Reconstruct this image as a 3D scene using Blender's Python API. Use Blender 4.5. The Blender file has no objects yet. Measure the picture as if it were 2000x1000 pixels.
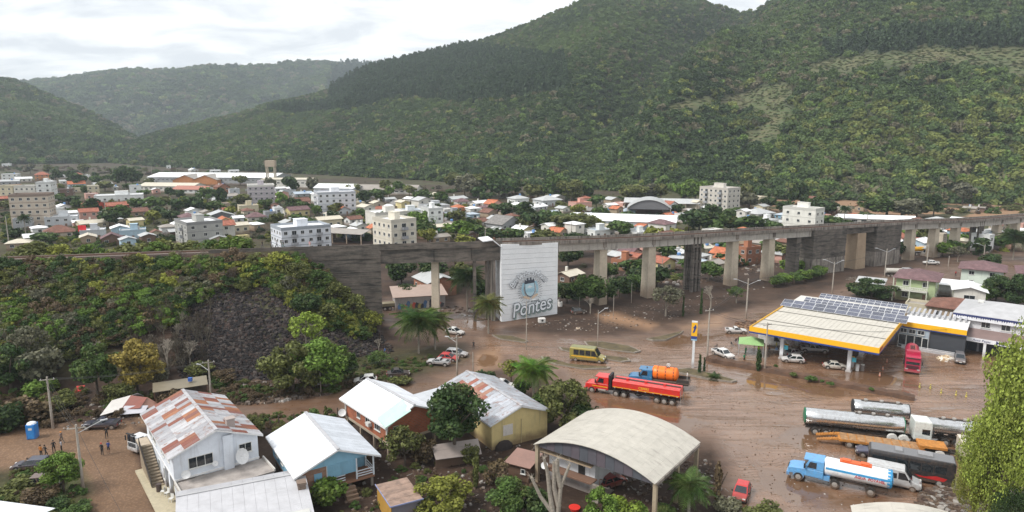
import bpy, math, random
import numpy as np
from mathutils import Vector, Matrix
random.seed(7); np.random.seed(7)
S = bpy.context.scene
COL = S.collection
# ---------------------------------------------------------------- camera
CAMH = 41.5; PITCH = math.atan(235/1333.3); FPX = 1333.3
cam = bpy.data.cameras.new('camera'); cam.lens = 24.0; cam.sensor_width = 36.0
cam.clip_start = 0.5; cam.clip_end = 12000
camo = bpy.data.objects.new('camera', cam); COL.objects.link(camo)
camo.location = (0, 0, CAMH); camo.rotation_euler = (math.pi/2 - PITCH, 0, 0)
S.camera = camo
# ---------------------------------------------------------------- world, sun, exposure
S.view_settings.view_transform = 'Standard'; S.view_settings.look = 'None'
S.view_settings.exposure = 0.70; S.view_settings.gamma = 1.0; S.view_settings.use_curve_mapping = False
SUN_EL, SUN_AZ = math.radians(50), math.radians(-112)      # azimuth from +Y towards +X
sun = bpy.data.lights.new('sun', 'SUN'); sun.energy = 2.4; sun.angle = math.radians(18); sun.color = (1.0, 0.96, 0.9)
suno = bpy.data.objects.new('sun', sun); COL.objects.link(suno)
sd = Vector((math.sin(SUN_AZ)*math.cos(SUN_EL), math.cos(SUN_AZ)*math.cos(SUN_EL), math.sin(SUN_EL)))
suno.rotation_euler = (-sd).to_track_quat('-Z', 'Y').to_euler()
W = bpy.data.worlds.new('World'); S.world = W; W.use_nodes = True
def world():
 nt = W.node_tree; nt.nodes.clear(); N = nt.nodes.new; L = nt.links.new
 out = N('ShaderNodeOutputWorld'); bg = N('ShaderNodeBackground'); bg.inputs[1].default_value = 1.0
 sky = N('ShaderNodeTexSky'); sky.sky_type = 'NISHITA'; sky.sun_disc = False
 sky.sun_elevation = SUN_EL; sky.sun_rotation = SUN_AZ
 sc = N('ShaderNodeVectorMath'); sc.operation = 'SCALE'; sc.inputs['Scale'].default_value = 0.1
 L(sky.outputs[0], sc.inputs[0])
 tc = N('ShaderNodeTexCoord'); sep = N('ShaderNodeSeparateXYZ'); L(tc.outputs['Generated'], sep.inputs[0])
 # cloud deck: direction projected on a plane overhead
 zz = N('ShaderNodeMath'); zz.operation = 'ADD'; zz.inputs[1].default_value = 0.16; L(sep.outputs[2], zz.inputs[0])
 zm = N('ShaderNodeMath'); zm.operation = 'MAXIMUM'; zm.inputs[1].default_value = 0.05; L(zz.outputs[0], zm.inputs[0])
 dv = N('ShaderNodeVectorMath'); dv.operation = 'DIVIDE'; cb = N('ShaderNodeCombineXYZ')
 for i in range(3): L(zm.outputs[0], cb.inputs[i])
 L(tc.outputs['Generated'], dv.inputs[0]); L(cb.outputs[0], dv.inputs[1])
 n1 = N('ShaderNodeTexNoise'); n1.inputs['Scale'].default_value = 2.3; n1.inputs['Detail'].default_value = 9; n1.inputs['Roughness'].default_value = 0.58; n1.inputs['Distortion'].default_value = 0.35
 mp = N('ShaderNodeMapping'); mp.inputs['Scale'].default_value = (1.0, 1.25, 0.0); mp.inputs['Location'].default_value = (3.1, 1.7, 0)
 L(dv.outputs[0], mp.inputs[0]); L(mp.outputs[0], n1.inputs['Vector'])
 cr = N('ShaderNodeValToRGB'); e = cr.color_ramp.elements
 e[0].position = 0.38; e[0].color = (0.58, 0.60, 0.625, 1); e[1].position = 0.58; e[1].color = (0.86, 0.865, 0.86, 1)
 m = cr.color_ramp.elements.new(0.47); m.color = (0.69, 0.705, 0.715, 1)
 L(n1.outputs[0], cr.inputs[0])
 mx = N('ShaderNodeMixRGB'); mx.inputs[0].default_value = 0.93
 L(sc.outputs[0], mx.inputs[1]); L(cr.outputs[0], mx.inputs[2])
 L(mx.outputs[0], bg.inputs[0]); L(bg.outputs[0], out.inputs[0])
world()
# ---------------------------------------------------------------- geometry of the view: pixel -> place on a level plane
CP, SP = math.cos(PITCH), math.sin(PITCH)
def ray(px, py):
 a = (px-1000)/FPX; b = (500-py)/FPX
 return Vector((a, CP+b*SP, -SP+b*CP))
def G(px, py, h=0.0):
 d = ray(px, py); t = (h-CAMH)/d.z
 return Vector((d.x*t, d.y*t, h))
def proj(x, y, z):
 """numpy or scalar world -> photo pixel"""
 dz = z-CAMH; fz = y*CP-dz*SP; up = y*SP+dz*CP
 return 1000+FPX*x/fz, 500-FPX*up/fz
# ---------------------------------------------------------------- naming helpers
def tag(o, label=None, cat=None, group=None, kind=None):
 if label: o['label'] = label
 if cat: o['category'] = cat
 if group: o['group'] = group
 if kind: o['kind'] = kind
 return o
def thing(name, label, cat, loc=(0, 0, 0), rz=0.0, group=None):
 o = bpy.data.objects.new(name, None); COL.objects.link(o)
 o.empty_display_size = 0.3
 o.location = loc; o.rotation_euler = (0, 0, rz)
 return tag(o, label, cat, group)
def copy_tree(o, parent=None, skip=()):
 c = o.copy(); COL.objects.link(c)
 if parent is not None: c.parent = parent
 for ch in o.children:
  if ch.name.split('.')[0] in skip: continue
  copy_tree(ch, c, skip)
 return c
# ---------------------------------------------------------------- mesh builder
class MB:
 def __init__(s): s.v = []; s.f = []; s.m = []; s.M = None; s.k = 0
 def add(s, vs, fs, k=None):
  b = len(s.v)
  if s.M is not None: vs = [tuple(s.M @ Vector(q)) for q in vs]
  s.v.extend(vs); s.f.extend([tuple(i+b for i in f) for f in fs]); s.m.extend([s.k if k is None else k]*len(fs)); return s
 def box(s, x, y, z, sx, sy, sz, rz=0.0, k=None):
  """x,y centre, z bottom"""
  c, n = math.cos(rz), math.sin(rz); vs = []
  for dz in (0, sz):
   for a, b in ((-1, -1), (1, -1), (1, 1), (-1, 1)):
    u, w = a*sx/2, b*sy/2; vs.append((x+u*c-w*n, y+u*n+w*c, z+dz))
  return s.add(vs, [(0, 3, 2, 1), (4, 5, 6, 7), (0, 1, 5, 4), (1, 2, 6, 5), (2, 3, 7, 6), (3, 0, 4, 7)], k)
 def hexa(s, bot, top, k=None):
  return s.add(list(bot)+list(top), [(0, 3, 2, 1), (4, 5, 6, 7), (0, 1, 5, 4), (1, 2, 6, 5), (2, 3, 7, 6), (3, 0, 4, 7)], k)
 def prism(s, poly, z0, z1, k=None):
  n = len(poly); vs = [(p[0], p[1], z0) for p in poly]+[(p[0], p[1], z1) for p in poly]
  return s.add(vs, [tuple(range(n-1, -1, -1)), tuple(range(n, 2*n))]+[(i, (i+1) % n, (i+1) % n+n, i+n) for i in range(n)], k)
 def xprism(s, poly, y0, y1, k=None):
  """poly in (x,z) extruded along y"""
  n = len(poly); vs = [(p[0], y0, p[1]) for p in poly]+[(p[0], y1, p[1]) for p in poly]
  return s.add(vs, [tuple(range(n)), tuple(range(2*n-1, n-1, -1))]+[((i+1) % n, i, i+n, (i+1) % n+n) for i in range(n)], k)
 def yprism(s, poly, x0, x1, k=None):
  """poly in (y,z) extruded along x"""
  n = len(poly); vs = [(x0, p[0], p[1]) for p in poly]+[(x1, p[0], p[1]) for p in poly]
  return s.add(vs, [tuple(range(n-1, -1, -1)), tuple(range(n, 2*n))]+[(i, (i+1) % n, (i+1) % n+n, i+n) for i in range(n)], k)
 def tube(s, p0, p1, r0, r1=None, n=8, k=None, caps=True):
  r1 = r0 if r1 is None else r1
  p0, p1 = Vector(p0), Vector(p1); d = (p1-p0)
  if d.length < 1e-6: return s
  d.normalize(); a = d.orthogonal().normalized(); b = d.cross(a); vs = []
  for p, r in ((p0, r0), (p1, r1)):
   for i in range(n):
    t = 2*math.pi*i/n; vs.append(tuple(p+a*math.cos(t)*r+b*math.sin(t)*r))
  fs = [(i, (i+1) % n, (i+1) % n+n, i+n) for i in range(n)]
  if caps: fs += [tuple(range(n-1, -1, -1)), tuple(range(n, 2*n))]
  return s.add(vs, fs, k)
 def path(s, pts, r, n=6, k=None):
  for a, b in zip(pts[:-1], pts[1:]): s.tube(a, b, r, r, n, k)
  return s
 def rings(s, rings, k=None, caps=True):
  """rings: list of equal-length point loops"""
  n = len(rings[0]); vs = [tuple(p) for r in rings for p in r]; fs = []
  for j in range(len(rings)-1):
   for i in range(n): fs.append((j*n+i, j*n+(i+1) % n, (j+1)*n+(i+1) % n, (j+1)*n+i))
  if caps: fs += [tuple(range(n-1, -1, -1)), tuple(range((len(rings)-1)*n, len(rings)*n))]
  return s.add(vs, fs, k)
 def quad(s, a, b, c, d, k=None): return s.add([tuple(a), tuple(b), tuple(c), tuple(d)], [(0, 1, 2, 3)], k)
 def ell(s, x, y, z, rx, ry, rz, nu=10, nv=6, k=None):
  rr = []
  for j in range(nv+1):
   t = math.pi*j/nv; q = max(math.sin(t), 0.02)
   rr.append([(x+rx*q*math.cos(2*math.pi*i/nu), y+ry*q*math.sin(2*math.pi*i/nu), z-rz*math.cos(t)) for i in range(nu)])
  return s.rings(rr, k)
 def mesh(s, name, mats, smooth=False):
  me = bpy.data.meshes.new(name); me.from_pydata(s.v, [], s.f)
  for m in (mats if isinstance(mats, (list, tuple)) else [mats]): me.materials.append(m)
  if any(s.m): me.polygons.foreach_set('material_index', s.m)
  if smooth: me.polygons.foreach_set('use_smooth', [True]*len(s.f))
  me.update(); return me
 def build(s, name, mats, parent=None, smooth=False, color=None, loc=None, bevel=None):
  o = bpy.data.objects.new(name, s.mesh(name, mats, smooth)); COL.objects.link(o)
  if parent is not None: o.parent = parent
  if color: o.color = (*color[:3], 1)
  if loc is not None: o.location = loc
  if bevel:
   b = o.modifiers.new('bevel', 'BEVEL'); b.width = bevel; b.segments = 2; b.limit_method = 'ANGLE'; b.angle_limit = math.radians(40)
  return o
def inst(name, me, parent=None, loc=(0, 0, 0), rz=0.0, scale=None, color=None):
 o = bpy.data.objects.new(name, me); COL.objects.link(o)
 if parent is not None: o.parent = parent
 o.location = loc; o.rotation_euler = (0, 0, rz)
 if scale is not None: o.scale = scale if hasattr(scale, '__len__') else (scale,)*3
 if color: o.color = (*color[:3], 1)
 return o
def mesh_np(name, v, f, mat, smooth=True):
 me = bpy.data.meshes.new(name); nf = len(f); k = f.shape[1]
 me.vertices.add(len(v)); me.vertices.foreach_set('co', np.asarray(v, np.float32).ravel())
 me.loops.add(nf*k); me.loops.foreach_set('vertex_index', np.asarray(f, np.int32).ravel())
 me.polygons.add(nf); me.polygons.foreach_set('loop_start', np.arange(0, nf*k, k, dtype=np.int32))
 try: me.polygons.foreach_set('loop_total', np.full(nf, k, np.int32))
 except Exception: pass
 me.update(calc_edges=True); me.materials.append(mat)
 if smooth: me.polygons.foreach_set('use_smooth', np.ones(nf, bool))
 return me
def set_attr(me, name, arr, typ='FLOAT_COLOR', dom='POINT'):
 a = me.attributes.new(name, typ, dom)
 key = {'FLOAT_COLOR': 'color', 'FLOAT': 'value', 'FLOAT_VECTOR': 'vector', 'INT': 'value'}[typ]
 a.data.foreach_set(key, np.asarray(arr).ravel())
# ---------------------------------------------------------------- numpy noise
_R = np.random.RandomState(3).rand(256, 256)
def vnoise(x, y):
 xi = np.floor(x).astype(int); yi = np.floor(y).astype(int); fx = x-xi; fy = y-yi
 fx = fx*fx*(3-2*fx); fy = fy*fy*(3-2*fy)
 g = lambda i, j: _R[(xi+i) & 255, (yi+j) & 255]
 return (g(0, 0)*(1-fx)+g(1, 0)*fx)*(1-fy)+(g(0, 1)*(1-fx)+g(1, 1)*fx)*fy
def fbm(x, y, o=4):
 r = 0; a = 0.5; t = 0
 for i in range(o): r = r+a*vnoise(x*2**i+17*i, y*2**i+31*i); t += a; a *= 0.5
 return r/t
def inpoly(px, py, poly):
 r = np.zeros(np.shape(px), bool); n = len(poly); j = n-1
 for i in range(n):
  xi, yi = poly[i]; xj, yj = poly[j]
  c = ((yi > py) != (yj > py)) & (px < (xj-xi)*(py-yi)/((yj-yi) or 1e-9)+xi); r ^= c; j = i
 return r
def polydist(px, py, poly):
 d = np.full(np.shape(px), 1e9); n = len(poly)
 for i in range(n):
  ax, ay = poly[i]; bx, by = poly[(i+1) % n]; vx, vy = bx-ax, by-ay
  t = np.clip(((px-ax)*vx+(py-ay)*vy)/(vx*vx+vy*vy+1e-9), 0, 1)
  d = np.minimum(d, np.hypot(px-ax-t*vx, (py-ay-t*vy)))
 return d
def mask(px, py, poly, f=6):
 """1 inside, soft edge of f photo pixels"""
 d = polydist(px, py, poly); d = np.where(inpoly(px, py, poly), d, -d)
 return np.clip(d/f*0.5+0.5, 0, 1)
# ---------------------------------------------------------------- materials
_M = {}
class NT:
 """small helper to write node materials"""
 def __init__(s, name):
  s.m = bpy.data.materials.new(name); s.m.use_nodes = True; s.t = s.m.node_tree; s.t.nodes.clear()
  s.out = s.t.nodes.new('ShaderNodeOutputMaterial'); s.b = s.t.nodes.new('ShaderNodeBsdfPrincipled')
  s.t.links.new(s.b.outputs[0], s.out.inputs[0]); _M[name] = s.m
 def n(s, typ, **k):
  q = s.t.nodes.new(typ)
  for a, b in k.items(): setattr(q, a, b)
  return q
 def l(s, a, b): s.t.links.new(a, b)
 def val(s, x, inp):
  if isinstance(x, (int, float)): inp.default_value = x
  elif isinstance(x, (tuple, list)): inp.default_value = (*x[:3], 1) if len(inp.default_value) == 4 else x
  else: s.l(x, inp)
 def noise(s, scale, detail=4, rough=0.55, vec=None, dist=0.0, sc=None):
  q = s.n('ShaderNodeTexNoise'); q.inputs['Scale'].default_value = scale; q.inputs['Detail'].default_value = detail
  q.inputs['Roughness'].default_value = rough; q.inputs['Distortion'].default_value = dist
  v = vec or s.pos()
  if sc is not None:
   mp = s.n('ShaderNodeMapping'); mp.inputs['Scale'].default_value = sc[:3]
   if len(sc) > 3: mp.inputs['Rotation'].default_value = (0, 0, sc[3])
   s.l(v, mp.inputs[0]); v = mp.outputs[0]
  s.l(v, q.inputs['Vector']); return q.outputs[0]
 def pos(s): return s.n('ShaderNodeNewGeometry').outputs['Position']
 def obj(s): return s.n('ShaderNodeTexCoord').outputs['Object']
 def ramp(s, x, a, b, lo=0.0, hi=1.0):
  q = s.n('ShaderNodeMapRange'); q.clamp = True; s.l(x, q.inputs[0])
  for i, v in zip((1, 2, 3, 4), (a, b, lo, hi)): q.inputs[i].default_value = v
  return q.outputs[0]
 def mix(s, f, a, b, mode='MIX'):
  q = s.n('ShaderNodeMixRGB', blend_type=mode); s.val(f, q.inputs[0]); s.val(a, q.inputs[1]); s.val(b, q.inputs[2]); return q.outputs[0]
 def math(s, op, a, b=0.0, c=None):
  q = s.n('ShaderNodeMath', operation=op); s.val(a, q.inputs[0]); s.val(b, q.inputs[1])
  if c is not None: s.val(c, q.inputs[2])
  return q.outputs[0]
 def bump(s, h, st=0.3, dist=0.05):
  q = s.n('ShaderNodeBump'); q.inputs['Strength'].default_value = st; q.inputs['Distance'].default_value = dist
  s.l(h, q.inputs['Height']); s.l(q.outputs[0], s.b.inputs['Normal'])
 def ocol(s): return s.n('ShaderNodeObjectInfo').outputs['Color']
 def orand(s): return s.n('ShaderNodeObjectInfo').outputs['Random']
 def set(s, color=None, rough=None, metal=None, spec=None):
  if color is not None: s.val(color, s.b.inputs['Base Color'])
  if rough is not None: s.val(rough, s.b.inputs['Roughness'])
  if metal is not None: s.val(metal, s.b.inputs['Metallic'])
  if spec is not None: s.val(spec, s.b.inputs['Specular IOR Level'])
  return s.m
 def mudline(s, col, top=1.6, strength=0.8, mud=(0.16, 0.10, 0.065)):
  """dried flood mud clinging below a wavy line above the ground"""
  sp = s.n('ShaderNodeSeparateXYZ'); s.l(s.pos(), sp.inputs[0])
  nz = s.noise(0.6, 5, 0.6); z = s.math('ADD', sp.outputs[2], s.math('MULTIPLY', s.math('SUBTRACT', nz, 0.5), 2.2))
  f = s.ramp(z, top, top*0.35, 0.0, strength)
  return s.mix(f, col, mud)
def plain(name, color, rough=0.6, metal=0.0, var=0.12, scale=3.0, mud=0.0, mudtop=0.8, bump=0.0, spec=0.5):
 if name in _M: return _M[name]
 q = NT(name); base = q.ocol() if color is None else (*color, 1)
 nz = q.noise(scale, 5, 0.6, vec=q.obj()); f = q.ramp(nz, 0.3, 0.7, 1-var, 1+var)
 c = q.mix(1.0, base, f, 'MULTIPLY')
 if mud: c = q.mudline(c, mudtop, mud)
 q.set(c, q.ramp(nz, 0.3, 0.7, rough*0.85, min(1, rough*1.15)), metal, spec)
 if bump: q.bump(nz, bump, 0.03)
 return q.m
# ================================================================ ground
AXP = [(-500, 690), (0, 668), (350, 648), (746, 627), (970, 622), (1120, 600.5), (1265, 579.8), (1425, 557), (1555, 538.4), (1665, 522.7), (1770, 507.6), (1904, 488.5), (2100, 460.4), (2350, 424.7)]
DK = [17.4, 17.4, 17.4, 17.5, 17.9, 16.9, 16.0, 15.3, 14.5, 13.9, 13.2, 11.6, 10.8, 10.6]
_ax = [G(*p) for p in AXP]
def catmull(P, n=14):
 out = []
 for i in range(len(P)-1):
  p0, p1, p2, p3 = P[max(i-1, 0)], P[i], P[i+1], P[min(i+2, len(P)-1)]
  for k in range(n):
   t = k/n; out.append(0.5*((2*p1)+(p2-p0)*t+(2*p0-5*p1+4*p2-p3)*t*t+(3*p1-p0-3*p2+p3)*t**3))
 out.append(P[-1].copy()); return out
AX = catmull([Vector((p.x, p.y, d)) for p, d in zip(_ax, DK)])          # axis of the line, z = deck height
AXN = np.array([[p.x, p.y, p.z] for p in AX]); _seg = np.hypot(*np.diff(AXN[:, :2], axis=0).T); AXS = np.concatenate([[0], np.cumsum(_seg)])
def axs_at_px(px):
 x, _ = proj(AXN[:, 0], AXN[:, 1], 0*AXN[:, 0]); return float(np.interp(px, x, AXS))
def ax_at(s):
 p = Vector([float(np.interp(s, AXS, AXN[:, i])) for i in range(3)])
 q = [float(np.interp(s+1, AXS, AXN[:, i])-np.interp(s-1, AXS, AXN[:, i])) for i in range(2)]
 t = Vector((q[0], q[1], 0)).normalized(); return p, t, Vector((t.y, -t.x, 0))     # place, direction, towards the camera
S_WALL0, S_WALL1 = axs_at_px(585), axs_at_px(747)
def near_axis(x, y):
 """signed distance to the railway axis (+ towards the camera), arclength"""
 bd = np.full(np.shape(x), 1e9); bs = np.zeros(np.shape(x)); sg = np.ones(np.shape(x))
 P = AXN[::3]; Ss = AXS[::3]
 for i in range(len(P)-1):
  ax, ay = P[i][:2]; vx, vy = P[i+1][0]-ax, P[i+1][1]-ay; L2 = vx*vx+vy*vy
  t = np.clip(((x-ax)*vx+(y-ay)*vy)/L2, 0, 1); dx, dy = x-ax-t*vx, y-ay-t*vy; d = np.hypot(dx, dy)
  m = d < bd; bd = np.where(m, d, bd); bs = np.where(m, Ss[i]+t*(Ss[i+1]-Ss[i]), bs)
  sg = np.where(m, np.sign(vy*dx-vx*dy), sg)
 return bd*sg, bs
def ground_z(x, y):
 x = np.asarray(x, float); y = np.asarray(y, float)
 d, s = near_axis(x, y); z = (fbm(x*0.06, y*0.06)-0.5)*0.5*np.clip((y-40)/40, 0, 1)
 k = np.clip((S_WALL1-s)/(S_WALL1-S_WALL0), 0, 1)**0.8      # the fill dies away along the retaining wall
 top = 17.2
 front = np.clip(1-(d-3.2)/(31.0+5*(fbm(x*0.03, y*0.03)-0.5)), 0, 1); back = np.clip(1-(-d-3.6)/26.0, 0, 1)
 kf = np.where(d > 2.2, k, np.where(s < S_WALL0+2, 1.0, 0.0)); kb = np.where(s < S_WALL0, 1.0, np.clip(1-(s-S_WALL0)/(S_WALL1-S_WALL0-4), 0, 1))
 e = np.where(d > 0, np.where(d < 3.2, 1, front)*kf, np.where(d > -3.6, 1, back)*kb)
 rough = (fbm(x*0.12+9, y*0.12)-0.5)*3.2*np.clip(e*(1-e)*4, 0, 1)
 return z*np.clip(1-e*3, 0, 1)+top*e+rough
# pixel outlines of what lies on the ground (places on the level ground)
ROAD = [(2300, 900), (1960, 815), (1780, 790), (1560, 742), (1390, 712), (1330, 705), (1395, 650), (1480, 610), (1650, 562), (1760, 540), (1900, 522), (2100, 500), (2100, 512), (1900, 536), (1760, 556), (1560, 618), (1470, 660), (1430, 690),
  (1620, 700), (1900, 690), (2100, 700), (2300, 900), (2300, 1300), (1500, 1300), (1420, 940), (1400, 850), (1180, 800), (1100, 730), (1000, 700), (940, 705), (890, 760), (700, 800), (520, 826), (430, 845), (400, 800), (480, 790), (640, 765), (760, 755), (850, 718), (920, 690), (905, 660), (850, 640), (760, 612), (760, 596), (860, 606), (960, 640), (1080, 655), (1200, 668), (1300, 640), (1400, 608), (1480, 600), (1560, 600), (1400, 680)]
WETS = [[(905, 640), (1000, 632), (1100, 655), (1240, 660), (1400, 620), (1660, 560), (1700, 545), (1740, 560), (1560, 620), (1500, 640), (2300, 700), (2300, 1300), (1460, 1300), (1440, 960), (1400, 860), (1180, 800), (1090, 735), (960, 705), (915, 690)],
  [(900, 655), (960, 700), (900, 760), (790, 770), (860, 735), (930, 700)], [(760, 598), (900, 612), (960, 650), (900, 660), (770, 625)],
  [(1700, 548), (1900, 520), (2100, 498), (2100, 512), (1900, 532), (1740, 560)]]
DIRT = [[(420, 790), (640, 755), (780, 748), (870, 735), (905, 700), (940, 705), (900, 765), (760, 790), (520, 826), (430, 845)]]
COBBLE = [[(-300, 860), (250, 822), (275, 842), (260, 870), (275, 930), (340, 1100), (200, 1200), (175, 1000), (165, 960), (150, 915), (-300, 935)], [(250, 800), (420, 790), (420, 800), (270, 835)]]
PUDDLES = [[(1400, 716), (1470, 722), (1540, 738), (1640, 752), (1700, 770), (1600, 775), (1480, 765), (1400, 742)], [(1140, 775), (1330, 800), (1400, 830), (1330, 850), (1200, 800)], [(1470, 905), (1560, 925), (1650, 975), (1560, 990), (1480, 950)],
  [(940, 690), (975, 695), (980, 720), (945, 725), (925, 712)], [(1290, 655), (1420, 640), (1400, 665), (1330, 682), (1270, 675)], [(1080, 652), (1200, 672), (1290, 695), (1180, 690), (1085, 664)], [(1560, 830), (1620, 850), (1580, 880), (1500, 860)],
  [(900, 615), (975, 630), (960, 650), (900, 640)], [(1640, 715), (1760, 730), (1850, 770), (1760, 765), (1640, 740)], [(1180, 690), (1320, 705), (1320, 715), (1240, 712)], [(1620, 690), (1720, 700), (1740, 720), (1620, 712)]]
SAND = [[(930, 690), (975, 680), (985, 715), (930, 725)], [(1170, 615), (1200, 612), (1282, 634), (1270, 642), (1180, 626)], [(1330, 640), (1420, 615), (1400, 640)]]
COAL = [[(430, 560), (560, 530), (640, 640), (580, 730), (460, 720)], [(390, 560), (470, 560), (520, 640), (560, 720), (470, 760), (350, 740), (350, 650)], [(500, 540), (600, 530), (680, 590), (760, 670), (770, 690), (700, 700), (600, 640), (540, 600)]]
DARK = [[(990, 640), (1100, 618), (1100, 560), (1300, 540), (1560, 520), (1760, 500), (1860, 500), (1700, 545), (1480, 600), (1290, 640), (1180, 655), (1060, 655)], [(0, 700), (400, 700), (420, 790), (250, 830), (0, 850)],
  [(330, 800), (700, 800), (1050, 860), (1100, 1000), (1480, 1300), (300, 1300), (350, 1000)], [(420, 745), (700, 735), (850, 715), (760, 752), (620, 765), (430, 790)], [(750, 480), (1100, 480), (1100, 560), (960, 600), (760, 590)]]
GRASS = [[(620, 735), (700, 700), (830, 690), (900, 680), (905, 700), (850, 712), (760, 745), (640, 760)], [(0, 930), (150, 915), (165, 960), (175, 1300), (-200, 1300)], [(0, 480), (420, 470), (600, 478), (400, 486), (0, 495)]]
def ground():
 q = NT('mud_ground')
 a = q.n('ShaderNodeAttribute', attribute_name='ma'); b = q.n('ShaderNodeAttribute', attribute_name='mb')
 sa = q.n('ShaderNodeSeparateColor'); q.l(a.outputs['Color'], sa.inputs[0]); sb = q.n('ShaderNodeSeparateColor'); q.l(b.outputs['Color'], sb.inputs[0])
 wet, coal, grass = sa.outputs; sand, cobble, pud = sb.outputs
 n1 = q.noise(0.12, 6, 0.62, dist=0.6); n2 = q.noise(1.3, 6, 0.65); n3 = q.noise(0.035, 4, 0.5)
 st = q.noise(0.55, 5, 0.6, sc=(0.10, 1.3, 1, math.radians(14)), dist=1.2)       # ruts drawn out along the highway
 st2 = q.noise(0.8, 4, 0.6, sc=(1.3, 0.09, 1, math.radians(-32)), dist=1.0)
 soil = q.mix(q.ramp(n1, 0.35, 0.65), (0.024, 0.0145, 0.010), (0.062, 0.037, 0.025))
 soil = q.mix(q.ramp(n2, 0.55, 0.75, 0, 0.5), soil, (0.12, 0.09, 0.065))
 mud = q.mix(q.ramp(n1, 0.3, 0.7), (0.150, 0.076, 0.043), (0.285, 0.168, 0.106))
 mud = q.mix(q.ramp(st, 0.42, 0.62, 0.0, 0.55), mud, (0.085, 0.046, 0.026))
 mud = q.mix(q.ramp(st2, 0.50, 0.66, 0.0, 0.30), mud, (0.24, 0.17, 0.125))
 wr = q.n('ShaderNodeTexWave', wave_type='RINGS', rings_direction='Z'); wr.inputs['Scale'].default_value = .42; wr.inputs['Distortion'].default_value = 22; wr.inputs['Detail'].default_value = 3; wr.inputs['Detail Scale'].default_value = .35; mp_ = q.n('ShaderNodeMapping'); _g = G(1430, 850); mp_.inputs['Location'].default_value = (-_g.x, -_g.y, 0); q.l(q.pos(), mp_.inputs[0]); q.l(mp_.outputs[0], wr.inputs[0]); rut = q.math('MULTIPLY', q.ramp(wr.outputs['Fac'], .72, .95), q.ramp(q.noise(.09, 4), .50, .62))
 mud = q.mix(q.math('MULTIPLY', rut, .4), mud, (0.075, 0.042, 0.026))
 mud = q.mix(q.ramp(n3, 0.45, 0.6, 0, 0.45), mud, (0.19, 0.115, 0.07))
 c = q.mix(wet, soil, mud)
 vo = q.n('ShaderNodeTexVoronoi'); vo.inputs['Scale'].default_value = 3.2; q.l(q.pos(), vo.inputs['Vector'])
 cob = q.mix(q.ramp(n1, 0.35, 0.65), (0.15, 0.088, 0.050), (0.25, 0.155, 0.095))
 cob = q.mix(q.ramp(vo.outputs['Distance'], 0.25, 0.5, 0, 0.45), cob, (0.07, 0.042, 0.026))
 c = q.mix(cobble, c, cob)
 v2 = q.n('ShaderNodeTexVoronoi'); v2.inputs['Scale'].default_value = 1.4; q.l(q.pos(), v2.inputs['Vector'])
 cc = q.mix(q.ramp(n2, 0.4, 0.7), (0.012, 0.010, 0.011), (0.042, 0.031, 0.029))
 cc = q.mix(q.ramp(v2.outputs['Distance'], 0.1, 0.5, 0.0, 0.3), cc, (0.06, 0.042, 0.036))
 c = q.mix(coal, c, cc)
 gr = q.mix(q.ramp(n2, 0.35, 0.65), (0.035, 0.045, 0.012), (0.075, 0.075, 0.028))
 gf = q.math('MULTIPLY', grass, q.ramp(n1, 0.3, 0.5, 0.35, 1.0)); c = q.mix(gf, c, gr)
 c = q.mix(sand, c, q.mix(n2, (0.22, 0.125, 0.07), (0.33, 0.20, 0.12)))
 pf = q.ramp(q.math('ADD', q.math('MULTIPLY', pud, 0.9), q.math('MULTIPLY', q.math('SUBTRACT', n1, 0.5), 1.1)), 0.42, 0.58)
 sp = q.ramp(q.noise(0.30, 5, 0.6, sc=(0.22, 1.0, 1, math.radians(12)), dist=1.0), 0.50, 0.62)
 pf = q.math('MAXIMUM', pf, q.math('MULTIPLY', q.math('MULTIPLY', sp, wet), 0.9))
 c = q.mix(q.math('MULTIPLY', pf, 0.75), c, (0.125, 0.070, 0.038))
 r = q.mix(wet, (0.85,)*3, q.mix(q.ramp(n2, 0.3, 0.7), (0.10,)*3, (0.34,)*3)); r = q.mix(pf, r, (0.06,)*3)
 r = q.mix(cobble, r, (0.7,)*3)
 q.set(c, r); q.val(q.mix(wet, (0.25,)*3, (1.0,)*3), q.b.inputs['Specular IOR Level'])
 h = q.math('ADD', q.math('MULTIPLY', n2, 0.6), q.math('MULTIPLY', st, 0.9)); h = q.math('SUBTRACT', h, q.math('MULTIPLY', q.math('MULTIPLY', rut, wet), .5)); h = q.math('ADD', h, q.math('MULTIPLY', q.math('MULTIPLY', coal, v2.outputs['Distance']), 2.0))
 h = q.math('SUBTRACT', h, q.math('MULTIPLY', q.math('MULTIPLY', cobble, vo.outputs['Distance']), 0.5))
 h = q.math('MULTIPLY', h, q.ramp(pf, 0, 1, 1.0, 0.02)); q.bump(h, 0.55, 0.13)
 pxs = np.concatenate([np.linspace(-1500, -60, 60), np.linspace(-55, 2055, 460), np.linspace(2060, 3500, 60)])
 pys = np.concatenate([np.linspace(1900, 1040, 50), np.linspace(1036, 470, 300), np.linspace(468, 330, 130), np.linspace(329, 292, 24)])
 PX, PY = np.meshgrid(pxs, pys); b_ = (500-PY)/FPX; dz = -SP+b_*CP; t = -CAMH/dz; X = (PX-1000)/FPX*t; Y = (CP+b_*SP)*t
 Z = ground_z(X, Y)
 pj = proj(X, Y, Z); wob = 9*(fbm(X*0.25, Y*0.25)-0.5)
 ux, uy = PX+wob*2, PY+wob      # plan masks follow the level-ground pixel
 sx, sy = pj[0]+wob*2, pj[1]+wob*2
 M = lambda L, f, x=ux, y=uy: np.max([mask(x, y, p, f) for p in L], axis=0)
 e = np.clip(Z/2-0.4, 0, 1)
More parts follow.
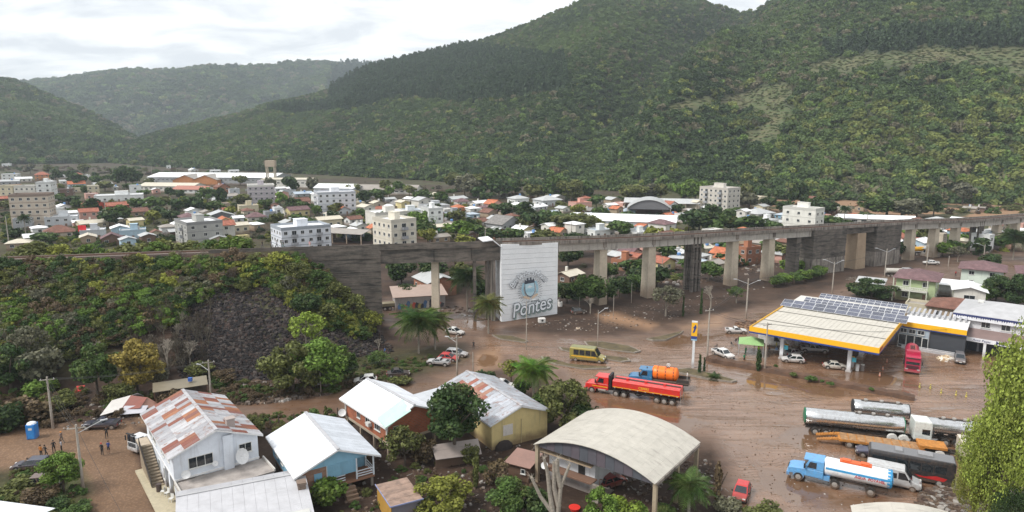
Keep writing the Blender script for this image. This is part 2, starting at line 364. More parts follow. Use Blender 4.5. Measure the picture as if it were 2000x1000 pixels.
 wob = 40*(fbm(X*0.12, Y*0.12, 4)-0.5); wet_ = M(WETS, 30, ux+wob, uy+wob*.5)*(1-e); dirt_ = M(DIRT, 14, ux+wob*.6, uy+wob*.2)*0.55; wet_ = np.maximum(wet_, dirt_)*(1-M(DARK[:1], 8)*0.8)
 coal_ = M(COAL, 14, sx, sy)*np.clip(Z, 0, 1); far = (PY < 470)
 grass_ = np.maximum(M(GRASS, 20, ux+wob, uy+wob*.4), e*0.55*(fbm(X*0.1, Y*0.1) > 0.42)); grass_ = np.where(far, 0.25+0.5*(fbm(X*0.03, Y*0.03) > 0.5), grass_)
 cob_ = M(COBBLE, 9, ux+wob*.2, uy+wob*.1)*(1-e); pud_ = M(PUDDLES, 22, ux+wob*.8, uy+wob*.3)*(1-e); sand_ = M(SAND, 8, ux+wob*.3, uy+wob*.1)
 bank = mask(ux, uy, [(1440, 388), (2600, 396), (2600, 432), (1900, 430), (1440, 412)], 5)
 sand_ = np.maximum(sand_, bank*(fbm(X*0.05, Y*0.05, 4) > 0.42)*0.85)
 nv, nu = PX.shape; idx = np.arange(nv*nu).reshape(nv, nu)
 F = np.stack([idx[:-1, :-1], idx[:-1, 1:], idx[1:, 1:], idx[1:, :-1]], -1).reshape(-1, 4)
 me = mesh_np('ground', np.stack([X, Y, Z], -1).reshape(-1, 3), F, q.m)
 one = np.ones(X.size)
 set_attr(me, 'ma', np.stack([wet_.ravel(), (coal_*one.reshape(X.shape)).ravel(), (grass_*(1-wet_)).ravel(), one], -1).astype(np.float32))
 set_attr(me, 'mb', np.stack([sand_.ravel(), cob_.ravel(), pud_.ravel(), one], -1).astype(np.float32))
 o = bpy.data.objects.new('ground', me); COL.objects.link(o); tag(o, kind='structure')
 p = MB(); p.box(0, 2000, -3.4, 9000, 9000, 1.0)
 tag(p.build('outer_ground', plain('dull_soil', (0.06, 0.05, 0.03), 0.9)), kind='structure')
ground()
def gz(x, y): return float(ground_z(np.array([x]), np.array([y]))[0])
def march(px, py):
 """first place where the ray through each photo pixel meets the ground relief"""
 px = np.asarray(px, float); py = np.asarray(py, float); b_ = (500-py)/FPX; dz = -SP+b_*CP; fx = fy = None; done = np.zeros(px.shape, bool)
 for h in np.concatenate([np.arange(19, 0.2, -.3), np.arange(.2, -.6, -.1)]):
  t = (h-CAMH)/dz; x = (px-1000)/FPX*t; y = (CP+b_*SP)*t; g = ground_z(x, y)
  if fx is None: fx, fy = x.copy(), y.copy()
  fx = np.where(done, fx, x); fy = np.where(done, fy, y); done |= g >= h
 return fx, fy, ground_z(fx, fy)
def GZ(px, py):
 x, y, z = march([px], [py]); return Vector((float(x[0]), float(y[0]), float(z[0])))
# ================================================================ hills
def hill_surface(name, base, ridge, mid, amp, nu, nt, back, bulge=None, shapep=1.0, scale=0.006, x0=None, x1=None):
 """base, ridge: (px, y forward distance or pixel row, ridge distance). Returns grids."""
 px = np.linspace(x0, x1, nu); t = np.linspace(0, 1.25, nt)
 b = np.array(base, float); r = np.array(ridge, float)
 Yb = np.interp(px, b[:, 0], b[:, 1]); Yr = np.interp(px, r[:, 0], r[:, 2]); ys = np.interp(px, r[:, 0], r[:, 1])
 ker = np.ones(9)/9; ys = np.convolve(np.pad(ys, 4, 'edge'), ker, 'valid'); Yr = np.convolve(np.pad(Yr, 4, 'edge'), ker, 'valid')
 tanE = (265-ys)/1353.5/1.0; Hr = CAMH+Yr*tanE*1.03
 P, T = np.meshgrid(px, t); Y = Yb+(Yr-Yb)*T
 tz = (P-1000)/1353.5; X = Y*tz
 prof = np.where(T <= 1, (T**shapep), 1-(T-1)*1.6)
 H = -1.5+(Hr+1.5)*prof
 env = np.clip(T*(1-T)*4, 0, 1)**0.7
 n = (fbm(X*scale, Y*scale*0.7, 5)-0.5)*2; rid = 1-np.abs(fbm(X*scale*1.6+5, Y*scale*0.5+3, 4)*2-1)*2
 H = H+amp*env*(0.7*n+0.5*rid)
 if bulge is not None: H = H+bulge(P, T, X, Y)*env
 return X, Y, H, P, T
def grid_mesh(name, X, Y, Z, mat):
 nv, nu = X.shape; idx = np.arange(nv*nu).reshape(nv, nu)
 F = np.stack([idx[:-1, :-1], idx[:-1, 1:], idx[1:, 1:], idx[1:, :-1]], -1).reshape(-1, 4)
 me = mesh_np(name, np.stack([X, Y, Z], -1).reshape(-1, 3), F, mat)
 o = bpy.data.objects.new(name, me); COL.objects.link(o); return o
def ravine(P, T, X, Y):
 c = np.interp(T, [0, 0.2, 0.45, 0.7, 1.0], [1120, 1180, 1270, 1340, 1440])
 d = P-c; w = 70
 v = -48*np.exp(-(d/w)**2)+30*np.exp(-((d-150)/90)**2)-10*np.exp(-((d+420)/120)**2)*T
 ter = np.interp(P, [1560, 1700, 2000, 2100], [0.58, 0.66, 0.68, 0.68])      # flat shelf of the terraces
 return v+12*np.exp(-((T-ter+0.04)/0.06)**2)*np.clip((P-1500)/200, 0, 1)
mg = NT('hill_soil'); n_ = mg.noise(0.05, 5, 0.6); _w = mg.n('ShaderNodeTexWave', wave_type='BANDS', bands_direction='Z'); _w.inputs['Scale'].default_value = 0.12; _w.inputs['Distortion'].default_value = 2; mg.l(mg.pos(), _w.inputs[0])
_c = mg.mix(mg.ramp(n_, 0.4, 0.6), (0.055, 0.082, 0.024), (0.095, 0.095, 0.040)); _c = mg.mix(mg.ramp(_w.outputs['Fac'], 0.3, 0.7, 0, 0.28), _c, (0.12, 0.09, 0.055))
mg.set(mg.mix(mg.n('ShaderNodeAttribute', attribute_name='clear').outputs['Fac'], mg.mix(mg.ramp(n_, 0.35, 0.65), (0.028, 0.036, 0.014), (0.055, 0.062, 0.026)), _c), 0.95)
HM = hill_surface('m', [(150, 1150), (220, 1050), (300, 935), (500, 800), (700, 700), (1000, 571), (1500, 455), (2000, 415), (2700, 380)],
 [(150, 326, 1160), (205, 303, 1180), (240, 288, 1200), (285, 268, 1230), (330, 258, 1260), (400, 240, 1300), (470, 226, 1330), (520, 208, 1350), (600, 194, 1370), (650, 182, 1380), (680, 162, 1380), (720, 143, 1400), (800, 128, 1400), (870, 112, 1380), (940, 92, 1350), (1000, 73, 1320), (1060, 52, 1290), (1100, 35, 1250),
 (1150, 14, 1200), (1185, 8, 1180), (1240, 14, 1170), (1290, 18, 1180), (1350, 20, 1200), (1400, 32, 1220), (1440, 44, 1240), (1470, 38, 1200), (1500, 12, 1150), (1540, -10, 1120), (1600, -45, 1080), (1700, -80, 1050), (1850, -110, 1020), (2000, -125, 1000), (2700, -160, 950)],
 0, 17, 420, 150, 0, bulge=ravine, shapep=1.0, x0=150, x1=2700)
HL = hill_surface('l', [(-900, 900), (-200, 980), (0, 1010), (150, 1040), (260, 1090), (330, 1120)],
 [(-900, 60, 1500), (-300, 130, 1560), (-60, 152, 1600), (0, 158, 1600), (40, 163, 1600), (75, 176, 1580), (100, 194, 1560), (140, 206, 1540), (180, 222, 1500), (215, 240, 1450), (250, 262, 1380), (280, 285, 1300), (330, 315, 1250)],
 0, 20, 150, 70, 0, shapep=0.95, x0=-900, x1=330)
HF = hill_surface('f', [(-500, 2000), (300, 2100), (1000, 2000)],
 [(-500, 175, 3000), (60, 168, 3000), (100, 164, 3000), (135, 163, 3000), (190, 154, 3000), (230, 147, 3000), (290, 143, 2950), (340, 147, 2950), (400, 141, 2950), (430, 137, 2950), (500, 140, 3000), (540, 135, 3050), (580, 129, 3100), (640, 129, 3150), (700, 137, 3200), (760, 150, 3200), (1000, 170, 3200)],
 0, 55, 160, 60, 0, shapep=0.85, scale=0.0022, x0=-500, x1=1000)
# ================================================================ leaf materials
def leafmat(name, color, trans=0.25, attr=None, var=0.5):
 q = NT(name)
 if attr:
  a = q.n('ShaderNodeAttribute', attribute_name=attr, attribute_type='INSTANCER'); c = a.outputs['Color']
 elif color is None: c = q.ocol()
 else: c = (*color, 1)
 g = q.n('ShaderNodeNewGeometry'); rnd = g.outputs['Random Per Island']
 c = q.mix(1.0, c, q.ramp(rnd, 0, 1, 1-var, 1+var), 'MULTIPLY')
 if not attr: c = q.mix(1.0, c, q.ramp(q.noise(.9, 4, .6), .32, .68, .62, 1.35), 'MULTIPLY'); c = q.mix(q.ramp(q.noise(.45, 3), .52, .72, 0, .35), c, (.16, .13, .045))
 c = q.mix(q.ramp(rnd, 0.8, 1.0, 0, 0.12 if attr else 0.25), c, (0.13, 0.14, 0.035))
 q.set(c, 0.65, 0, 0.25)
 tr = q.n('ShaderNodeBsdfTranslucent'); q.l(c if not isinstance(c, tuple) else q.mix(0, c, c), tr.inputs[0])
 mx = q.n('ShaderNodeMixShader'); mx.inputs[0].default_value = trans; q.l(q.b.outputs[0], mx.inputs[1]); q.l(tr.outputs[0], mx.inputs[2]); q.l(mx.outputs[0], q.out.inputs[0])
 return q.m
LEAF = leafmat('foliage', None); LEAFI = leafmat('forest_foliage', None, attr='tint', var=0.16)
BARK = plain('bark', (0.085, 0.065, 0.05), 0.9, var=0.35, scale=6, bump=0.4); BARKL = plain('pale_bark', (0.26, 0.23, 0.19), 0.9, var=0.3, scale=5)
def crown_verts(n, leaf, shape='round', rs=None, clumps=9, inner=0.25, flat=1.0):
 """leaf quads gathered in clumps inside a unit crown (radius 1, centre 0)"""
 rs = rs or np.random.RandomState(1); vs = []; cs = []
 for i in range(clumps):
  if shape == 'round':
   th = rs.rand()*2*math.pi; u = rs.rand()*1.7-0.7; big = clumps >= 14; r = (0.28+0.52*rs.rand()) if big else (0.35+0.3*rs.rand()); s = math.sqrt(max(0, 1-min(u, 1)**2))
   cs.append((math.cos(th)*r*s*1.15, math.sin(th)*r*s*1.15, u*(0.68 if big else 0.55), (0.20+0.20*rs.rand()) if big else 0.36+0.22*rs.rand()))
  elif shape == 'tall':
   z = -0.8+1.6*i/(clumps-1); th = rs.rand()*6.28; w = 0.38*(1-((z+0.1)**2)*0.55)
   cs.append((math.cos(th)*w*0.5, math.sin(th)*w*0.5, z, 0.30*(1-0.3*abs(z))))
  elif shape == 'cone':
   z = -1+2.0*(i+.5)/clumps; th = rs.rand()*6.28; cs.append((0.05*math.cos(th), .05*math.sin(th), z, 0.13+0.20*(1-(z+1)/2)**0.6))
  elif shape == 'low':
   th = rs.rand()*6.28; r = rs.rand()**0.5*0.75; cs.append((math.cos(th)*r, math.sin(th)*r, -0.25+0.5*rs.rand()*(1-r), 0.30+0.2*rs.rand()))
 cs = np.array(cs); w = cs[:, 3]**2; k = rs.choice(len(cs), n, p=w/w.sum())
 d = rs.randn(n, 3); d /= np.linalg.norm(d, axis=1)[:, None]; rad = (inner+(1-inner)*rs.rand(n)**0.45)
 P = cs[k, :3]+d*(cs[k, 3]*rad)[:, None]*np.array([1, 1, 0.85*flat])
 nrm = d*0.7+rs.randn(n, 3)*0.6+np.array([0, 0, 0.35]); nrm /= np.linalg.norm(nrm, axis=1)[:, None]
 a = np.cross(nrm, rs.randn(n, 3)); a /= np.linalg.norm(a, axis=1)[:, None]; b = np.cross(nrm, a)
 sz = leaf*(0.6+0.8*rs.rand(n))[:, None]
 V = np.stack([P-a*sz-b*sz*.6, P+a*sz*.9-b*sz*.4, P+a*sz*.7+b*sz*.7, P-a*sz*.5+b*sz*.9], 1).reshape(-1, 3)
 return V, np.arange(n*4).reshape(n, 4), cs
def crown_mesh(name, n, leaf, shape='round', seed=1, mat=None, clumps=9, inner=0.25, flat=1.0):
 V, F, cs = crown_verts(n, leaf, shape, np.random.RandomState(seed), clumps, inner, flat)
 me = mesh_np(name, V, F, mat or LEAF, smooth=False); me['cl'] = 1; return me, cs
# ================================================================ forest on the hills
def sample_surface(H, n, wfun, tmax=1.06):
 X, Y, Z, P, T = H; rs = np.random.RandomState(11)
 dx1 = np.stack([X[:-1, 1:]-X[:-1, :-1], Y[:-1, 1:]-Y[:-1, :-1], Z[:-1, 1:]-Z[:-1, :-1]], -1)
 dx2 = np.stack([X[1:, :-1]-X[:-1, :-1], Y[1:, :-1]-Y[:-1, :-1], Z[1:, :-1]-Z[:-1, :-1]], -1)
 A = np.abs(dx1[..., 0]*dx2[..., 1]-dx1[..., 1]*dx2[..., 0])
 sx, sy = proj(X, Y, Z); w = A*wfun(sx[:-1, :-1], sy[:-1, :-1], P[:-1, :-1], T[:-1, :-1]); w[T[:-1, :-1] > tmax] = 0; w[T[:-1, :-1] < 0.0] = 0
 w = (w/w.sum()).ravel(); k = rs.choice(len(w), n, p=w); nu = X.shape[1]-1; i, j = k//nu, k % nu
 u, v = rs.rand(n), rs.rand(n)
 f = lambda Q: Q[i, j]*(1-u)*(1-v)+Q[i, j+1]*u*(1-v)+Q[i+1, j]*(1-u)*v+Q[i+1, j+1]*u*v
 return f(X), f(Y), f(Z), f(P), f(T)
CLEAR = [[(1600, 118), (1700, 108), (1840, 96), (2010, 92), (2010, 126), (1900, 124), (1700, 132), (1560, 142), (1580, 128)], [(1880, 130), (2010, 126), (2010, 150), (1960, 146)],
  [(1400, 196), (1450, 180), (1530, 160), (1560, 168), (1540, 200), (1530, 260), (1510, 280), (1450, 284), (1440, 270), (1500, 240), (1500, 215), (1430, 215)], [(1290, 210), (1400, 192), (1400, 206), (1300, 222)], [(830, 188), (860, 175), (864, 182), (840, 192)]]
def clearing(sx, sy): return np.max([mask(sx+30*(vnoise(sx*.05, sy*.05)-.5), sy+10*(vnoise(sx*.04+9, sy*.04)-.5), p, 5) for p in CLEAR], axis=0)
for nm, H in (('hillside', HM), ('left_hillside', HL), ('far_hills', HF)):
 o_ = tag(grid_mesh(nm, H[0], H[1], H[2], mg.m), kind='structure'); set_attr(o_.data, 'clear', (clearing(*proj(H[0], H[1], H[2])) if nm == 'hillside' else 0*H[0]).ravel().astype(np.float32), 'FLOAT')
def gn_instances(name, pts, scl, rot, idx, tint, meshes, parent=None):
 """one countless mass: points carry scale, turn, kind and tint; geometry nodes set a plant on each"""
 me = bpy.data.meshes.new(name); me.vertices.add(len(pts)); me.vertices.foreach_set('co', np.asarray(pts, np.float32).ravel())
 set_attr(me, 'scl', scl.astype(np.float32), 'FLOAT_VECTOR'); set_attr(me, 'rot', rot.astype(np.float32), 'FLOAT_VECTOR')
 set_attr(me, 'kind_index', idx.astype(np.int32), 'INT'); set_attr(me, 'tint', np.concatenate([tint, np.ones((len(tint), 1))], 1).astype(np.float32))
 o = bpy.data.objects.new(name, me); COL.objects.link(o)
 ng = bpy.data.node_groups.new(name+'_nodes', 'GeometryNodeTree')
 ng.interface.new_socket('Geometry', in_out='INPUT', socket_type='NodeSocketGeometry'); ng.interface.new_socket('Geometry', in_out='OUTPUT', socket_type='NodeSocketGeometry')
 N = ng.nodes.new; L = ng.links.new; gi = N('NodeGroupInput'); go = N('NodeGroupOutput'); io = N('GeometryNodeInstanceOnPoints')
 g2i = N('GeometryNodeGeometryToInstance')
 for m in reversed(meshes):
  src = bpy.data.objects.new(name+'_source', m)     # data holder, not linked to the scene
  oi = N('GeometryNodeObjectInfo'); oi.inputs[0].default_value = src; oi.inputs['As Instance'].default_value = True
  L(oi.outputs['Geometry'], g2i.inputs[0])
 def att(nm, typ):
  a = N('GeometryNodeInputNamedAttribute'); a.data_type = typ; a.inputs[0].default_value = nm; return [x for x in a.outputs if x.enabled][0]
 L(gi.outputs[0], io.inputs['Points']); io.inputs['Pick Instance'].default_value = True
 L(g2i.outputs[0], io.inputs['Instance']); L(att('kind_index', 'INT'), io.inputs['Instance Index'])
 L(att('rot', 'FLOAT_VECTOR'), io.inputs['Rotation']); L(att('scl', 'FLOAT_VECTOR'), io.inputs['Scale'])
 L(io.outputs[0], go.inputs[0])
 md = o.modifiers.new('scatter', 'NODES'); md.node_group = ng; return o
FOR = []
def forest_meshes():
 for i in range(4): FOR.append(crown_mesh('round_canopy', 210, 0.17, 'round', 20+i, LEAFI, 7, 0.5)[0])
 for i in range(2): FOR.append(crown_mesh('tall_canopy', 200, 0.13, 'tall', 30+i, LEAFI, 7, 0.3)[0])
 m = MB(); rs = random.Random(4)
 for i in range(60):     # leafless grey crown
  a = rs.random()*6.28; u = rs.random()*1.2-0.1; r = 0.9*math.sqrt(max(0, 1-(u-.3)**2)); m.tube((0, 0, -0.9), (0, 0, -0.7), .01) if i == 0 else m.tube((math.cos(a)*r*.3, math.sin(a)*r*.3, u*0.5-0.4), (math.cos(a)*r, math.sin(a)*r, u), .03, .01, 3, caps=False)
 FOR.append(m.mesh('bare_canopy', LEAFI))
forest_meshes()
def forest():
 rs = np.random.RandomState(5)
 euca = [[(640, 205), (650, 140), (900, 90), (1010, 110), (1100, 120), (1110, 180), (1000, 195), (900, 205), (780, 190), (700, 215), (560, 225), (520, 215)], [(1600, 100), (1700, 75), (2010, 60), (2010, 95), (1800, 100), (1620, 112)]]
 def put(name, H, n, size, far=False):
  x, y, z, p, t = sample_surface(H, n, lambda sx, sy, P, T: np.where(np.maximum(clearing(sx, sy), clearing(sx, sy-11)) > 0.5, 0.01, 1.0)*(1+0*sx))
  sx, sy = proj(x, y, z); lo = fbm(x*0.012, y*0.012, 3); hi = rs.rand(n)
  eu = np.max([mask(sx, sy, q, 14) for q in euca], axis=0)
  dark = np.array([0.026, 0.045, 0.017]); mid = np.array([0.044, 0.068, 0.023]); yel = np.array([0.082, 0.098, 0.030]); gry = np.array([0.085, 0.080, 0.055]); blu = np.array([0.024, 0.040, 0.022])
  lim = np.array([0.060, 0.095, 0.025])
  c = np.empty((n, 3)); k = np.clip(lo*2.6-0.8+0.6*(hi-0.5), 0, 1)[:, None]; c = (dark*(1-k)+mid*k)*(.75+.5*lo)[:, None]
  sel = rs.rand(n); sun_yl = np.clip((sx-1100)/450, 0, 1)*np.clip((sy-130)/50, 0, 1)*0.5+0.06  # more yellow crowns to the right: cloud-broken sunlight put into the foliage colour
  sun_yl = sun_yl*np.clip(2.6*(fbm(x*0.009+4, y*0.009, 4)-0.36), 0.15, 1.3)
  c = np.where((sel < sun_yl)[:, None], yel*(0.7+0.6*rs.rand(n))[:, None], c)
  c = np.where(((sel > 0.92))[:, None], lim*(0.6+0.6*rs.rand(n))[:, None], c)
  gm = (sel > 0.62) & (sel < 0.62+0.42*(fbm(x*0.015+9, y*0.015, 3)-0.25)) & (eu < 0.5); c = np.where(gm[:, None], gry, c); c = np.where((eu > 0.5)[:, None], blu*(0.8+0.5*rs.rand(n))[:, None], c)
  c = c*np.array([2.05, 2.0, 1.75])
  s = size*(0.55+1.1*rs.rand(n)**2.2)*(1-0.25*np.clip(t, 0, 1))
  idx = rs.randint(0, 4, n); idx = np.where((eu > 0.5), 4+rs.randint(0, 2, n), idx); idx = np.where(gm & (rs.rand(n) < 0.35), 6, idx)
  sz = np.where(eu > 0.5, 2.1, 0.95)*s; sxy = np.where(eu > 0.5, 1.5, 1.0)*s
  pts = np.stack([x, y, z+sz*0.55], -1); scl = np.stack([sxy, sxy*(0.85+.3*rs.rand(n)), sz*(0.85+.3*rs.rand(n))], -1)
  rot = np.stack([0*x, 0*x, rs.rand(n)*6.28], -1)
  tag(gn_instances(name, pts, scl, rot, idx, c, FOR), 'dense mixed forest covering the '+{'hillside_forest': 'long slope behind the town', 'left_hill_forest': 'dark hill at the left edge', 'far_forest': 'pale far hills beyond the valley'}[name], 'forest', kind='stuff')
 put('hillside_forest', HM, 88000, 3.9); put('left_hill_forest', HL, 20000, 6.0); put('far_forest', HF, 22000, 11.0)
 # tall grass and crops in the clearings
 x, y, z, p, t = sample_surface(HM, 1600, lambda sx, sy, P, T: np.where(clearing(sx, sy) > 0.4, 1.0, 0.0))
 n = len(x); s = 0.6+0.9*rs.rand(n); base = np.array([0.10, 0.135, 0.04]); brn = np.array([0.11, 0.085, 0.05])
 rows = (rs.rand(n) > 0.15)[:, None]; c = np.where(rows, base, brn)*(0.7+0.6*rs.rand(n))[:, None]
 tag(gn_instances('clearing_scrub', np.stack([x, y, z+0.1], -1), np.stack([s*1.6, s, s*0.35], -1), np.stack([0*x, 0*x, 0.3*rs.rand(n)], -1), rs.randint(0, 4, n), c, FOR), 'low scrub and crop rows in the hillside clearings', 'scrub', kind='stuff')
forest()
# ================================================================ viaduct
def concmat(name, a, b, dark, amount=0.5, hs=False, mudtop=0):
 q = NT(name); n1 = q.noise(0.35, 6, 0.65); n2 = q.noise(2.5, 5, 0.6)
 c = q.mix(q.ramp(n1, 0.35, 0.65), a, b)
 s = q.noise(1.0, 5, 0.6, sc=(0.25, 0.25, 1.7) if hs else (1.6, 1.6, 0.12), dist=0.4); c = q.mix(q.ramp(s, 0.66-0.3*amount, 0.78-0.2*amount, 0, min(1, 0.35+amount*0.7)), c, dark)
 c = q.mix(q.ramp(n2, 0.5, 0.8, 0, 0.3), c, dark)
 if mudtop: c = q.mudline(c, mudtop, 0.55)
 q.set(c, 0.85, 0, 0.3); q.bump(n2, 0.35, 0.05); return q.m
CONC = concmat('pale_concrete', (0.42, 0.36, 0.28), (0.54, 0.47, 0.37), (0.10, 0.085, 0.07), 0.15, mudtop=4)
CONCG = concmat('girder_concrete', (0.36, 0.335, 0.30), (0.46, 0.43, 0.39), (0.05, 0.042, 0.036), 0.35)
CONCD = concmat('blackened_concrete', (0.09, 0.078, 0.068), (0.17, 0.145, 0.125), (0.025, 0.027, 0.025), 0.62, hs=True)
CONCM = concmat('stained_concrete', (0.18, 0.155, 0.135), (0.31, 0.275, 0.24), (0.035, 0.03, 0.028), 0.6)
WHITEP = concmat('white_painted_concrete', (0.76, 0.78, 0.80), (0.83, 0.85, 0.87), (0.50, 0.52, 0.54), 0.05)
BALL = plain('ballast', (0.13, 0.10, 0.085), 0.95, var=0.5, scale=4, bump=0.6); RUST = plain('rusty_steel', (0.11, 0.055, 0.035), 0.8, var=0.3)
def strip(m, s0, s1, o0, o1, z0, z1, n=None, cap=True):
 """box swept along the line between offsets (towards camera +) and heights below the deck"""
 n = n or max(1, int(abs(s1-s0)/6)); rr = []
 for i in range(n+1):
  p, t, c = ax_at(s0+(s1-s0)*i/n); rr.append([p+c*o0+Vector((0, 0, z0)), p+c*o1+Vector((0, 0, z0)), p+c*o1+Vector((0, 0, z1)), p+c*o0+Vector((0, 0, z1))])
 m.rings(rr, caps=cap)
PIERS = [(852, 'slim'), (1171, 'slim2'), (1265, 'main'), (1350, 'dark'), (1426, 'main'), (1497, 'main'), (1773, 'main'), (1819, 'main'), (1861, 'main'), (1903, 'dark2'), (1942, 'main'), (1978, 'main'), (2022, 'main'), (2060, 'main')]
SOLID = [(583, 748, 'left'), (972, 1081, 'white'), (1570, 1634, 'mid'), (1692, 1741, 'right')]
def viaduct():
 T = thing('railway_viaduct', 'long concrete railway viaduct on tall piers crossing behind the muddy square', 'viaduct')
 S0 = S_WALL0; S1 = AXS[-1]-2
 m = MB(); s_a, s_b = S0+1, axs_at_px(975)
 m.k = 0; strip(m, s_a, S1, -2.2, 2.2, -0.55, -0.25); m.build('deck_slab', CONCG, T)
 m = MB(); strip(m, 20, S1, -1.9, 1.9, -0.246, -0.1); m.build('ballast_bed', BALL, T)
 for o in (-0.55, 0.55):
  m = MB(); strip(m, 20, S1, o-0.04, o+0.04, -0.096, 0.05); m.build('rail', RUST, T)
 for o, nm in ((2.2, 0), (-2.45, 1)):      # kerb walls along the deck edge
  m = MB(); strip(m, axs_at_px(975), S1, o, o+0.25, -0.62, 0.42 if nm else 0.18); m.build('parapet', CONCM, T)
 m = MB(); strip(m, s_b-62, s_b, 2.25, 2.5, -0.8, 0.55); m.build('parapet', CONCD, T)
 # girders from support to support
 stops = [748, 852, 925]; 
 for a, b in ((748, 852), (852, 922)):
  m = MB(); strip(m, axs_at_px(a)+0.05, axs_at_px(b)-0.05, -2.0, 2.2, -3.9, -0.56, 2); m.build('girder', CONCD, T)
 m = MB(); strip(m, axs_at_px(922)+.05, axs_at_px(972), -2.0, 2.2, -3.9, -0.56, 2); m.build('girder', CONCD, T)
 sup = [1081, 1171, 1265, 1350, 1426, 1497, 1570]; sup2 = [1634, 1665, 1692]; sup3 = [1741, 1773, 1819, 1861, 1903, 1942, 1978, 2022, 2060, 2120]
 for L in (sup, sup2, sup3):
  for a, b in zip(L[:-1], L[1:]):
   for oy in (1.15, -1.6):
    m = MB(); strip(m, axs_at_px(a)+0.12, axs_at_px(b)-0.12, oy, oy+0.5, -2.55, -0.56, 3); m.build('girder', CONCG if L is not sup2 else CONCD, T)
 for px, kd in PIERS:
  s = axs_at_px(px); p, t, c = ax_at(s); rz = math.atan2(t.y, t.x)
  g = -1.0
  m = MB(); m.M = Matrix.Translation((p.x, p.y, 0)) @ Matrix.Rotation(rz, 4, 'Z')
  if kd in ('main', 'slim2', 'slim'):
   w = {'main': 1.18, 'slim2': 1.1, 'slim': 0.8}[kd]; h = p.z-(3.9 if kd == 'slim' else 2.55); dd = 1.25 if kd != 'slim' else 1.1
   k = 1.18
   m.hexa([(-w*k, -dd*k, g), (w*k, -dd*k, g), (w*k, dd*k, g), (-w*k, dd*k, g)], [(-w, -dd, h-0.01), (w, -dd, h-0.01), (w, dd, h-0.01), (-w, dd, h-0.01)])
   o = m.build('pier', CONC, T, bevel=0.12)
   if kd != 'slim':
    m = MB(); m.M = Matrix.Translation((p.x, p.y, 0)) @ Matrix.Rotation(rz, 4, 'Z')
    m.box(0, 0, h, w*2+0.5, dd*2+0.6, 0.55); m.box(0, -dd-0.35, h+0.55, 1.0, 0.5, 1.9); m.build('pier_cap', CONCM, o)
  else:
   h = p.z-0.58
   for dx in (-1.25, 0, 1.25):
    for dy in (-1.3, 1.3): m.box(dx, dy, g, 0.62, 0.7, h-g)
   for z in (4, 8, 12):
    if z < h-1: m.box(0, -1.3, z, 1.9, 0.45, 0.5)
   m.build('pier', CONCD, T)
 for px in (1510, 1545, 930, 965):   # blackened column pairs beside the solid blocks
  s = axs_at_px(px); p, t, c = ax_at(s); m = MB(); m.M = Matrix.Translation((p.x, p.y, 0)) @ Matrix.Rotation(math.atan2(t.y, t.x), 4, 'Z')
  h = p.z-(2.6 if px > 1000 else 3.95)
  if px in (1545,): m.box(0, 0, -1, 1.6, 3.6, h+1)
  elif px in (1510,): continue
  elif px == 930: m.box(-0.3, -1.3, -1, 0.6, 0.9, h+1); m.box(-0.3, 1.3, -1, 0.6, .9, h+1)
  else: m.box(-0.6, -1.4, -1, 0.75, 1.2, h+1); m.box(-0.6, 1.4, -1, 0.75, 1.2, h+1); m.box(-1.6, 0.6, -1, 0.5, 0.6, h+1)
  m.build('column', CONCD if px != 965 else CONCM, T)
 p, t, c = ax_at(axs_at_px(1667)); m = MB(); m.M = Matrix.Translation((p.x, p.y, 0)) @ Matrix.Rotation(math.atan2(t.y, t.x), 4, 'Z')
 m.hexa([(-2.6, -2.4, -1), (2.3, -2.4, -1), (2.3, 2.4, -1), (-2.6, 2.4, -1)], [(-2.1, -2.0, p.z-2.6), (2.0, -2.0, p.z-2.6), (2.0, 2.0, p.z-2.6), (-2.1, 2.0, p.z-2.6)])
 tag(m.build('pier', concmat('tan_concrete', (0.30, 0.22, 0.15), (0.38, 0.29, 0.20), (0.12, 0.09, 0.07), 0.2), T, bevel=0.1), 'broad tan pier between two blackened blocks')
 # solid blocks poured in lifts: every lift is a piece
 for a, b, kd in SOLID:
  s0, s1 = axs_at_px(a), axs_at_px(b); n = {'left': 18, 'white': 16, 'mid': 15, 'right': 15}[kd]; off = 2.9 if kd == 'white' else 2.55
  rr = random.Random(a)
  for i in range(n):
   m = MB(); p0, t0, c0 = ax_at(s0+0.1); p1, t1, c1 = ax_at(s1-0.1); top0, top1 = p0.z-(0.63 if kd != 'white' else 0.15), p1.z-(0.63 if kd != 'white' else 0.15)
   j = rr.uniform(-0.07, 0.07) if kd != 'white' else rr.uniform(-.005, .005); lo = i/n; hi = (i+1)/n-0.0025
   q = []
   for f in (lo, hi):
    k = 1+0.0*(1-f)
    for p, c, tp in ((p0, c0, top0), (p1, c0, top1)):
     z = -0.8+(tp+0.8)*f; q.append((p+c*(off+j), z)); q.append((p-c*(2.5 if kd != 'white' else 2.15), z))
   (a0, z0), (b0, _), (a1, z1), (b1, _), (a2, z2), (b2, _), (a3, z3), (b3, _) = q
   P = lambda v, z: (v.x, v.y, z)
   m.hexa([P(a0, z0), P(a1, z1), P(b1, z1), P(b0, z0)], [P(a2, z2), P(a3, z3), P(b3, z3), P(b2, z2)])
   o = m.build('wall_lift', WHITEP if kd == 'white' else (CONCD if kd == 'left' else (CONCD if i > n*0.35 else CONCM)), T)
   if kd == 'white' and i == 0: tag(o, 'white painted lift of the wall that carries the mural')
 # white folded cover over the step at the deck end beside the painted wall
 p, t, c = ax_at(axs_at_px(966)); m = MB(); m.M = Matrix.Translation((p.x, p.y, 0)) @ Matrix.Rotation(math.atan2(t.y, t.x), 4, 'Z')
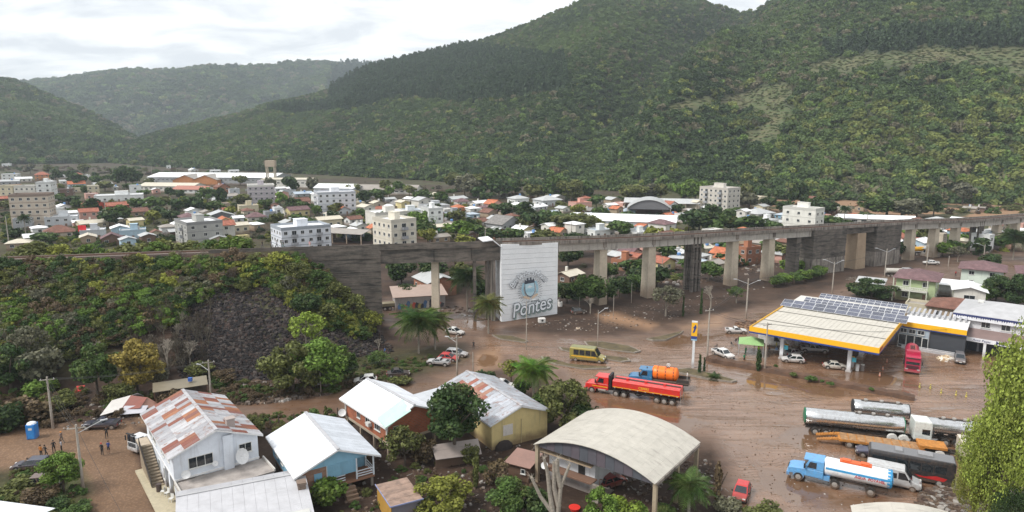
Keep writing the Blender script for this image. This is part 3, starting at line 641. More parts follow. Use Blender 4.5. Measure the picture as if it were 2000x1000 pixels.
 m.xprism([(-3.2, p.z+0.75), (-0.9, p.z+0.95), (1.2, p.z-0.9), (1.2, p.z-1.1), (-1.0, p.z+0.7), (-3.2, p.z+0.5)], -2.95, 2.6); m.build('white_cover', plain('chalky_white', (0.7, 0.71, 0.73), 0.7), T)
 # masts on the deck
 for px in (775, 1077, 1300):
  p, t, c = ax_at(axs_at_px(px)); m = MB(); m.tube(p+c*2.2, p+c*2.2+Vector((0, 0, 1.9)), 0.06, n=6); m.build('deck_post', RUST, T)
 return T
VIA = viaduct()
# mural on the painted wall
def text_mesh(s, size, mat, ext=0.01, off=0.0, shear=0.0, align='CENTER', bold=0.0):
 cu = bpy.data.curves.new('lettering', 'FONT'); cu.body = s; cu.size = size; cu.extrude = ext; cu.offset = off+bold; cu.shear = shear; cu.align_x = align; cu.align_y = 'CENTER'; cu.resolution_u = 3
 o = bpy.data.objects.new('t', cu); COL.objects.link(o); dg = bpy.context.evaluated_depsgraph_get()
 me = bpy.data.meshes.new_from_object(o.evaluated_get(dg)); bpy.data.objects.remove(o); bpy.data.curves.remove(cu)
 me.materials.clear(); me.materials.append(mat); return me
def letter(name, s, size, mat, parent, M, ext=0.01, off=0.0, shear=0.0, align='CENTER'):
 o = bpy.data.objects.new(name, text_mesh(s, size, mat, ext, off, shear, align)); COL.objects.link(o); o.parent = parent; o.matrix_local = M; return o
def mural():
 p0, t0, c0 = ax_at(axs_at_px(972)+0.1); p1, t1, c1 = ax_at(axs_at_px(1081)-0.1)
 d = (p1-p0); d.z = 0; Wd = d.length; d.normalize(); n = c0
 T = thing('wall_mural', 'painted welcome mural with town crest on the white viaduct wall', 'mural')
 o0 = p0+n*2.945; base = Matrix(((d.x, 0, n.x, o0.x), (d.y, 0, n.y, o0.y), (0, 1, 0, 0), (0, 0, 0, 1)))
 T.matrix_world = base     # local x along wall, y up, z out
 GREY = plain('mural_dark', (0.05, 0.06, 0.08), 0.8, var=0.1); LT = plain('mural_pale', (0.72, 0.76, 0.80), 0.8, var=0.05); SH = plain('mural_shade', (0.23, 0.29, 0.28), 0.8, var=0.1)
 BL = plain('mural_blue', (0.30, 0.50, 0.60), 0.8, var=0.08); LB = plain('mural_light_blue', (0.42, 0.60, 0.68), 0.8, var=0.08); TN = plain('mural_tan', (0.60, 0.46, 0.34), 0.8, var=0.08); WT = plain('mural_white', (0.66, 0.70, 0.74), 0.8, var=0.05)
 Hh = 17.2
 cx = Wd*0.515; 
 def flat(poly, z, mat, name, ext=0.012):
  m = MB(); m.prism(poly, z, z+ext); return m.build(name, mat, T)
 # curved words
 s = 'Bem Vindos a Muçum'; R = 5.3; cy = 4.5; A0, A1 = math.radians(146), math.radians(34)
 wd = {'m': 1.5, 'M': 1.6, ' ': 0.55, 'i': 0.5, 'B': 1.2, 'V': 1.1, 's': .8, 'u': 1, 'ç': .85}; ws = [wd.get(ch, 0.95) for ch in s]; tot = sum(ws); u = 0
 for ch, w in zip(s, ws):
  a = A0+(A1-A0)*(u+w/2)/tot; u += w
  if ch == ' ': continue
  M = Matrix.Translation((cx+R*math.cos(a)*1.0, cy+R*math.sin(a)*1.02, 0)) @ Matrix.Rotation((a-math.pi/2)*0.75, 4, 'Z')
  sz = 1.95 if ch in 'BMV' else 1.6
  letter('letter_outline', ch, sz, GREY, T, M @ Matrix.Translation((0, 0, 0.012)), 0.006, 0.08, 0.1)
  letter('letter', ch, sz, LT, T, M @ Matrix.Translation((0, 0, 0.026)), 0.006, 0.022, 0.1)
 M = Matrix.Translation((cx-0.1, 1.95, 0)) @ Matrix.Rotation(math.radians(3), 4, 'Z') @ Matrix.Diagonal((1.0, 1.28, 1, 1))
 letter('word_shadow', 'Pontes', 3.6, SH, T, M @ Matrix.Translation((0.22, -0.28, 0.045)), 0.005, 0.17, 0.3)
 letter('word_outline', 'Pontes', 3.6, GREY, T, M @ Matrix.Translation((0, 0, 0.062)), 0.005, 0.15, 0.3)
 letter('word', 'Pontes', 3.6, LT, T, M @ Matrix.Translation((0, 0, 0.078)), 0.005, 0.03, 0.3)
 letter('small_word', 'Cidade das', 0.62, GREY, T, Matrix.Translation((cx, 3.35, 0.094)), 0.004, 0.01, 0.1)
 # crest
 sh = lambda k, x=0, y=0: [(cx+x+k*q[0], 6.1+y+k*q[1]) for q in ((-1.15, 1.5), (1.15, 1.5), (1.15, -0.3), (0.75, -1.15), (0, -1.6), (-0.75, -1.15), (-1.15, -0.3))]
 flat(sh(1.1), 0.03, GREY, 'shield_edge'); flat(sh(1.0), 0.046, LB, 'shield'); flat([(cx-1.1, 6.3), (cx+1.1, 6.3), (cx+1.0, 5.6), (cx-1.0, 5.6)], 0.062, BL, 'shield_band'); flat([(cx-.7, 6.75), (cx, 7.2), (cx+.7, 6.75), (cx, 6.55)], 0.062, WT, 'shield_mark')
 crown = [(-1.3, 7.75), (-1.1, 8.6), (-0.85, 8.6), (-0.85, 8.3), (-0.6, 8.3), (-0.55, 8.95), (-0.2, 8.95), (-0.18, 8.4), (0.18, 8.4), (0.2, 8.95), (0.55, 8.95), (0.6, 8.3), (0.85, 8.3), (0.85, 8.6), (1.1, 8.6), (1.3, 7.75)]
 flat([(cx+a, b) for a, b in crown], 0.03, GREY, 'mural_crown')
 for sd_ in (-1, 1):
  m = MB()
  for k in range(9):
   y = 4.6+k*0.36; x = cx+sd_*(1.35+0.35*math.sin(k/8*math.pi)); m.prism([(x, y), (x+sd_*0.55, y+0.3), (x+sd_*0.15, y+0.5), (x-sd_*0.2, y+0.35)][::sd_], 0.031, 0.04)
  m.build('laurel', BL, T)
  m = MB()
  for k in range(13):
   a = math.radians(-38+k*9.5); x0, x1 = cx+sd_*2.35*math.cos(a), cx+sd_*3.1*math.cos(a); y0, y1 = 5.7+2.6*math.sin(a), 5.7+3.4*math.sin(a)
   m.prism([(x0, y0), (x1, y1), (x1, y1+0.08), (x0, y0+0.08)][::sd_], 0.016, 0.022)
  m.build('ray_lines', GREY if sd_ else GREY, T)
  flat([(cx+sd_*0.2, 4.25), (cx+sd_*1.6, 5.0), (cx+sd_*1.9, 4.6), (cx+sd_*0.4, 3.8)][::sd_], 0.033, TN, 'ribbon')
  flat([(cx+sd_*3.6, 7.1), (cx+sd_*2.6, 8.4), (cx+sd_*2.75, 8.5), (cx+sd_*3.8, 7.15)][::sd_], 0.016, GREY, 'flourish', 0.008)
mural()
# ================================================================ building materials (colour comes from the object)
def wallmat():
 q = NT('painted_wall'); n1 = q.noise(0.5, 6, 0.65); n2 = q.noise(4, 4, 0.6)
 c = q.mix(1.0, q.ocol(), q.ramp(n1, 0.3, 0.7, 0.84, 1.06), 'MULTIPLY')
 st = q.noise(1.0, 5, 0.6, sc=(2.2, 2.2, 0.25)); c = q.mix(q.ramp(st, 0.55, 0.75, 0, 0.35), c, (0.17, 0.15, 0.13))
 c = q.mudline(c, 1.5, 0.7); q.set(c, 0.8, 0, 0.3); q.bump(n2, 0.15, 0.02); return q.m
WALLM = wallmat()
def tilemat():
 q = NT('clay_tile'); w = q.n('ShaderNodeTexWave', wave_type='BANDS', bands_direction='Y'); w.inputs['Scale'].default_value = 1.3; w.inputs['Distortion'].default_value = 0.3; q.l(q.obj(), w.inputs[0])
 w2 = q.n('ShaderNodeTexWave', wave_type='BANDS', bands_direction='X'); w2.inputs['Scale'].default_value = 1.0; q.l(q.obj(), w2.inputs[0])
 n = q.noise(0.9, 5, 0.65); c = q.mix(1.0, q.ocol(), q.ramp(n, 0.3, 0.7, 0.6, 1.25), 'MULTIPLY')
 h = q.math('ADD', w.outputs['Fac'], q.math('MULTIPLY', w2.outputs['Fac'], 0.6)); c = q.mix(q.ramp(h, 0.1, 0.6, 0.35, 0), c, (0.04, 0.025, 0.02))
 q.set(c, 0.75, 0, 0.3); q.bump(h, 0.6, 0.05); return q.m
TILE = tilemat()
def sheetmat(name, metal=0.35, rough=0.38, stain=0.25):
 q = NT(name); w = q.n('ShaderNodeTexWave', wave_type='BANDS', bands_direction='Y'); w.inputs['Scale'].default_value = 1.6; q.l(q.obj(), w.inputs[0])
 n = q.noise(0.7, 6, 0.65); st = q.noise(1, 5, 0.6, vec=q.obj(), sc=(0.35, 3.0, 1))
 c = q.mix(1.0, q.ocol(), q.ramp(n, 0.3, 0.7, 0.86, 1.08), 'MULTIPLY'); c = q.mix(q.ramp(st, 0.56, 0.72, 0, stain), c, (0.13, 0.11, 0.10))
 q.set(c, rough, metal, 0.4); q.bump(w.outputs['Fac'], 0.08, 0.02); return q.m
def oldsheet():
 m = sheetmat('old_roof_sheet', 0.0, 0.6, 0.5); t = m.node_tree; b = [n for n in t.nodes if n.type == 'BSDF_PRINCIPLED'][0]; src = b.inputs['Base Color'].links[0].from_socket
 g = t.nodes.new('ShaderNodeNewGeometry'); n = t.nodes.new('ShaderNodeTexNoise'); n.inputs['Scale'].default_value = 1.1; n.inputs['Detail'].default_value = 8; n.inputs['Roughness'].default_value = .7; r = t.nodes.new('ShaderNodeMapRange'); r.inputs[1].default_value = .52; r.inputs[2].default_value = .66; r.inputs[4].default_value = .75
 x = t.nodes.new('ShaderNodeMixRGB'); x.inputs[2].default_value = (.20, .085, .045, 1); t.links.new(g.outputs['Position'], n.inputs['Vector']); t.links.new(n.outputs[0], r.inputs[0]); t.links.new(r.outputs[0], x.inputs[0]); t.links.new(src, x.inputs[1]); t.links.new(x.outputs[0], b.inputs['Base Color']); return m
OLDSHEET = oldsheet()
SHEET = sheetmat('roof_sheet', 0.0, 0.42, 0.35); SHEETP = sheetmat('pale_sheet', 0.0, 0.5, 0.15)
GLASS = plain('window_glass', (0.02, 0.025, 0.03), 0.08, var=0.2, spec=0.8); FRAME = plain('window_frame', (0.6, 0.6, 0.58), 0.5, var=0.05)
TRIM = plain('trim', None, 0.6, var=0.1); BRICK = None
def brickmat():
 q = NT('brick'); b = q.n('ShaderNodeTexBrick'); b.inputs['Scale'].default_value = 1.0; b.inputs['Brick Width'].default_value = 0.5; b.inputs['Row Height'].default_value = 0.22; b.inputs['Mortar Size'].default_value = 0.02
 # walls are vertical: drive the courses with height
 sp = q.n('ShaderNodeSeparateXYZ'); q.l(q.obj(), sp.inputs[0]); cb = q.n('ShaderNodeCombineXYZ'); q.l(q.math('ADD', sp.outputs[0], sp.outputs[1]), cb.inputs[0]); q.l(sp.outputs[2], cb.inputs[1]); q.l(cb.outputs[0], b.inputs['Vector'])
 c = q.ocol(); b.inputs['Mortar'].default_value = (0.22, 0.18, 0.15, 1); q.l(c, b.inputs['Color1']); q.l(q.mix(1.0, c, (0.75, 0.7, 0.68), 'MULTIPLY'), b.inputs['Color2'])
 c = q.mix(q.ramp(q.noise(0.7, 5), 0.5, 0.75, 0, 0.4), b.outputs[0], (0.12, 0.08, 0.06)); c = q.mudline(c, 1.2, 0.5); q.set(c, 0.85, 0, 0.2); q.bump(b.outputs['Fac'], -0.3, 0.02); return q.m
BRICK = brickmat()
C = dict(white=(0.72, 0.73, 0.72), offw=(0.62, 0.60, 0.55), cream=(0.58, 0.52, 0.38), beige=(0.50, 0.44, 0.35), tan=(0.36, 0.28, 0.20), yellow=(0.58, 0.50, 0.26), grey=(0.34, 0.35, 0.36), lgrey=(0.50, 0.52, 0.54), dgrey=(0.14, 0.14, 0.15), lilac=(0.42, 0.38, 0.41), blue=(0.20, 0.40, 0.55), pale=(0.42, 0.56, 0.66), green=(0.30, 0.45, 0.20), mint=(0.48, 0.62, 0.50), pink=(0.62, 0.36, 0.30), orange=(0.55, 0.24, 0.10), brown=(0.16, 0.10, 0.075), red=(0.45, 0.08, 0.05), emer=(0.03, 0.30, 0.15),
 rtile=(0.36, 0.13, 0.085), otile=(0.48, 0.16, 0.08), btile=(0.19, 0.09, 0.065), ptile=(0.17, 0.10, 0.105), gtile=(0.22, 0.21, 0.20), wsheet=(0.80, 0.81, 0.82), gsheet=(0.42, 0.43, 0.43), csheet=(0.55, 0.50, 0.40), bsheet=(0.38, 0.44, 0.50), dsheet=(0.20, 0.17, 0.15), fibro=(0.28, 0.25, 0.22), brick=(0.38, 0.16, 0.09))
CN = dict(white='white', offw='off-white', cream='cream', beige='beige', tan='tan', yellow='pale yellow', grey='grey', lgrey='pale grey', dgrey='dark grey', lilac='lilac grey', blue='blue', pale='light blue', green='green', mint='mint green', pink='pink', orange='orange', brown='dark brown', red='red', emer='emerald green', brick='red brick',
 rtile='red tile roof', otile='orange tile roof', btile='dark red tile roof', ptile='purple brown tile roof', gtile='grey tile roof', wsheet='bright white metal roof', gsheet='grey metal roof', csheet='cream metal roof', bsheet='blue grey roof', dsheet='dark rusty roof', fibro='weathered fibre cement roof')
WIN = {}
def window_mesh(w, h, bars=1, frame=FRAME, fr=0.07):
 key = (round(w, 2), round(h, 2), bars, frame.name)
 if key in WIN: return WIN[key]
 m = MB(); d = 0.06
 for sx in (-1, 1): m.box(sx*(w/2-fr/2), 0, 0, fr, d, h, k=0)
 m.box(0, 0, 0, w-2*fr, d, fr, k=0); m.box(0, 0, h-fr, w-2*fr, d, fr, k=0)
 for i in range(bars): m.box(-w/2+w*(i+1)/(bars+1), 0.004, fr, fr*0.7, d, h-2*fr, k=0)
 m.box(0, -0.02, -0.07, w+0.14, 0.16, 0.068, k=0)       # sill
 m.box(0, 0.012, fr, w-2*fr, 0.02, h-2*fr, k=1)
 WIN[key] = m.mesh('window', [frame, GLASS]); return WIN[key]
def add_window(T, side, u, z, w, h, W_, L_, bars=1, me=None, name='window'):
 me = me or window_mesh(w, h, bars)
 e = 0.033
 if side == 'F': loc, rz = (u, -e, z), 0
 elif side == 'B': loc, rz = (u, L_+e, z), math.pi
 elif side == 'L': loc, rz = (-e, u, z), -math.pi/2
 else: loc, rz = (W_+e, u, z), math.pi/2
 return inst(name, me, T, loc, rz)
def door_mesh(w=0.9, h=2.1, mat=None):
 m = MB(); m.box(0, 0, 0, w, 0.07, h, k=0); m.box(0, -0.045, 0.15, w*0.7, 0.02, h*0.4, k=0); m.box(w*0.38, -0.06, 1.0, 0.06, 0.05, 0.12, k=1); return m.mesh('door', [mat or TRIM, FRAME])
DOOR = door_mesh()
def gable_roof(T, w, l, eave, rise, ov, mat, color, th=0.12, name='roof', x0=0.0):
 m = MB(); ow = ov; hw = w/2; sl = rise/(hw); e = eave-ov*sl
 for s in (-1, 1):
  a = [(x0+hw, -ov, eave+rise), (x0+hw, l+ov, eave+rise), (x0+hw+s*(hw+ov), l+ov, e), (x0+hw+s*(hw+ov), -ov, e)]
  if s < 0: a = a[::-1]
  m.hexa([(q[0], q[1], q[2]-0.005) for q in a], [(q[0], q[1], q[2]+th) for q in a])
 m.box(x0+hw, l/2, eave+rise+th-0.03, 0.36, l+2*ov+0.02, 0.07)
 return m.build(name, mat, T, color=color)
def hip_roof(T, w, l, eave, rise, ov, mat, color, name='roof'):
 m = MB(); x0, x1, y0, y1 = -ov, w+ov, -ov, l+ov; k = min(w, l)/2; 
 if l >= w: r0, r1 = (w/2, k*0.95, eave+rise), (w/2, l-k*0.95, eave+rise)
 else: r0, r1 = (k*0.95, l/2, eave+rise), (w-k*0.95, l/2, eave+rise)
 v = [(x0, y0, eave), (x1, y0, eave), (x1, y1, eave), (x0, y1, eave), r0, r1] + [(x0, y0, eave-0.14), (x1, y0, eave-0.14), (x1, y1, eave-0.14), (x0, y1, eave-0.14)]
 if l >= w: f = [(0, 1, 4), (1, 2, 5, 4), (2, 3, 5), (3, 0, 4, 5)]
 else: f = [(0, 1, 5, 4), (1, 2, 5), (2, 3, 4, 5), (3, 0, 4)]
 f += [(6, 7, 1, 0), (7, 8, 2, 1), (8, 9, 3, 2), (9, 6, 0, 3), (9, 8, 7, 6)]
 m.add(v, f); return m.build(name, mat, T, color=color)
def wall_body(T, w, l, eave, rise, mat, color, z0=-0.6, name='wall', gable=True):
 m = MB()
 if gable and rise > 0: m.xprism([(0, z0), (w, z0), (w, eave-0.02), (w/2, eave+rise-0.02), (0, eave-0.02)], 0, l)
 else: m.box(w/2, l/2, z0, w, l, eave-z0-0.02)
 return m.build(name, mat, T, color=color)
def building(name, label, cat, x, y, rz, w, l, eave, kind, wc, rc, group=None, floors=1, rise=None, win=True, sheet=None, ov=0.5, z0=-0.6, winw=1.3, wgap=3.2, sides='FLR', centre=True, box=False, wm=None):
 """front left corner at the origin of the thing, front along +x, ridge along y"""
 T = thing(name, label, cat, (x, y, 0), rz, group)
 if centre:
  c, s = math.cos(rz), math.sin(rz); T.location = (x-(w/2*c-l/2*s), y-(w/2*s+l/2*c), 0)
 rise = rise if rise is not None else (0.22*w if rc.endswith('sheet') or rc == 'fibro' else 0.32*w)*0.75
 wm = wm or (BRICK if wc == 'brick' else WALLM)
 wcol = C[wc] if isinstance(wc, str) else wc; rcol = C[rc]
 rm = TILE if rc.endswith('tile') else SHEET
 if kind == 'gable': wall_body(T, w, l, eave, rise, wm, wcol, z0); gable_roof(T, w, l, eave, rise, ov, rm, rcol)
 elif kind == 'hip': wall_body(T, w, l, eave, 0, wm, wcol, z0); hip_roof(T, w, l, eave, rise, ov, rm, rcol)
 elif kind == 'shed':
  wall_body(T, w, l, eave, 0, wm, wcol, z0); m = MB(); r2 = rise*0.5; m.hexa([(-ov, -ov, eave), (w+ov, -ov, eave), (w+ov, l+ov, eave+r2), (-ov, l+ov, eave+r2)], [(-ov, -ov, eave+.12), (w+ov, -ov, eave+.12), (w+ov, l+ov, eave+r2+.12), (-ov, l+ov, eave+r2+.12)]); m.build('roof', rm, T, color=rcol)
 else:
  wall_body(T, w, l, eave, 0, wm, wcol, z0)
  m = MB(); m.box(w/2, l/2, eave-0.02+0.001, w-0.5, l-0.5, 0.08); m.build('roof', SHEET, T, color=rcol)
  m = MB(); t = 0.22
  for a in ((w/2, -0.02+t/2, w+.04, t), (w/2, l+.02-t/2, w+.04, t)): m.box(a[0], a[1], eave-0.35, a[2], a[3], 0.9)
  for a in ((-0.02+t/2, l/2), (w+.02-t/2, l/2)): m.box(a[0], a[1], eave-0.35, t, l-2*t+.03, 0.9)
  m.build('parapet', TRIM, T, color=tuple(0.8*q for q in wcol))
  if box: m = MB(); m.box(w*0.55, l*0.5, eave+0.07, w*0.28, l*0.3, 2.4); m.box(w*0.55, l*0.5, eave+2.471, w*0.28+0.3, l*0.3+.3, 0.15); m.build('stair_box', WALLM, T, color=wcol)
 if win:
  fh = eave/floors
  for f in range(floors):
   z = f*fh+fh*0.36; hh = min(1.25, fh*0.42)
   for sd_, ext in (('F', w), ('L', l), ('R', l)):
    if sd_ not in sides: continue
    n = max(1, int(ext/wgap))
    for i in range(n):
     u = ext*(i+0.5)/n
     if f == 0 and sd_ == 'F' and i == n//2 and n > 1: inst('door', DOOR, T, (u, -0.036, 0.02), 0, color=(0.2, 0.12, 0.08)); continue
     add_window(T, sd_, u, z, winw, hh, w, l, 1)
 return T
LAND = []        # (px, py, phrase) landmarks used to word the labels of small houses and trees
def nearest_phrase(px, py, used, base):
 c = sorted(LAND, key=lambda q: math.hypot(q[0]-px, (q[1]-py)*2.2))
 for l in c[:60]:
  dx, dy = px-l[0], (py-l[1])*2.2
  rel = ('right of' if dx > 0 else 'left of') if abs(dx) > abs(dy) else ('in front of' if dy > 0 else 'behind')
  for pre in ('just ', 'a little way ', 'well '):
   if pre == 'just ' and math.hypot(dx, dy) > 70: continue
   if pre == 'well ' and math.hypot(dx, dy) < 60: continue
   s = '%s %s%s %s' % (base, pre, rel, l[2])
   if s not in used and len(s.replace('-', ' ').split()) <= 16: used.add(s); return s
 i = 0
 s = base+' at the edge of town'; used.add(s); return s
USED = set()
# ================================================================ large blocks of the town, each with its own outline
def block(label, corner, rz, w, l, floors, wc, band=None, fh=2.9, balc='F', name='apartment_block', roof='wsheet', box=True, wgap=3.0, cat='building', strip=None):
 """flat roofed apartment block; corner = near corner pixel on the ground"""
 p = G(*corner); T = thing(name, label, cat, (p.x, p.y, 0), rz)
 H = floors*fh; col = C[wc] if isinstance(wc, str) else wc
 wall_body(T, w, l, H, 0, WALLM, col)
 m = MB(); m.box(w/2, l/2, H-0.018, w-0.6, l-0.6, 0.12); m.build('roof', SHEET, T, color=C[roof])
 m = MB(); t = 0.25; bc = band or tuple(0.7*q for q in col)
 for a in ((w/2, t/2-.05, w+.1, t), (w/2, l+.05-t/2, w+.1, t)): m.box(a[0], a[1], H-0.3, a[2], a[3], 1.15)
 for a in (t/2-.05, w+.05-t/2): m.box(a, l/2, H-0.3, t, l-2*t+.09, 1.15)
 m.build('parapet', TRIM, T, color=bc)
 m = MB()
 for f in range(1, floors): m.box(w/2, l/2, f*fh-0.14, w+0.10, l+0.10, 0.22)
 m.build('floor_band', TRIM, T, color=bc)
 if box: m = MB(); m.box(w*0.5, l*0.5, H+0.1, w*0.22, l*0.34, 2.6); m.box(w*0.5, l*0.5, H+2.701, w*0.22+.3, l*0.34+.3, 0.16); m.build('stair_box', WALLM, T, color=col)
 wm_ = window_mesh(1.25, 1.2, 1)
 for f in range(floors):
  z = f*fh+1.0
  for sd_, ext in (('F', w), ('L', l), ('R', l)):
   n = max(2, int(ext/wgap))
   for i in range(n):
    u = ext*(i+0.5)/n
    if sd_ == balc and n > 2 and i % 3 == 1:
     b = MB(); b.box(0, -0.6, 0.0, 2.1, 1.2, 0.14); b.box(0, -1.16, 0.14, 2.1, 0.06, 0.85); b.box(-1.02, -0.6, .14, .06, 1.06, .85); b.box(1.02, -0.6, .14, .06, 1.06, .85)
     loc, r = ((u, -0.06, f*fh+0.1), 0) if sd_ == 'F' else ((-0.06, u, f*fh+0.1), -math.pi/2) if sd_ == 'L' else ((w+.06, u, f*fh+.1), math.pi/2)
     if 'balc_me' not in globals(): globals()['balc_me'] = b.mesh('balcony', [TRIM])
     inst('balcony', balc_me, T, loc, r, color=(0.3, 0.31, 0.33)); add_window(T, sd_, u, f*fh+0.35, 1.7, 2.0, w, l, 1)
    else: add_window(T, sd_, u, z, 1.25, 1.2, w, l, 1, wm_)
 if strip:
  m = MB()
  for u in strip: m.box(u, -0.12, -.5, 1.6, 0.22, H+0.5)
  m.build('pilaster', TRIM, T, color=(0.22, 0.14, 0.11))
 LAND.append((proj(p.x, p.y, 0)[0], proj(p.x, p.y, H/2)[1], 'the '+label.split(' with ')[0].split(' at ')[0])); return T
D = math.radians
block('grey concrete three storey block with white roof behind the track', (368, 484), D(40), 13, 17, 3, (0.36, 0.36, 0.34), band=(0.22, 0.22, 0.22), balc='L', wgap=3.6)
block('grey and white three storey flats with grey bands', (552, 497), D(35), 18, 13, 3, (0.66, 0.69, 0.74), band=(0.30, 0.33, 0.37), balc='F')
block('cream four storey flats standing against the deck', (766, 504), D(40), 10, 13, 4, (0.62, 0.58, 0.49), band=(0.50, 0.47, 0.40), balc='F', fh=3.1)
block('lilac grey four storey flats with cream corner', (486, 404), D(22), 15, 13, 4, 'lilac', band=(0.6, 0.58, 0.54), balc='L', fh=3.0)
block('white four storey flats with grey balcony corner', (622, 420), D(24), 20, 14, 4, (0.66, 0.67, 0.70), band=(0.40, 0.42, 0.46), balc='L', fh=2.8)
block('beige five storey flats with brown lines at the left edge', (24, 448), D(20), 15, 11, 5, (0.50, 0.43, 0.35), band=(0.20, 0.15, 0.12), balc='L', box=False, fh=2.95)
block('white four storey flats with white stair tower', (74, 396), D(20), 8, 14, 4, 'white', balc='F', fh=3.0)
block('white flats with paired dark windows', (30, 392), D(10), 12, 12, 3, 'offw', balc='B', box=False)
block('cream flats cut by the left edge', (-10, 392), D(10), 11, 12, 3, 'cream', balc='B', box=False)
block('unfinished five storey block with brown pilasters', (1419, 419), D(38), 11.5, 18, 5, (0.52, 0.49, 0.44), band=(0.42, 0.39, 0.35), balc='L', fh=2.65)
block('white blank walled block behind the viaduct', (1590, 456), D(40), 8, 15, 3, (0.68, 0.67, 0.62), balc='F', fh=3.3, wgap=5)
block('white narrow three storey block beside the cream flats', (838, 448), D(30), 7, 9, 3, 'white', balc='B', wgap=3)
# ================================================================ long halls and sheds
def hall(label, px, py, w, l, rz, eave, rise, wc, rc, name='warehouse', arch=False, open_=False, group=None, cat='building'):
 p = G(px, py); T = thing(name, label, cat, (p.x, p.y, 0), rz, group)
 if not open_: wall_body(T, w, l, eave, 0 if arch else rise, BRICK if wc == 'brick' else WALLM, C[wc])
 else:
  for i in range(int(l/6)+1):
   for x in (0.2, w-0.2): m = MB(); m.box(x, 0.2+(l-.4)*i/int(l/6), -.5, .35, .35, eave+.5); m.build('post', CONC, T)
  m = MB(); m.box(w/2, l-.3, -.5, w-1, .2, eave*0.8); m.build('back_wall', WALLM, T, color=C['brown'])
 if arch:
  n = 12; up = []; 
  for i in range(n+1): a = i/n; up.append((-.4+(w+.8)*a, eave+rise*(1-(2*a-1)**2)))
  m = MB(); m.xprism(up+[(x, z-0.16) for x, z in up[::-1]], -.5, l+.5); m.build('roof', SHEET, T, color=C[rc])
  m = MB(); m.xprism([(x, z-0.17) for x, z in up[1:-1]]+[(w-.5, eave-0.5), (.5, eave-0.5)], 0, 0.15); m.build('gable_panel', TRIM, T, color=C['dgrey'])
 else: gable_roof(T, w, l, eave, rise, 0.5, SHEET, C[rc])
 if not open_:
  n = int(l/4)
  for i in range(n):
   add_window(T, 'L', l*(i+.5)/n, eave*0.55, 2.4, 1.0, w, l, 2); 
   if rz > 0.3: add_window(T, 'R', l*(i+.5)/n, eave*0.55, 2.4, 1.0, w, l, 2)
 q = proj(p.x, p.y, eave); LAND.append((q[0], q[1], 'the '+label.split(' with ')[0].split(' behind ')[0])); return T
hall('long pale roofed factory hall left of the water tower', 535, 361, 36, 115, D(84), 6, 3, 'grey', 'wsheet')
for i, (px, lb) in enumerate(((338, 'left orange brick gable shed of the factory'), (377, 'right orange brick gable shed of the factory'))):
 hall(lb, px, 362, 20, 26, D(4), 4.5, 4, 'orange', 'fibro', group='brick gabled factory sheds', name='brick_shed')
hall('low cream hall with pale roof before the brick sheds', 378, 376, 16, 44, D(82), 4.5, 2, 'offw', 'csheet')
hall('red brown roofed low hall by the factory', 400, 380, 14, 26, D(80), 3.5, 2, 'white', 'rtile')
hall('cream walled hall right of the water tower', 606, 368, 18, 40, D(86), 7, 0.8, 'offw', 'csheet')
hall('white roofed warehouse with grey walls in mid town', 690, 382, 16, 30, D(78), 5, 2.5, 'lgrey', 'wsheet')
hall('long low warehouse with weathered grey roof', 812, 381, 18, 52, D(82), 3.5, 3, 'offw', 'fibro')
hall('arched roof gymnasium with dark gable', 1225, 423, 22, 20, D(-12), 4.5, 4.5, 'brown', 'gsheet', arch=True, open_=True, name='gymnasium')
hall('long grey roofed shed joined to the gymnasium', 1364, 416, 12, 40, D(76), 5, 2, 'dgrey', 'gsheet', open_=True, name='long_shed')
hall('long white roofed warehouse with a row of windows', 1318, 458, 15, 46, D(74), 5, 2.2, 'lgrey', 'wsheet')
hall('low white roofed shed behind the right viaduct', 1790, 445, 11, 32, D(74), 3.5, 1.2, 'offw', 'wsheet')
hall('brown open shed with flat pale roofs beside the cream flats', 706, 478, 12, 20, D(70), 4, 1.0, 'brown', 'fibro', open_=True, name='open_shed')
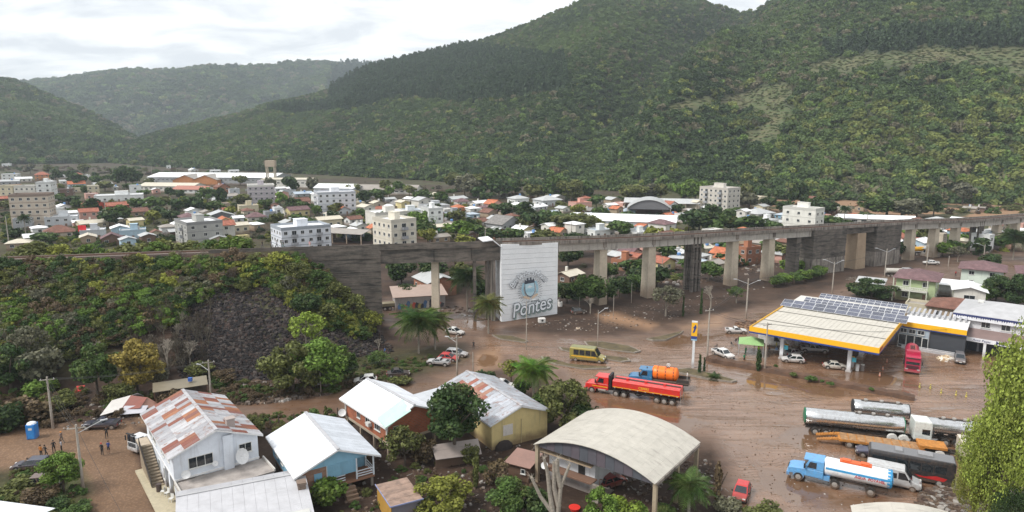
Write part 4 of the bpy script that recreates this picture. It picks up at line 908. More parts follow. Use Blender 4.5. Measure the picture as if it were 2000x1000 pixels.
# ================================================================ small houses of the town: base pixel, width px, wall px, kind, wall, roof, turn
TOWN = [
(16, 352, 34, 12, 'flat', 'white', 'wsheet', 2), (77, 352, 30, 11, 'hip', 'orange', 'rtile', 15), (128, 348, 20, 6, 'gable', 'white', 'gsheet', 60), (148, 346, 20, 5, 'hip', 'offw', 'rtile', 0), (163, 350, 22, 7, 'flat', 'white', 'wsheet', 10), (46, 356, 30, 8, 'gable', 'offw', 'wsheet', 60), (22, 362, 34, 9, 'gable', 'grey', 'gsheet', 50),
(120, 386, 40, 16, 'flat', 'brown', 'gsheet', 5), (198, 366, 36, 7, 'gable', 'grey', 'gsheet', 70), (290, 360, 24, 8, 'flat', 'white', 'wsheet', 5), (222, 396, 108, 14, 'flat', 'white', 'wsheet', 6), (262, 384, 26, 22, 'flat', 'white', 'wsheet', 6), (222, 373, 12, 8, 'gable', 'offw', 'wsheet', 10),
(176, 412, 46, 14, 'gable', 'red', 'rtile', 20), (226, 410, 44, 10, 'gable', 'red', 'rtile', 70), (262, 424, 50, 12, 'gable', 'tan', 'btile', 65), (270, 408, 34, 8, 'flat', 'white', 'wsheet', 8), (104, 422, 34, 14, 'flat', 'white', 'wsheet', 5), (142, 424, 36, 10, 'gable', 'offw', 'wsheet', 50), (118, 412, 26, 8, 'gable', 'white', 'wsheet', 30), (196, 424, 24, 8, 'flat', 'white', 'gsheet', 5),
(110, 446, 72, 22, 'flat', 'lgrey', 'wsheet', 10), (40, 452, 40, 24, 'flat', 'grey', 'wsheet', 8), (104, 466, 66, 10, 'hip', 'beige', 'btile', 12), (176, 446, 58, 10, 'gable', 'cream', 'csheet', 75), (264, 446, 28, 18, 'gable', 'yellow', 'csheet', 70), (252, 470, 60, 20, 'flat', 'pale', 'gsheet', 8), (174, 470, 56, 20, 'flat', 'lgrey', 'wsheet', 8), (212, 480, 46, 16, 'gable', 'brown', 'ptile', 10), (30, 488, 50, 12, 'hip', 'tan', 'csheet', 5), (372, 430, 30, 10, 'flat', 'offw', 'gsheet', 12), (400, 424, 24, 8, 'gable', 'beige', 'fibro', 20),
(430, 382, 30, 18, 'gable', 'brick', 'btile', 30), (455, 384, 24, 14, 'flat', 'lgrey', 'gsheet', 10), (480, 416, 46, 14, 'flat', 'cream', 'csheet', 8), (424, 436, 60, 16, 'gable', 'dgrey', 'gsheet', 10), (496, 434, 44, 10, 'hip', 'offw', 'ptile', 12), (524, 430, 26, 16, 'flat', 'grey', 'gsheet', 10), (540, 428, 20, 22, 'flat', 'white', 'wsheet', 10), (560, 424, 24, 14, 'flat', 'offw', 'gsheet', 12), (580, 424, 46, 16, 'gable', 'yellow', 'ptile', 65), (656, 414, 42, 9, 'hip', 'pink', 'otile', 8), (640, 446, 54, 20, 'gable', 'cream', 'csheet', 62), (690, 438, 34, 12, 'gable', 'white', 'btile', 70), (460, 456, 50, 18, 'gable', 'cream', 'csheet', 62), (496, 450, 26, 12, 'shed', 'tan', 'wsheet', 30), (700, 452, 34, 10, 'gable', 'offw', 'gsheet', 20), (600, 440, 26, 8, 'gable', 'lgrey', 'fibro', 40), (560, 446, 34, 10, 'gable', 'beige', 'gsheet', 20), (710, 398, 30, 9, 'gable', 'offw', 'fibro', 30), (735, 406, 30, 10, 'gable', 'beige', 'csheet', 15), (700, 410, 24, 14, 'flat', 'cream', 'csheet', 10), (733, 418, 40, 9, 'gable', 'offw', 'rtile', 65), (560, 384, 34, 12, 'flat', 'lgrey', 'bsheet', 5), (590, 386, 40, 9, 'gable', 'grey', 'bsheet', 60), (545, 376, 24, 9, 'gable', 'lgrey', 'wsheet', 70),
(752, 446, 90, 32, 'flat', 'offw', 'wsheet', 12), (778, 408, 38, 10, 'gable', 'yellow', 'gtile', 20), (823, 408, 42, 18, 'gable', 'offw', 'gsheet', 20), (846, 414, 64, 12, 'flat', 'lgrey', 'gsheet', 8), (894, 414, 28, 9, 'hip', 'orange', 'otile', 8), (884, 432, 54, 15, 'flat', 'grey', 'bsheet', 8), (796, 426, 70, 14, 'flat', 'white', 'bsheet', 8), (863, 454, 44, 14, 'gable', 'emer', 'csheet', 62), (905, 456, 42, 14, 'hip', 'offw', 'wsheet', 10), (922, 428, 26, 9, 'hip', 'pale', 'bsheet', 10), (985, 450, 74, 14, 'gable', 'grey', 'gtile', 24), (972, 466, 42, 16, 'gable', 'brick', 'gsheet', 12), (1020, 460, 44, 12, 'gable', 'yellow', 'wsheet', 30), (1038, 470, 40, 14, 'flat', 'white', 'wsheet', 6), (1090, 464, 34, 7, 'gable', 'tan', 'otile', 30), (1134, 438, 60, 17, 'gable', 'mint', 'bsheet', 58), (1098, 440, 30, 8, 'shed', 'red', 'rtile', 10), (1172, 466, 60, 16, 'flat', 'white', 'bsheet', 8), (1012, 400, 42, 13, 'hip', 'white', 'gsheet', 14), (1070, 404, 58, 14, 'hip', 'lgrey', 'gsheet', 10), (1134, 410, 46, 14, 'flat', 'pink', 'otile', 6), (1143, 398, 22, 12, 'hip', 'pink', 'rtile', 6), (963, 408, 36, 11, 'gable', 'pink', 'otile', 30),
(936, 404, 38, 6, 'gable', 'offw', 'wsheet', 66), (1010, 408, 30, 5, 'hip', 'offw', 'wsheet', 10), (1048, 412, 44, 8, 'gable', 'lgrey', 'wsheet', 70), (901, 402, 32, 7, 'hip', 'offw', 'ptile', 8), (992, 422, 46, 8, 'hip', 'beige', 'ptile', 10), (946, 414, 24, 7, 'hip', 'offw', 'ptile', 5), (923, 416, 28, 7, 'hip', 'white', 'wsheet', 12), (1075, 424, 32, 8, 'gable', 'lgrey', 'bsheet', 60), (1100, 416, 26, 7, 'gable', 'offw', 'gsheet', 20), (890, 396, 46, 9, 'gable', 'lgrey', 'gsheet', 70), (853, 388, 28, 6, 'gable', 'cream', 'csheet', 20), (970, 438, 38, 10, 'gable', 'brown', 'gsheet', 30), (936, 442, 30, 9, 'gable', 'offw', 'btile', 60), (1060, 434, 30, 8, 'gable', 'beige', 'ptile', 60), (1150, 420, 26, 8, 'gable', 'brown', 'gtile', 30), (1182, 424, 30, 8, 'gable', 'offw', 'fibro', 60), (1200, 440, 32, 10, 'gable', 'lgrey', 'wsheet', 20), (1180, 448, 30, 8, 'flat', 'white', 'bsheet', 20), (832, 390, 26, 6, 'flat', 'offw', 'wsheet', 10), (880, 448, 24, 8, 'gable', 'grey', 'dsheet', 20), (910, 470, 34, 8, 'gable', 'brown', 'dsheet', 30), (856, 474, 44, 7, 'gable', 'tan', 'fibro', 60), (820, 466, 24, 8, 'gable', 'brown', 'dsheet', 40), (940, 462, 28, 14, 'shed', 'beige', 'csheet', 30), (1062, 400, 22, 5, 'gable', 'offw', 'gsheet', 10), (1000, 432, 24, 8, 'hip', 'beige', 'btile', 10), (760, 396, 24, 6, 'gable', 'grey', 'gsheet', 60), (800, 396, 22, 5, 'gable', 'offw', 'wsheet', 30),
(1224, 422, 36, 11, 'hip', 'pale', 'bsheet', 8), (1308, 432, 50, 8, 'gable', 'tan', 'otile', 70), (1354, 436, 64, 16, 'flat', 'white', 'gsheet', 8), (1485, 428, 66, 12, 'hip', 'offw', 'gsheet', 12), (1462, 444, 40, 18, 'flat', 'white', 'wsheet', 8), (1500, 450, 46, 20, 'flat', 'white', 'wsheet', 8), (1476, 424, 34, 10, 'hip', 'white', 'ptile', 8), (1535, 430, 34, 9, 'hip', 'blue', 'bsheet', 8), (1612, 432, 14, 12, 'flat', 'pink', 'rtile', 8), (1638, 436, 44, 9, 'gable', 'white', 'wsheet', 72), (1430, 440, 34, 8, 'hip', 'beige', 'ptile', 10), (1395, 430, 30, 8, 'gable', 'offw', 'wsheet', 70), (1540, 446, 26, 8, 'gable', 'pink', 'gsheet', 30), (1210, 456, 40, 12, 'gable', 'white', 'bsheet', 20), (1250, 468, 44, 9, 'flat', 'white', 'wsheet', 8), (1192, 408, 26, 6, 'gable', 'offw', 'wsheet', 50), (1580, 424, 30, 6, 'gable', 'offw', 'gsheet', 60),
(1202, 498, 44, 12, 'gable', 'offw', 'wsheet', 30), (1232, 508, 44, 14, 'gable', 'pink', 'ptile', 20), (1222, 528, 52, 20, 'flat', 'brick', 'dsheet', 30), (1296, 530, 44, 20, 'gable', 'yellow', 'rtile', 12), (1316, 508, 50, 12, 'gable', 'lgrey', 'wsheet', 62), (1373, 500, 30, 20, 'gable', 'cream', 'csheet', 55), (1335, 486, 30, 12, 'gable', 'cream', 'csheet', 60), (1402, 504, 38, 16, 'gable', 'blue', 'bsheet', 12), (1462, 516, 52, 34, 'flat', 'brick', 'dsheet', 8), (1368, 526, 22, 10, 'gable', 'dgrey', 'bsheet', 10), (1392, 528, 34, 12, 'gable', 'cream', 'fibro', 60), (1112, 552, 52, 12, 'gable', 'brown', 'csheet', 70), (1330, 520, 22, 10, 'gable', 'grey', 'gsheet', 40), (1540, 494, 44, 12, 'gable', 'offw', 'bsheet', 60), (1522, 480, 30, 8, 'gable', 'white', 'wsheet', 30), (1260, 486, 30, 8, 'hip', 'offw', 'otile', 10),
(1753, 474, 26, 8, 'gable', 'pink', 'rtile', 60), (1796, 484, 26, 8, 'gable', 'orange', 'rtile', 30), (1836, 474, 20, 12, 'gable', 'blue', 'rtile', 20), (1850, 466, 50, 8, 'gable', 'white', 'wsheet', 65), (1924, 492, 26, 34, 'flat', 'white', 'wsheet', 12), (1878, 474, 30, 8, 'gable', 'lgrey', 'wsheet', 20), (1962, 474, 40, 10, 'gable', 'brown', 'btile', 60), (1992, 474, 24, 12, 'gable', 'pale', 'wsheet', 10), (1945, 464, 40, 8, 'hip', 'offw', 'gsheet', 8), (1900, 468, 26, 7, 'gable', 'offw', 'wsheet', 60), (1766, 408, 16, 5, 'gable', 'tan', 'dsheet', 10), (1900, 416, 20, 8, 'gable', 'tan', 'fibro', 20), (1916, 415, 14, 6, 'gable', 'brown', 'dsheet', 20), (1822, 500, 26, 8, 'gable', 'offw', 'gsheet', 40),
(456, 338, 20, 5, 'gable', 'white', 'gsheet', 60), (328, 330, 10, 6, 'flat', 'white', 'wsheet', 5), (375, 336, 18, 5, 'gable', 'white', 'wsheet', 30), (420, 338, 20, 5, 'gable', 'lgrey', 'gsheet', 60), (10, 326, 18, 6, 'flat', 'white', 'wsheet', 5), (1034, 326, 12, 4, 'flat', 'white', 'wsheet', 5)]
LAND += [(530, 340, 'the concrete water tower'), (247, 345, 'the large dark round tree'), (1403, 395, 'the unfinished five storey block'), (1030, 540, 'the painted viaduct wall'), (1280, 432, 'the long white warehouse'), (1600, 480, 'the blackened viaduct block')]
def town():
 order = {}
 for (px, py, wp, hp, kind, wc, rc, turn) in TOWN:
  if (px, py) == (1034, 326): continue
  p = G(px, py); sc = p.y/1333.3*1.02; rz = D(turn if turn < 45 else turn)
  tot = wp*sc; h = max(2.6, min(hp*sc*0.93, 16)); fl = max(1, round(h/3.0))
  if turn >= 45: rz = D(turn-112); l = tot*0.86; w = min(max(l*0.6, 5), 11)
  else: rz = D(turn+20); w = tot*0.76; l = min(max(w*0.85, 6), 13)
  nm = {'gable': 'house', 'hip': 'house', 'flat': 'house', 'shed': 'shed'}[kind]
  fl_txt = {1: 'low', 2: 'two storey', 3: 'three storey'}.get(fl, 'tall'); base = '%s %s house, %s' % (fl_txt, CN[wc], CN[rc].replace(' roof', '')+(' flat roof,' if kind == 'flat' else ' roof,'))
  lb = nearest_phrase(px, py-8, USED, base)
  off = (w*math.sin(rz)+l*math.cos(rz))/2*0.6
  T = building(nm, lb, 'house', p.x, p.y+off, rz, w, l, h, kind, wc, rc, group='houses of the town behind the viaduct', floors=fl, wgap=3.0 if py > 420 else 3.6, sides='FR' if px < 1000 or turn >= 45 else 'FL', box=(kind == 'flat' and wp > 40), rise=None)
  r = random.Random(px)
  if kind != 'flat' and r.random() < 0.3:
   m = MB(); m.box(w*0.3, l*0.5, h+0.2, 0.6, 0.6, (0.22*w)*0.75+0.9); m.build('chimney', WALLM, T, color=C['offw'])
  if kind == 'flat' or r.random() < 0.25:
   m = MB(); zt = h+(0.1 if kind == 'flat' else 0.25*w*0.5); m.tube((w*.7, l*.6, zt), (w*.7, l*.6, zt+1.0), .55, .65, 10); m.tube((w*.7, l*.6, zt+1.0), (w*.7, l*.6, zt+1.15), .68, .5, 10); m.build('water_tank', TRIM, T, color=(0.12, 0.25, 0.5) if r.random() < .5 else (0.5, 0.5, 0.5))
town()
def fillers():
 R = random.Random(77); occ = [(q[0], q[1], q[2]*.5) for q in TOWN]+[(l[0], l[1]+20, 34) for l in LAND[:14]]+[(450, 350, 90), (1300, 440, 60), (1290, 400, 70), (1740, 432, 50), (762, 378, 55)]; k = 0
 for it in range(6500):
  px = R.uniform(0, 1700); lo = 350+px*.035 if px < 1000 else 385+(px-1000)*.03; py = R.uniform(lo+4, 484 if px < 480 else 470 if 640 < px < 1300 else 448)
  if it > 4000: px, py = (R.uniform(1750, 2030), R.uniform(452, 492)) if it % 3 else (R.uniform(1190, 1545), R.uniform(478, 528))
  elif px > 1300 and py > 445-(px-1300)*.02: continue
  wp = R.uniform(22, 40)*(.55+.45*(py-330)/140)
  if k > 100 and it <= 4000: continue
  if any(abs(px-a) < (wp+c)*.52+2 and abs(py-b) < 7 for a, b, c in occ): continue
  occ.append((px, py, wp*.5)); k += 1; p = G(px, py); sc = p.y/1333.3*1.02; kind = R.choice(['gable', 'gable', 'hip', 'gable', 'flat']); wc = R.choice(['white', 'offw', 'cream', 'lgrey', 'beige', 'tan', 'pale', 'brown', 'yellow', 'pink']); rc = 'wsheet' if kind == 'flat' else R.choice(['wsheet', 'gsheet', 'fibro', 'rtile', 'otile', 'ptile', 'btile', 'csheet', 'gsheet', 'wsheet'])
  w = min(wp*sc*.82, 12); l = w*R.uniform(.9, 1.35); h = R.choice([3, 3, 3.2, 3.4, 5.8]); rz = D(R.choice([32, 38, 42, -50, -54]))
  building('house', nearest_phrase(px, py-8, USED, '%s %s house with %s,' % ('two storey' if h > 5 else 'small', CN[wc], CN[rc])), 'house', p.x, p.y+l*.5, rz, w, l, h, kind, wc, rc, group='houses of the town behind the viaduct', floors=2 if h > 5 else 1, sides='FR', wgap=3.4)
  if k > 140: break
fillers()
def water_tower():
 p = G(531, 361); T = thing('water_tower', 'tall concrete water tower on four legs behind the factory', 'water tower', (p.x, p.y, 0), D(8))
 for x in (-3.2, 3.2):
  for y in (-3.2, 3.2): m = MB(); m.box(x, y, 0, 0.9, 0.9, 15.5); m.build('leg', CONC, T)
 for z in (5, 10):
  m = MB()
  for s in (-3.2, 3.2): m.box(0, s, z, 5.5, .45, .55); m.box(s, 0, z, .45, 5.5, .55)
  m.build('brace', CONC, T)
 m = MB(); m.box(0, 0, 15.5, 8.0, 8.0, 5.2); m.build('tank', plain('tower_tan', (0.42, 0.34, 0.26), 0.85, var=.2), T)
 m = MB()
 for s in (-3.9, 3.9):
  for k in range(5): m.box(s, -3.9+k*1.95, 20.7, .12, .12, 1.1); m.box(-3.9+k*1.95, s, 20.7, .12, .12, 1.1)
  m.box(s, 0, 21.8, .1, 7.9, .1); m.box(0, s, 21.91, 7.9, .1, .1)
 m.build('railing', RUST, T)
water_tower()
def red_sign():
 p = G(163, 470); T = thing('billboard', 'plain red rooftop billboard on the shop behind the track', 'billboard', (p.x, p.y, 0), D(4)); m = MB(); m.box(0, 0, 3.6, 3.1, .15, 2.6); m.build('panel', plain('sign_red', (0.62, 0.02, 0.03), .5), T); m = MB(); m.box(-1, .15, 0, .12, .12, 5); m.box(1, .15, 0, .12, .12, 5); m.build('post', RUST, T)
red_sign()
# ================================================================ foreground buildings
def strip_sheets(T, w, l, eave, rise, ov, ny, nx, colf, mat=SHEET, x0=0.0, th=0.035, gap=0.035, name='sheet', ribs=4, lift=0.03):
 """roof laid sheet by sheet: ny strips along the ridge, nx sheets down each slope, every sheet its own object"""
 hw = w/2+ov; sl = rise/(w/2); L = l+2*ov; sw = L/ny; Ls = math.hypot(hw, hw*sl)/nx; a = math.atan(sl)
 m = MB(); n = ribs*2
 for i in range(n):       # corrugated: valleys run down the slope (local x)
  y0, y1 = -sw/2+gap/2+(sw-gap)*i/n, -sw/2+gap/2+(sw-gap)*(i+1)/n; h0, h1 = (0, lift) if i % 2 == 0 else (lift, 0)
  m.hexa([(0, y0, h0-th), (Ls+0.06, y0, h0-th), (Ls+0.06, y1, h1-th), (0, y1, h1-th)], [(0, y0, h0), (Ls+0.06, y0, h0), (Ls+0.06, y1, h1), (0, y1, h1)])
 me = m.mesh(name, mat); out = []
 for s in (1, -1):
  for j in range(ny):
   for i in range(nx):
    o = bpy.data.objects.new(name, me); COL.objects.link(o); o.parent = T
    y = -ov+sw*(j+.5); dx = Ls*i*math.cos(a); dz = -Ls*i*math.sin(a)+0.012*(nx-1-i)
    if s > 0: o.matrix_local = Matrix.Translation((x0+w/2+dx, y, eave+rise+0.12+dz)) @ Matrix.Rotation(a, 4, 'Y')
    else: o.matrix_local = Matrix.Translation((x0+w/2-dx, y, eave+rise+0.12+dz)) @ Matrix.Rotation(math.pi, 4, 'Z') @ Matrix.Rotation(a, 4, 'Y')
    o.color = (*colf(s, j, i), 1); out.append(o)
 m = MB(); m.box(x0+w/2, l/2, eave+rise+0.12, 0.4, L+.02, 0.07); m.build('ridge_cap', mat, T, color=(.4, .4, .42))
 for s in (-1, 1):      # fascia boards
  m = MB(); m.hexa([(x0+w/2, -ov-.03, eave+rise-.1), (x0+w/2+s*hw, -ov-.03, eave+rise-hw*sl-.1), (x0+w/2+s*hw, -ov+.04, eave+rise-hw*sl-.1), (x0+w/2, -ov+.04, eave+rise-.1)][::s], [(x0+w/2, -ov-.03, eave+rise+.09), (x0+w/2+s*hw, -ov-.03, eave+rise-hw*sl+.09), (x0+w/2+s*hw, -ov+.04, eave+rise-hw*sl+.09), (x0+w/2, -ov+.04, eave+rise+.09)][::s])
  m.box(x0+w/2+s*hw, l/2, eave+rise-hw*sl-.12, .09, L, .17); m.build('fascia', TRIM, T, color=(.62, .62, .62))
 return out
WHT = (0.70, 0.72, 0.76)
def dish(T, loc, r=0.6, rz=0.0, tilt=35):
 m = MB(); rr = []
 for j in range(4):
  q = r*(j+0.15)/3.15; rr.append([(q*math.cos(t*math.pi/6), q*math.sin(t*math.pi/6), 0.28*(q/r)**2*r) for t in range(12)])
 m.rings(rr, caps=False); m.tube((0, 0, 0), (0, 0, r*0.9), .02); m.tube((0, 0, 0), (0, 0.1, -0.5), .04)
 o = m.build('satellite_dish', TRIM, T, color=(.6, .6, .6)); o.location = loc; o.rotation_euler = (D(90-tilt), 0, rz); return o
# ---- white house with rusty sheets
def house_white():
 W_, L_, E, RZ = 9.4, 15.2, 6.15, D(38); T = thing('house', 'white two storey house with patchwork grey and rust red metal roof and outside stairs', 'house', (-38.1, 71.5, 0), RZ)
 col = (0.66, 0.70, 0.76)
 m = MB(); m.xprism([(0, 3.0), (W_, 3.0), (W_, E-.1), (W_/2, E+1.75), (0, E-.1)], 0, L_); m.build('upper_wall', WALLM, T, color=col)
 m = MB()       # lower storey, open corner at the front left
 m.box(W_/2+1.6, L_/2, -.6, W_-3.2, L_, 3.598); m.box(1.6, L_/2+2.6, -.6, 3.2, L_-5.2, 3.598); m.box(0.18, 0.18, -.6, .36, .36, 3.598); m.box(0.15, 3.0, -.6, .3, .8, 3.598); m.build('lower_wall', WALLM, T, color=col)
 m = MB(); m.box(W_/2, L_/2-.05, 3.0, W_+.08, L_+.1, .22); m.build('floor_band', TRIM, T, color=(.7, .7, .7))
 rs = random.Random(12); rust = [(0.20, 0.065, 0.045), (0.25, 0.095, 0.055), (0.31, 0.13, 0.065), (0.20, 0.085, 0.07)]; grey = [(0.34, 0.34, 0.36), (0.40, 0.40, 0.42), (0.30, 0.30, 0.32), (0.44, 0.44, 0.46)]
 def colf(s, j, i):
  p = 0.36 if s < 0 else 0.32
  if s < 0 and 2 <= j <= 7: p = 0.5
  return rs.choice(rust) if rs.random() < p else rs.choice(grey)
 strip_sheets(T, W_, L_, E, 1.85, .5, 19, 3, colf, OLDSHEET)
 add_window(T, 'F', 2.9, 4.0, 2.7, 1.35, W_, L_, 2); add_window(T, 'F', 7.9, 4.2, 1.5, 1.2, W_, L_, 1)
 m = MB(); m.box(5.9, -.2, 2.6, 1.1, .4, E+.9-2.6); m.build('chimney_breast', WALLM, T, color=col)
 m = MB(); m.box(6.8, 1.6, E+0.9, .9, .8, 1.2); m.box(6.8, 1.6, E+2.1, 1.1, 1.0, .1); m.build('chimney', WALLM, T, color=(.35, .3, .28))
 for y, z, w in ((2.2, 4.6, .8), (5.0, 4.1, .5), (6.2, 4.1, .5), (5.6, 1.0, .6), (10.2, 3.9, 1.6), (12.6, 3.9, 1.6), (8.3, 1.0, .9)): add_window(T, 'L', y, z, w, 1.3 if z > 1 else 1.5, W_, L_, 1)
 # outside staircase along the left wall
 for k in range(14):
  m = MB(); m.box(-.75, 6.2+k*.46, -.1, 1.3, .47, .32+k*.215); m.build('stair_step', plain('step_concrete', (.26, .21, .15), .9, var=.25), T)
 m = MB(); m.box(-.75, 13.9, 2.75, 1.3, 2.6, .2); m.box(-1.2, 13.0, 0, .3, .3, 2.75); m.build('landing', CONC, T)
 m = MB(); m.hexa([(-1.46, 6.0, .2), (-1.4, 6.0, .2), (-1.4, 12.6, 3.2), (-1.46, 12.6, 3.2)], [(-1.46, 6.0, 1.1), (-1.4, 6.0, 1.1), (-1.4, 12.6, 4.1), (-1.46, 12.6, 4.1)]); m.build('stair_rail', plain('black_metal', (.02, .02, .02), .5), T)
 m = MB(); m.box(-1.0, 5.4, -.3, 2.4, 13.5, .42); m.box(1.6, 2.6, -.3, 3.2, 5.1, .43); m.build('tiled_terrace', plain('terrace_tile', (.42, .37, .26), .45, var=.15), T)
 dish(T, (1.1, -.5, 3.7), .5, 0); dish(T, (4.3, -.4, 4.0), .35, .2); dish(T, (7.0, -1.2, 4.4), .95, .5, 20)
 # annex with the flat roof
 m = MB(); m.box(4.9, -2.1, -.6, 9.8, 4.05, 3.3); m.build('annex_wall', WALLM, T, color=(.5, .52, .55))
 m = MB(); m.box(4.9, -2.05, 2.7, 10.0, 4.1, .16); m.build('annex_roof', plain('stained_slab', (.30, .27, .25), .8, var=.35, scale=.8), T)
 m = MB(); m.box(-.02, -2.1, 2.86, .15, 4.2, .3); m.box(9.9, -2.1, 2.86, .15, 4.2, .3); m.build('annex_edge', TRIM, T, color=(.5, .48, .45))
 LAND.append((400, 850, 'the rusty roofed white house'))
 # loose things on the terrace, each its own
 M = T.matrix_world if False else (Matrix.Translation(T.location) @ Matrix.Rotation(RZ, 4, 'Z'))
 def at(x, y, z): return M @ Vector((x, y, z))
 p = at(-.9, 4.7, .12); t = thing('barrel', 'dark barrel at the foot of the outside stairs', 'barrel', p); m = MB(); m.tube((0, 0, 0), (0, 0, .9), .3, .3, 12); m.tube((0, 0, .9), (0, 0, .92), .32, .32, 12); m.build('drum', plain('barrel_brown', (.07, .05, .045), .6), t)
 chairs = [(-.7, 3.6, 'white plastic chair nearest the stairs on the terrace'), (-.4, 2.9, 'second plastic chair from the stairs on the terrace'), (-.3, 1.2, 'pale plastic chair at the front corner of the terrace')]
 for x, y, lb in chairs:
  t = thing('chair', lb, 'chair', at(x, y, .12), RZ+x*3); m = MB(); m.box(0, 0, .42, .45, .45, .04); m.build('seat', FRAME, t); m = MB(); m.box(0, .22, .5, .45, .04, .42); m.build('backrest', FRAME, t)
  for a in (-.2, .2):
   for b in (-.2, .2): m = MB(); m.box(a, b, 0, .04, .04, .42); m.build('leg', FRAME, t)
 p = at(1.4, 1.4, .14); t = thing('cupboard', 'brown wooden cupboard under the open corner of the white house', 'cupboard', p, RZ); m = MB(); m.box(0, 0, 0, .9, .5, 1.3); m.build('body', plain('cupboard_wood', (.16, .06, .03), .6), t); m = MB(); m.box(-.2, -.27, .1, .4, .03, 1.1); m.build('door', plain('door_wood', (.2, .08, .04), .5), t)
house_white()
def house_front_grey():
 T = thing('house', 'low building with wide pale grey metal roof in front of the white house', 'house', (-35.6, 66.8, 0), D(24))
 w = 13.2
 m = MB(); m.box(w/2, -4.2, -.6, w-.8, 9.6, 3.4); m.build('wall', WALLM, T, color=(.5, .5, .48))
 L_ = 10.0
 for k in range(12):
  x0 = w*k/12; m = MB(); m.hexa([(x0, 0, 3.78), (x0, -L_, 2.1), (x0+w/12-.015, -L_, 2.1), (x0+w/12-.015, 0, 3.78)], [(x0, 0, 3.84), (x0, -L_, 2.16), (x0+w/12-.015, -L_, 2.16), (x0+w/12-.015, 0, 3.84)])
  m.box(x0+.03, -L_/2, 2.9, .001, .001, .001); m.build('roof_sheet', SHEETP, T, color=(.44, .44, .46))
  m = MB(); m.hexa([(x0, 1.9, 3.40), (x0, .01, 3.76), (x0+w/12-.015, .01, 3.76), (x0+w/12-.015, 1.9, 3.40)], [(x0, 1.9, 3.46), (x0, .01, 3.82), (x0+w/12-.015, .01, 3.82), (x0+w/12-.015, 1.9, 3.46)]); m.build('roof_sheet', SHEETP, T, color=(.40, .40, .42))
 m = MB(); m.box(w/2, 0, 3.85, w, .3, .06); m.build('ridge_cap', SHEETP, T, color=(.40, .40, .41))
 m = MB(); m.box(w-.7, -2.6, 3.0, .8, .8, .9); m.box(w-.7, -2.6, 3.9, 1.0, 1.0, .25); m.build('chimney', BRICK, T, color=(.2, .15, .12))
 T2 = thing('shed', 'grey metal roofed lean-to at the bottom edge beside the wide pale roof', 'shed', (-24.8, 61.8, 0), D(10)); m = MB(); m.box(2.6, 0, -.6, 5.0, 5.5, 2.6); m.build('wall', WALLM, T2, color=(.4, .4, .38)); m = MB(); m.hexa([(-.1, -3, 2.05), (5.3, -3, 1.9), (5.3, 3, 2.3), (-.1, 3, 2.5)], [(-.1, -3, 2.15), (5.3, -3, 2.0), (5.3, 3, 2.4), (-.1, 3, 2.6)]); m.build('roof', SHEETP, T2, color=(.34, .34, .35))
house_front_grey()
def house_blue():
 W_, L_, E, RZ, F0 = 9.0, 11.6, 4.15, D(33), 1.5
 T = thing('house', 'light blue wooden house with bright white metal roof, brick corner and porch', 'house', (-24.0, 71.2, 0), RZ)
 bl = (0.22, 0.42, 0.56)
 m = MB(); m.box(W_/2, L_/2+1.4, F0, W_, L_-2.8, E-F0); m.build('wall', WALLM, T, color=bl)
 m = MB(); m.box(1.6, 1.4, F0-.6, 3.2, 2.8, E-F0+.58); m.build('brick_corner', BRICK, T, color=(.30, .17, .12))
 m = MB(); m.xprism([(0, E), (W_, E), (W_/2, E+1.75)], 0, .12); m.xprism([(0, E), (W_, E), (W_/2, E+1.75)], L_-.12, L_); m.box(5.0, .08, F0+1.05, 3.4, .12, E-F0-1.05); m.build('gable_board', WALLM, T, color=bl)
 m = MB(); m.box(W_/2, L_/2, F0-.25, W_, L_, .24); m.build('floor', plain('porch_floor', (.25, .13, .08), .8), T)
 for x in (.3, 3, 6, 8.7):
  for y in (.3, 4, 8, 11.3): m = MB(); m.box(x, y, -.6, .3, .3, F0+.35); m.build('stilt', CONCM, T)
 for k in range(11): m = MB(); m.box(5.0+(-1.55+k*.31), .0, F0+1.06, .29, .03, E-F0-1.1); m.build('plank', WALLM, T, color=tuple(c*(.9+.02*(k % 5)) for c in bl))
 wh = (.62, .66, .70)
 for x, y in ((3.3, .1), (6.8, .1), (8.9, .1), (8.9, 2.7)): m = MB(); m.box(x, y, F0, .16, .16, E-F0); m.build('porch_post', TRIM, T, color=wh)
 for z in (.25, .55, .9): m = MB(); m.box(7.85, .1, F0+z, 1.95, .06, .1); m.box(8.9, 1.4, F0+z, .06, 2.5, .1); m.box(4.4, .06, F0+z, 2.0, .06, .1); m.build('porch_rail', TRIM, T, color=wh)
 rs = random.Random(3); strip_sheets(T, W_, L_, E, 1.85, .6, 14, 1, lambda s, j, i: (lambda f: tuple(c*f for c in (WHT if s < 0 else (.58, .61, .66))))(rs.uniform(.88, 1.05)))  # right slope toned down: its shade away from the sun put into the colour
 m = MB(); m.box(0, 0, 0, .9, .05, 1.35); inst('shutter', m.mesh('shutter', TRIM), T, (2.2, -.04, F0+.7), 0, color=(.16, .32, .45))
 for y in (4, 7, 9.5): add_window(T, 'L', y, F0+.8, 1.1, 1.1, W_, L_, 1)
 for k in range(4): m = MB(); m.box(5.6, -1.9+k*.42, -.1, 1.4, .4, .35+k*.32); m.build('step', plain('step_wood', (.18, .12, .08), .9), T)
 LAND.append((615, 880, 'the light blue house'))
house_blue()
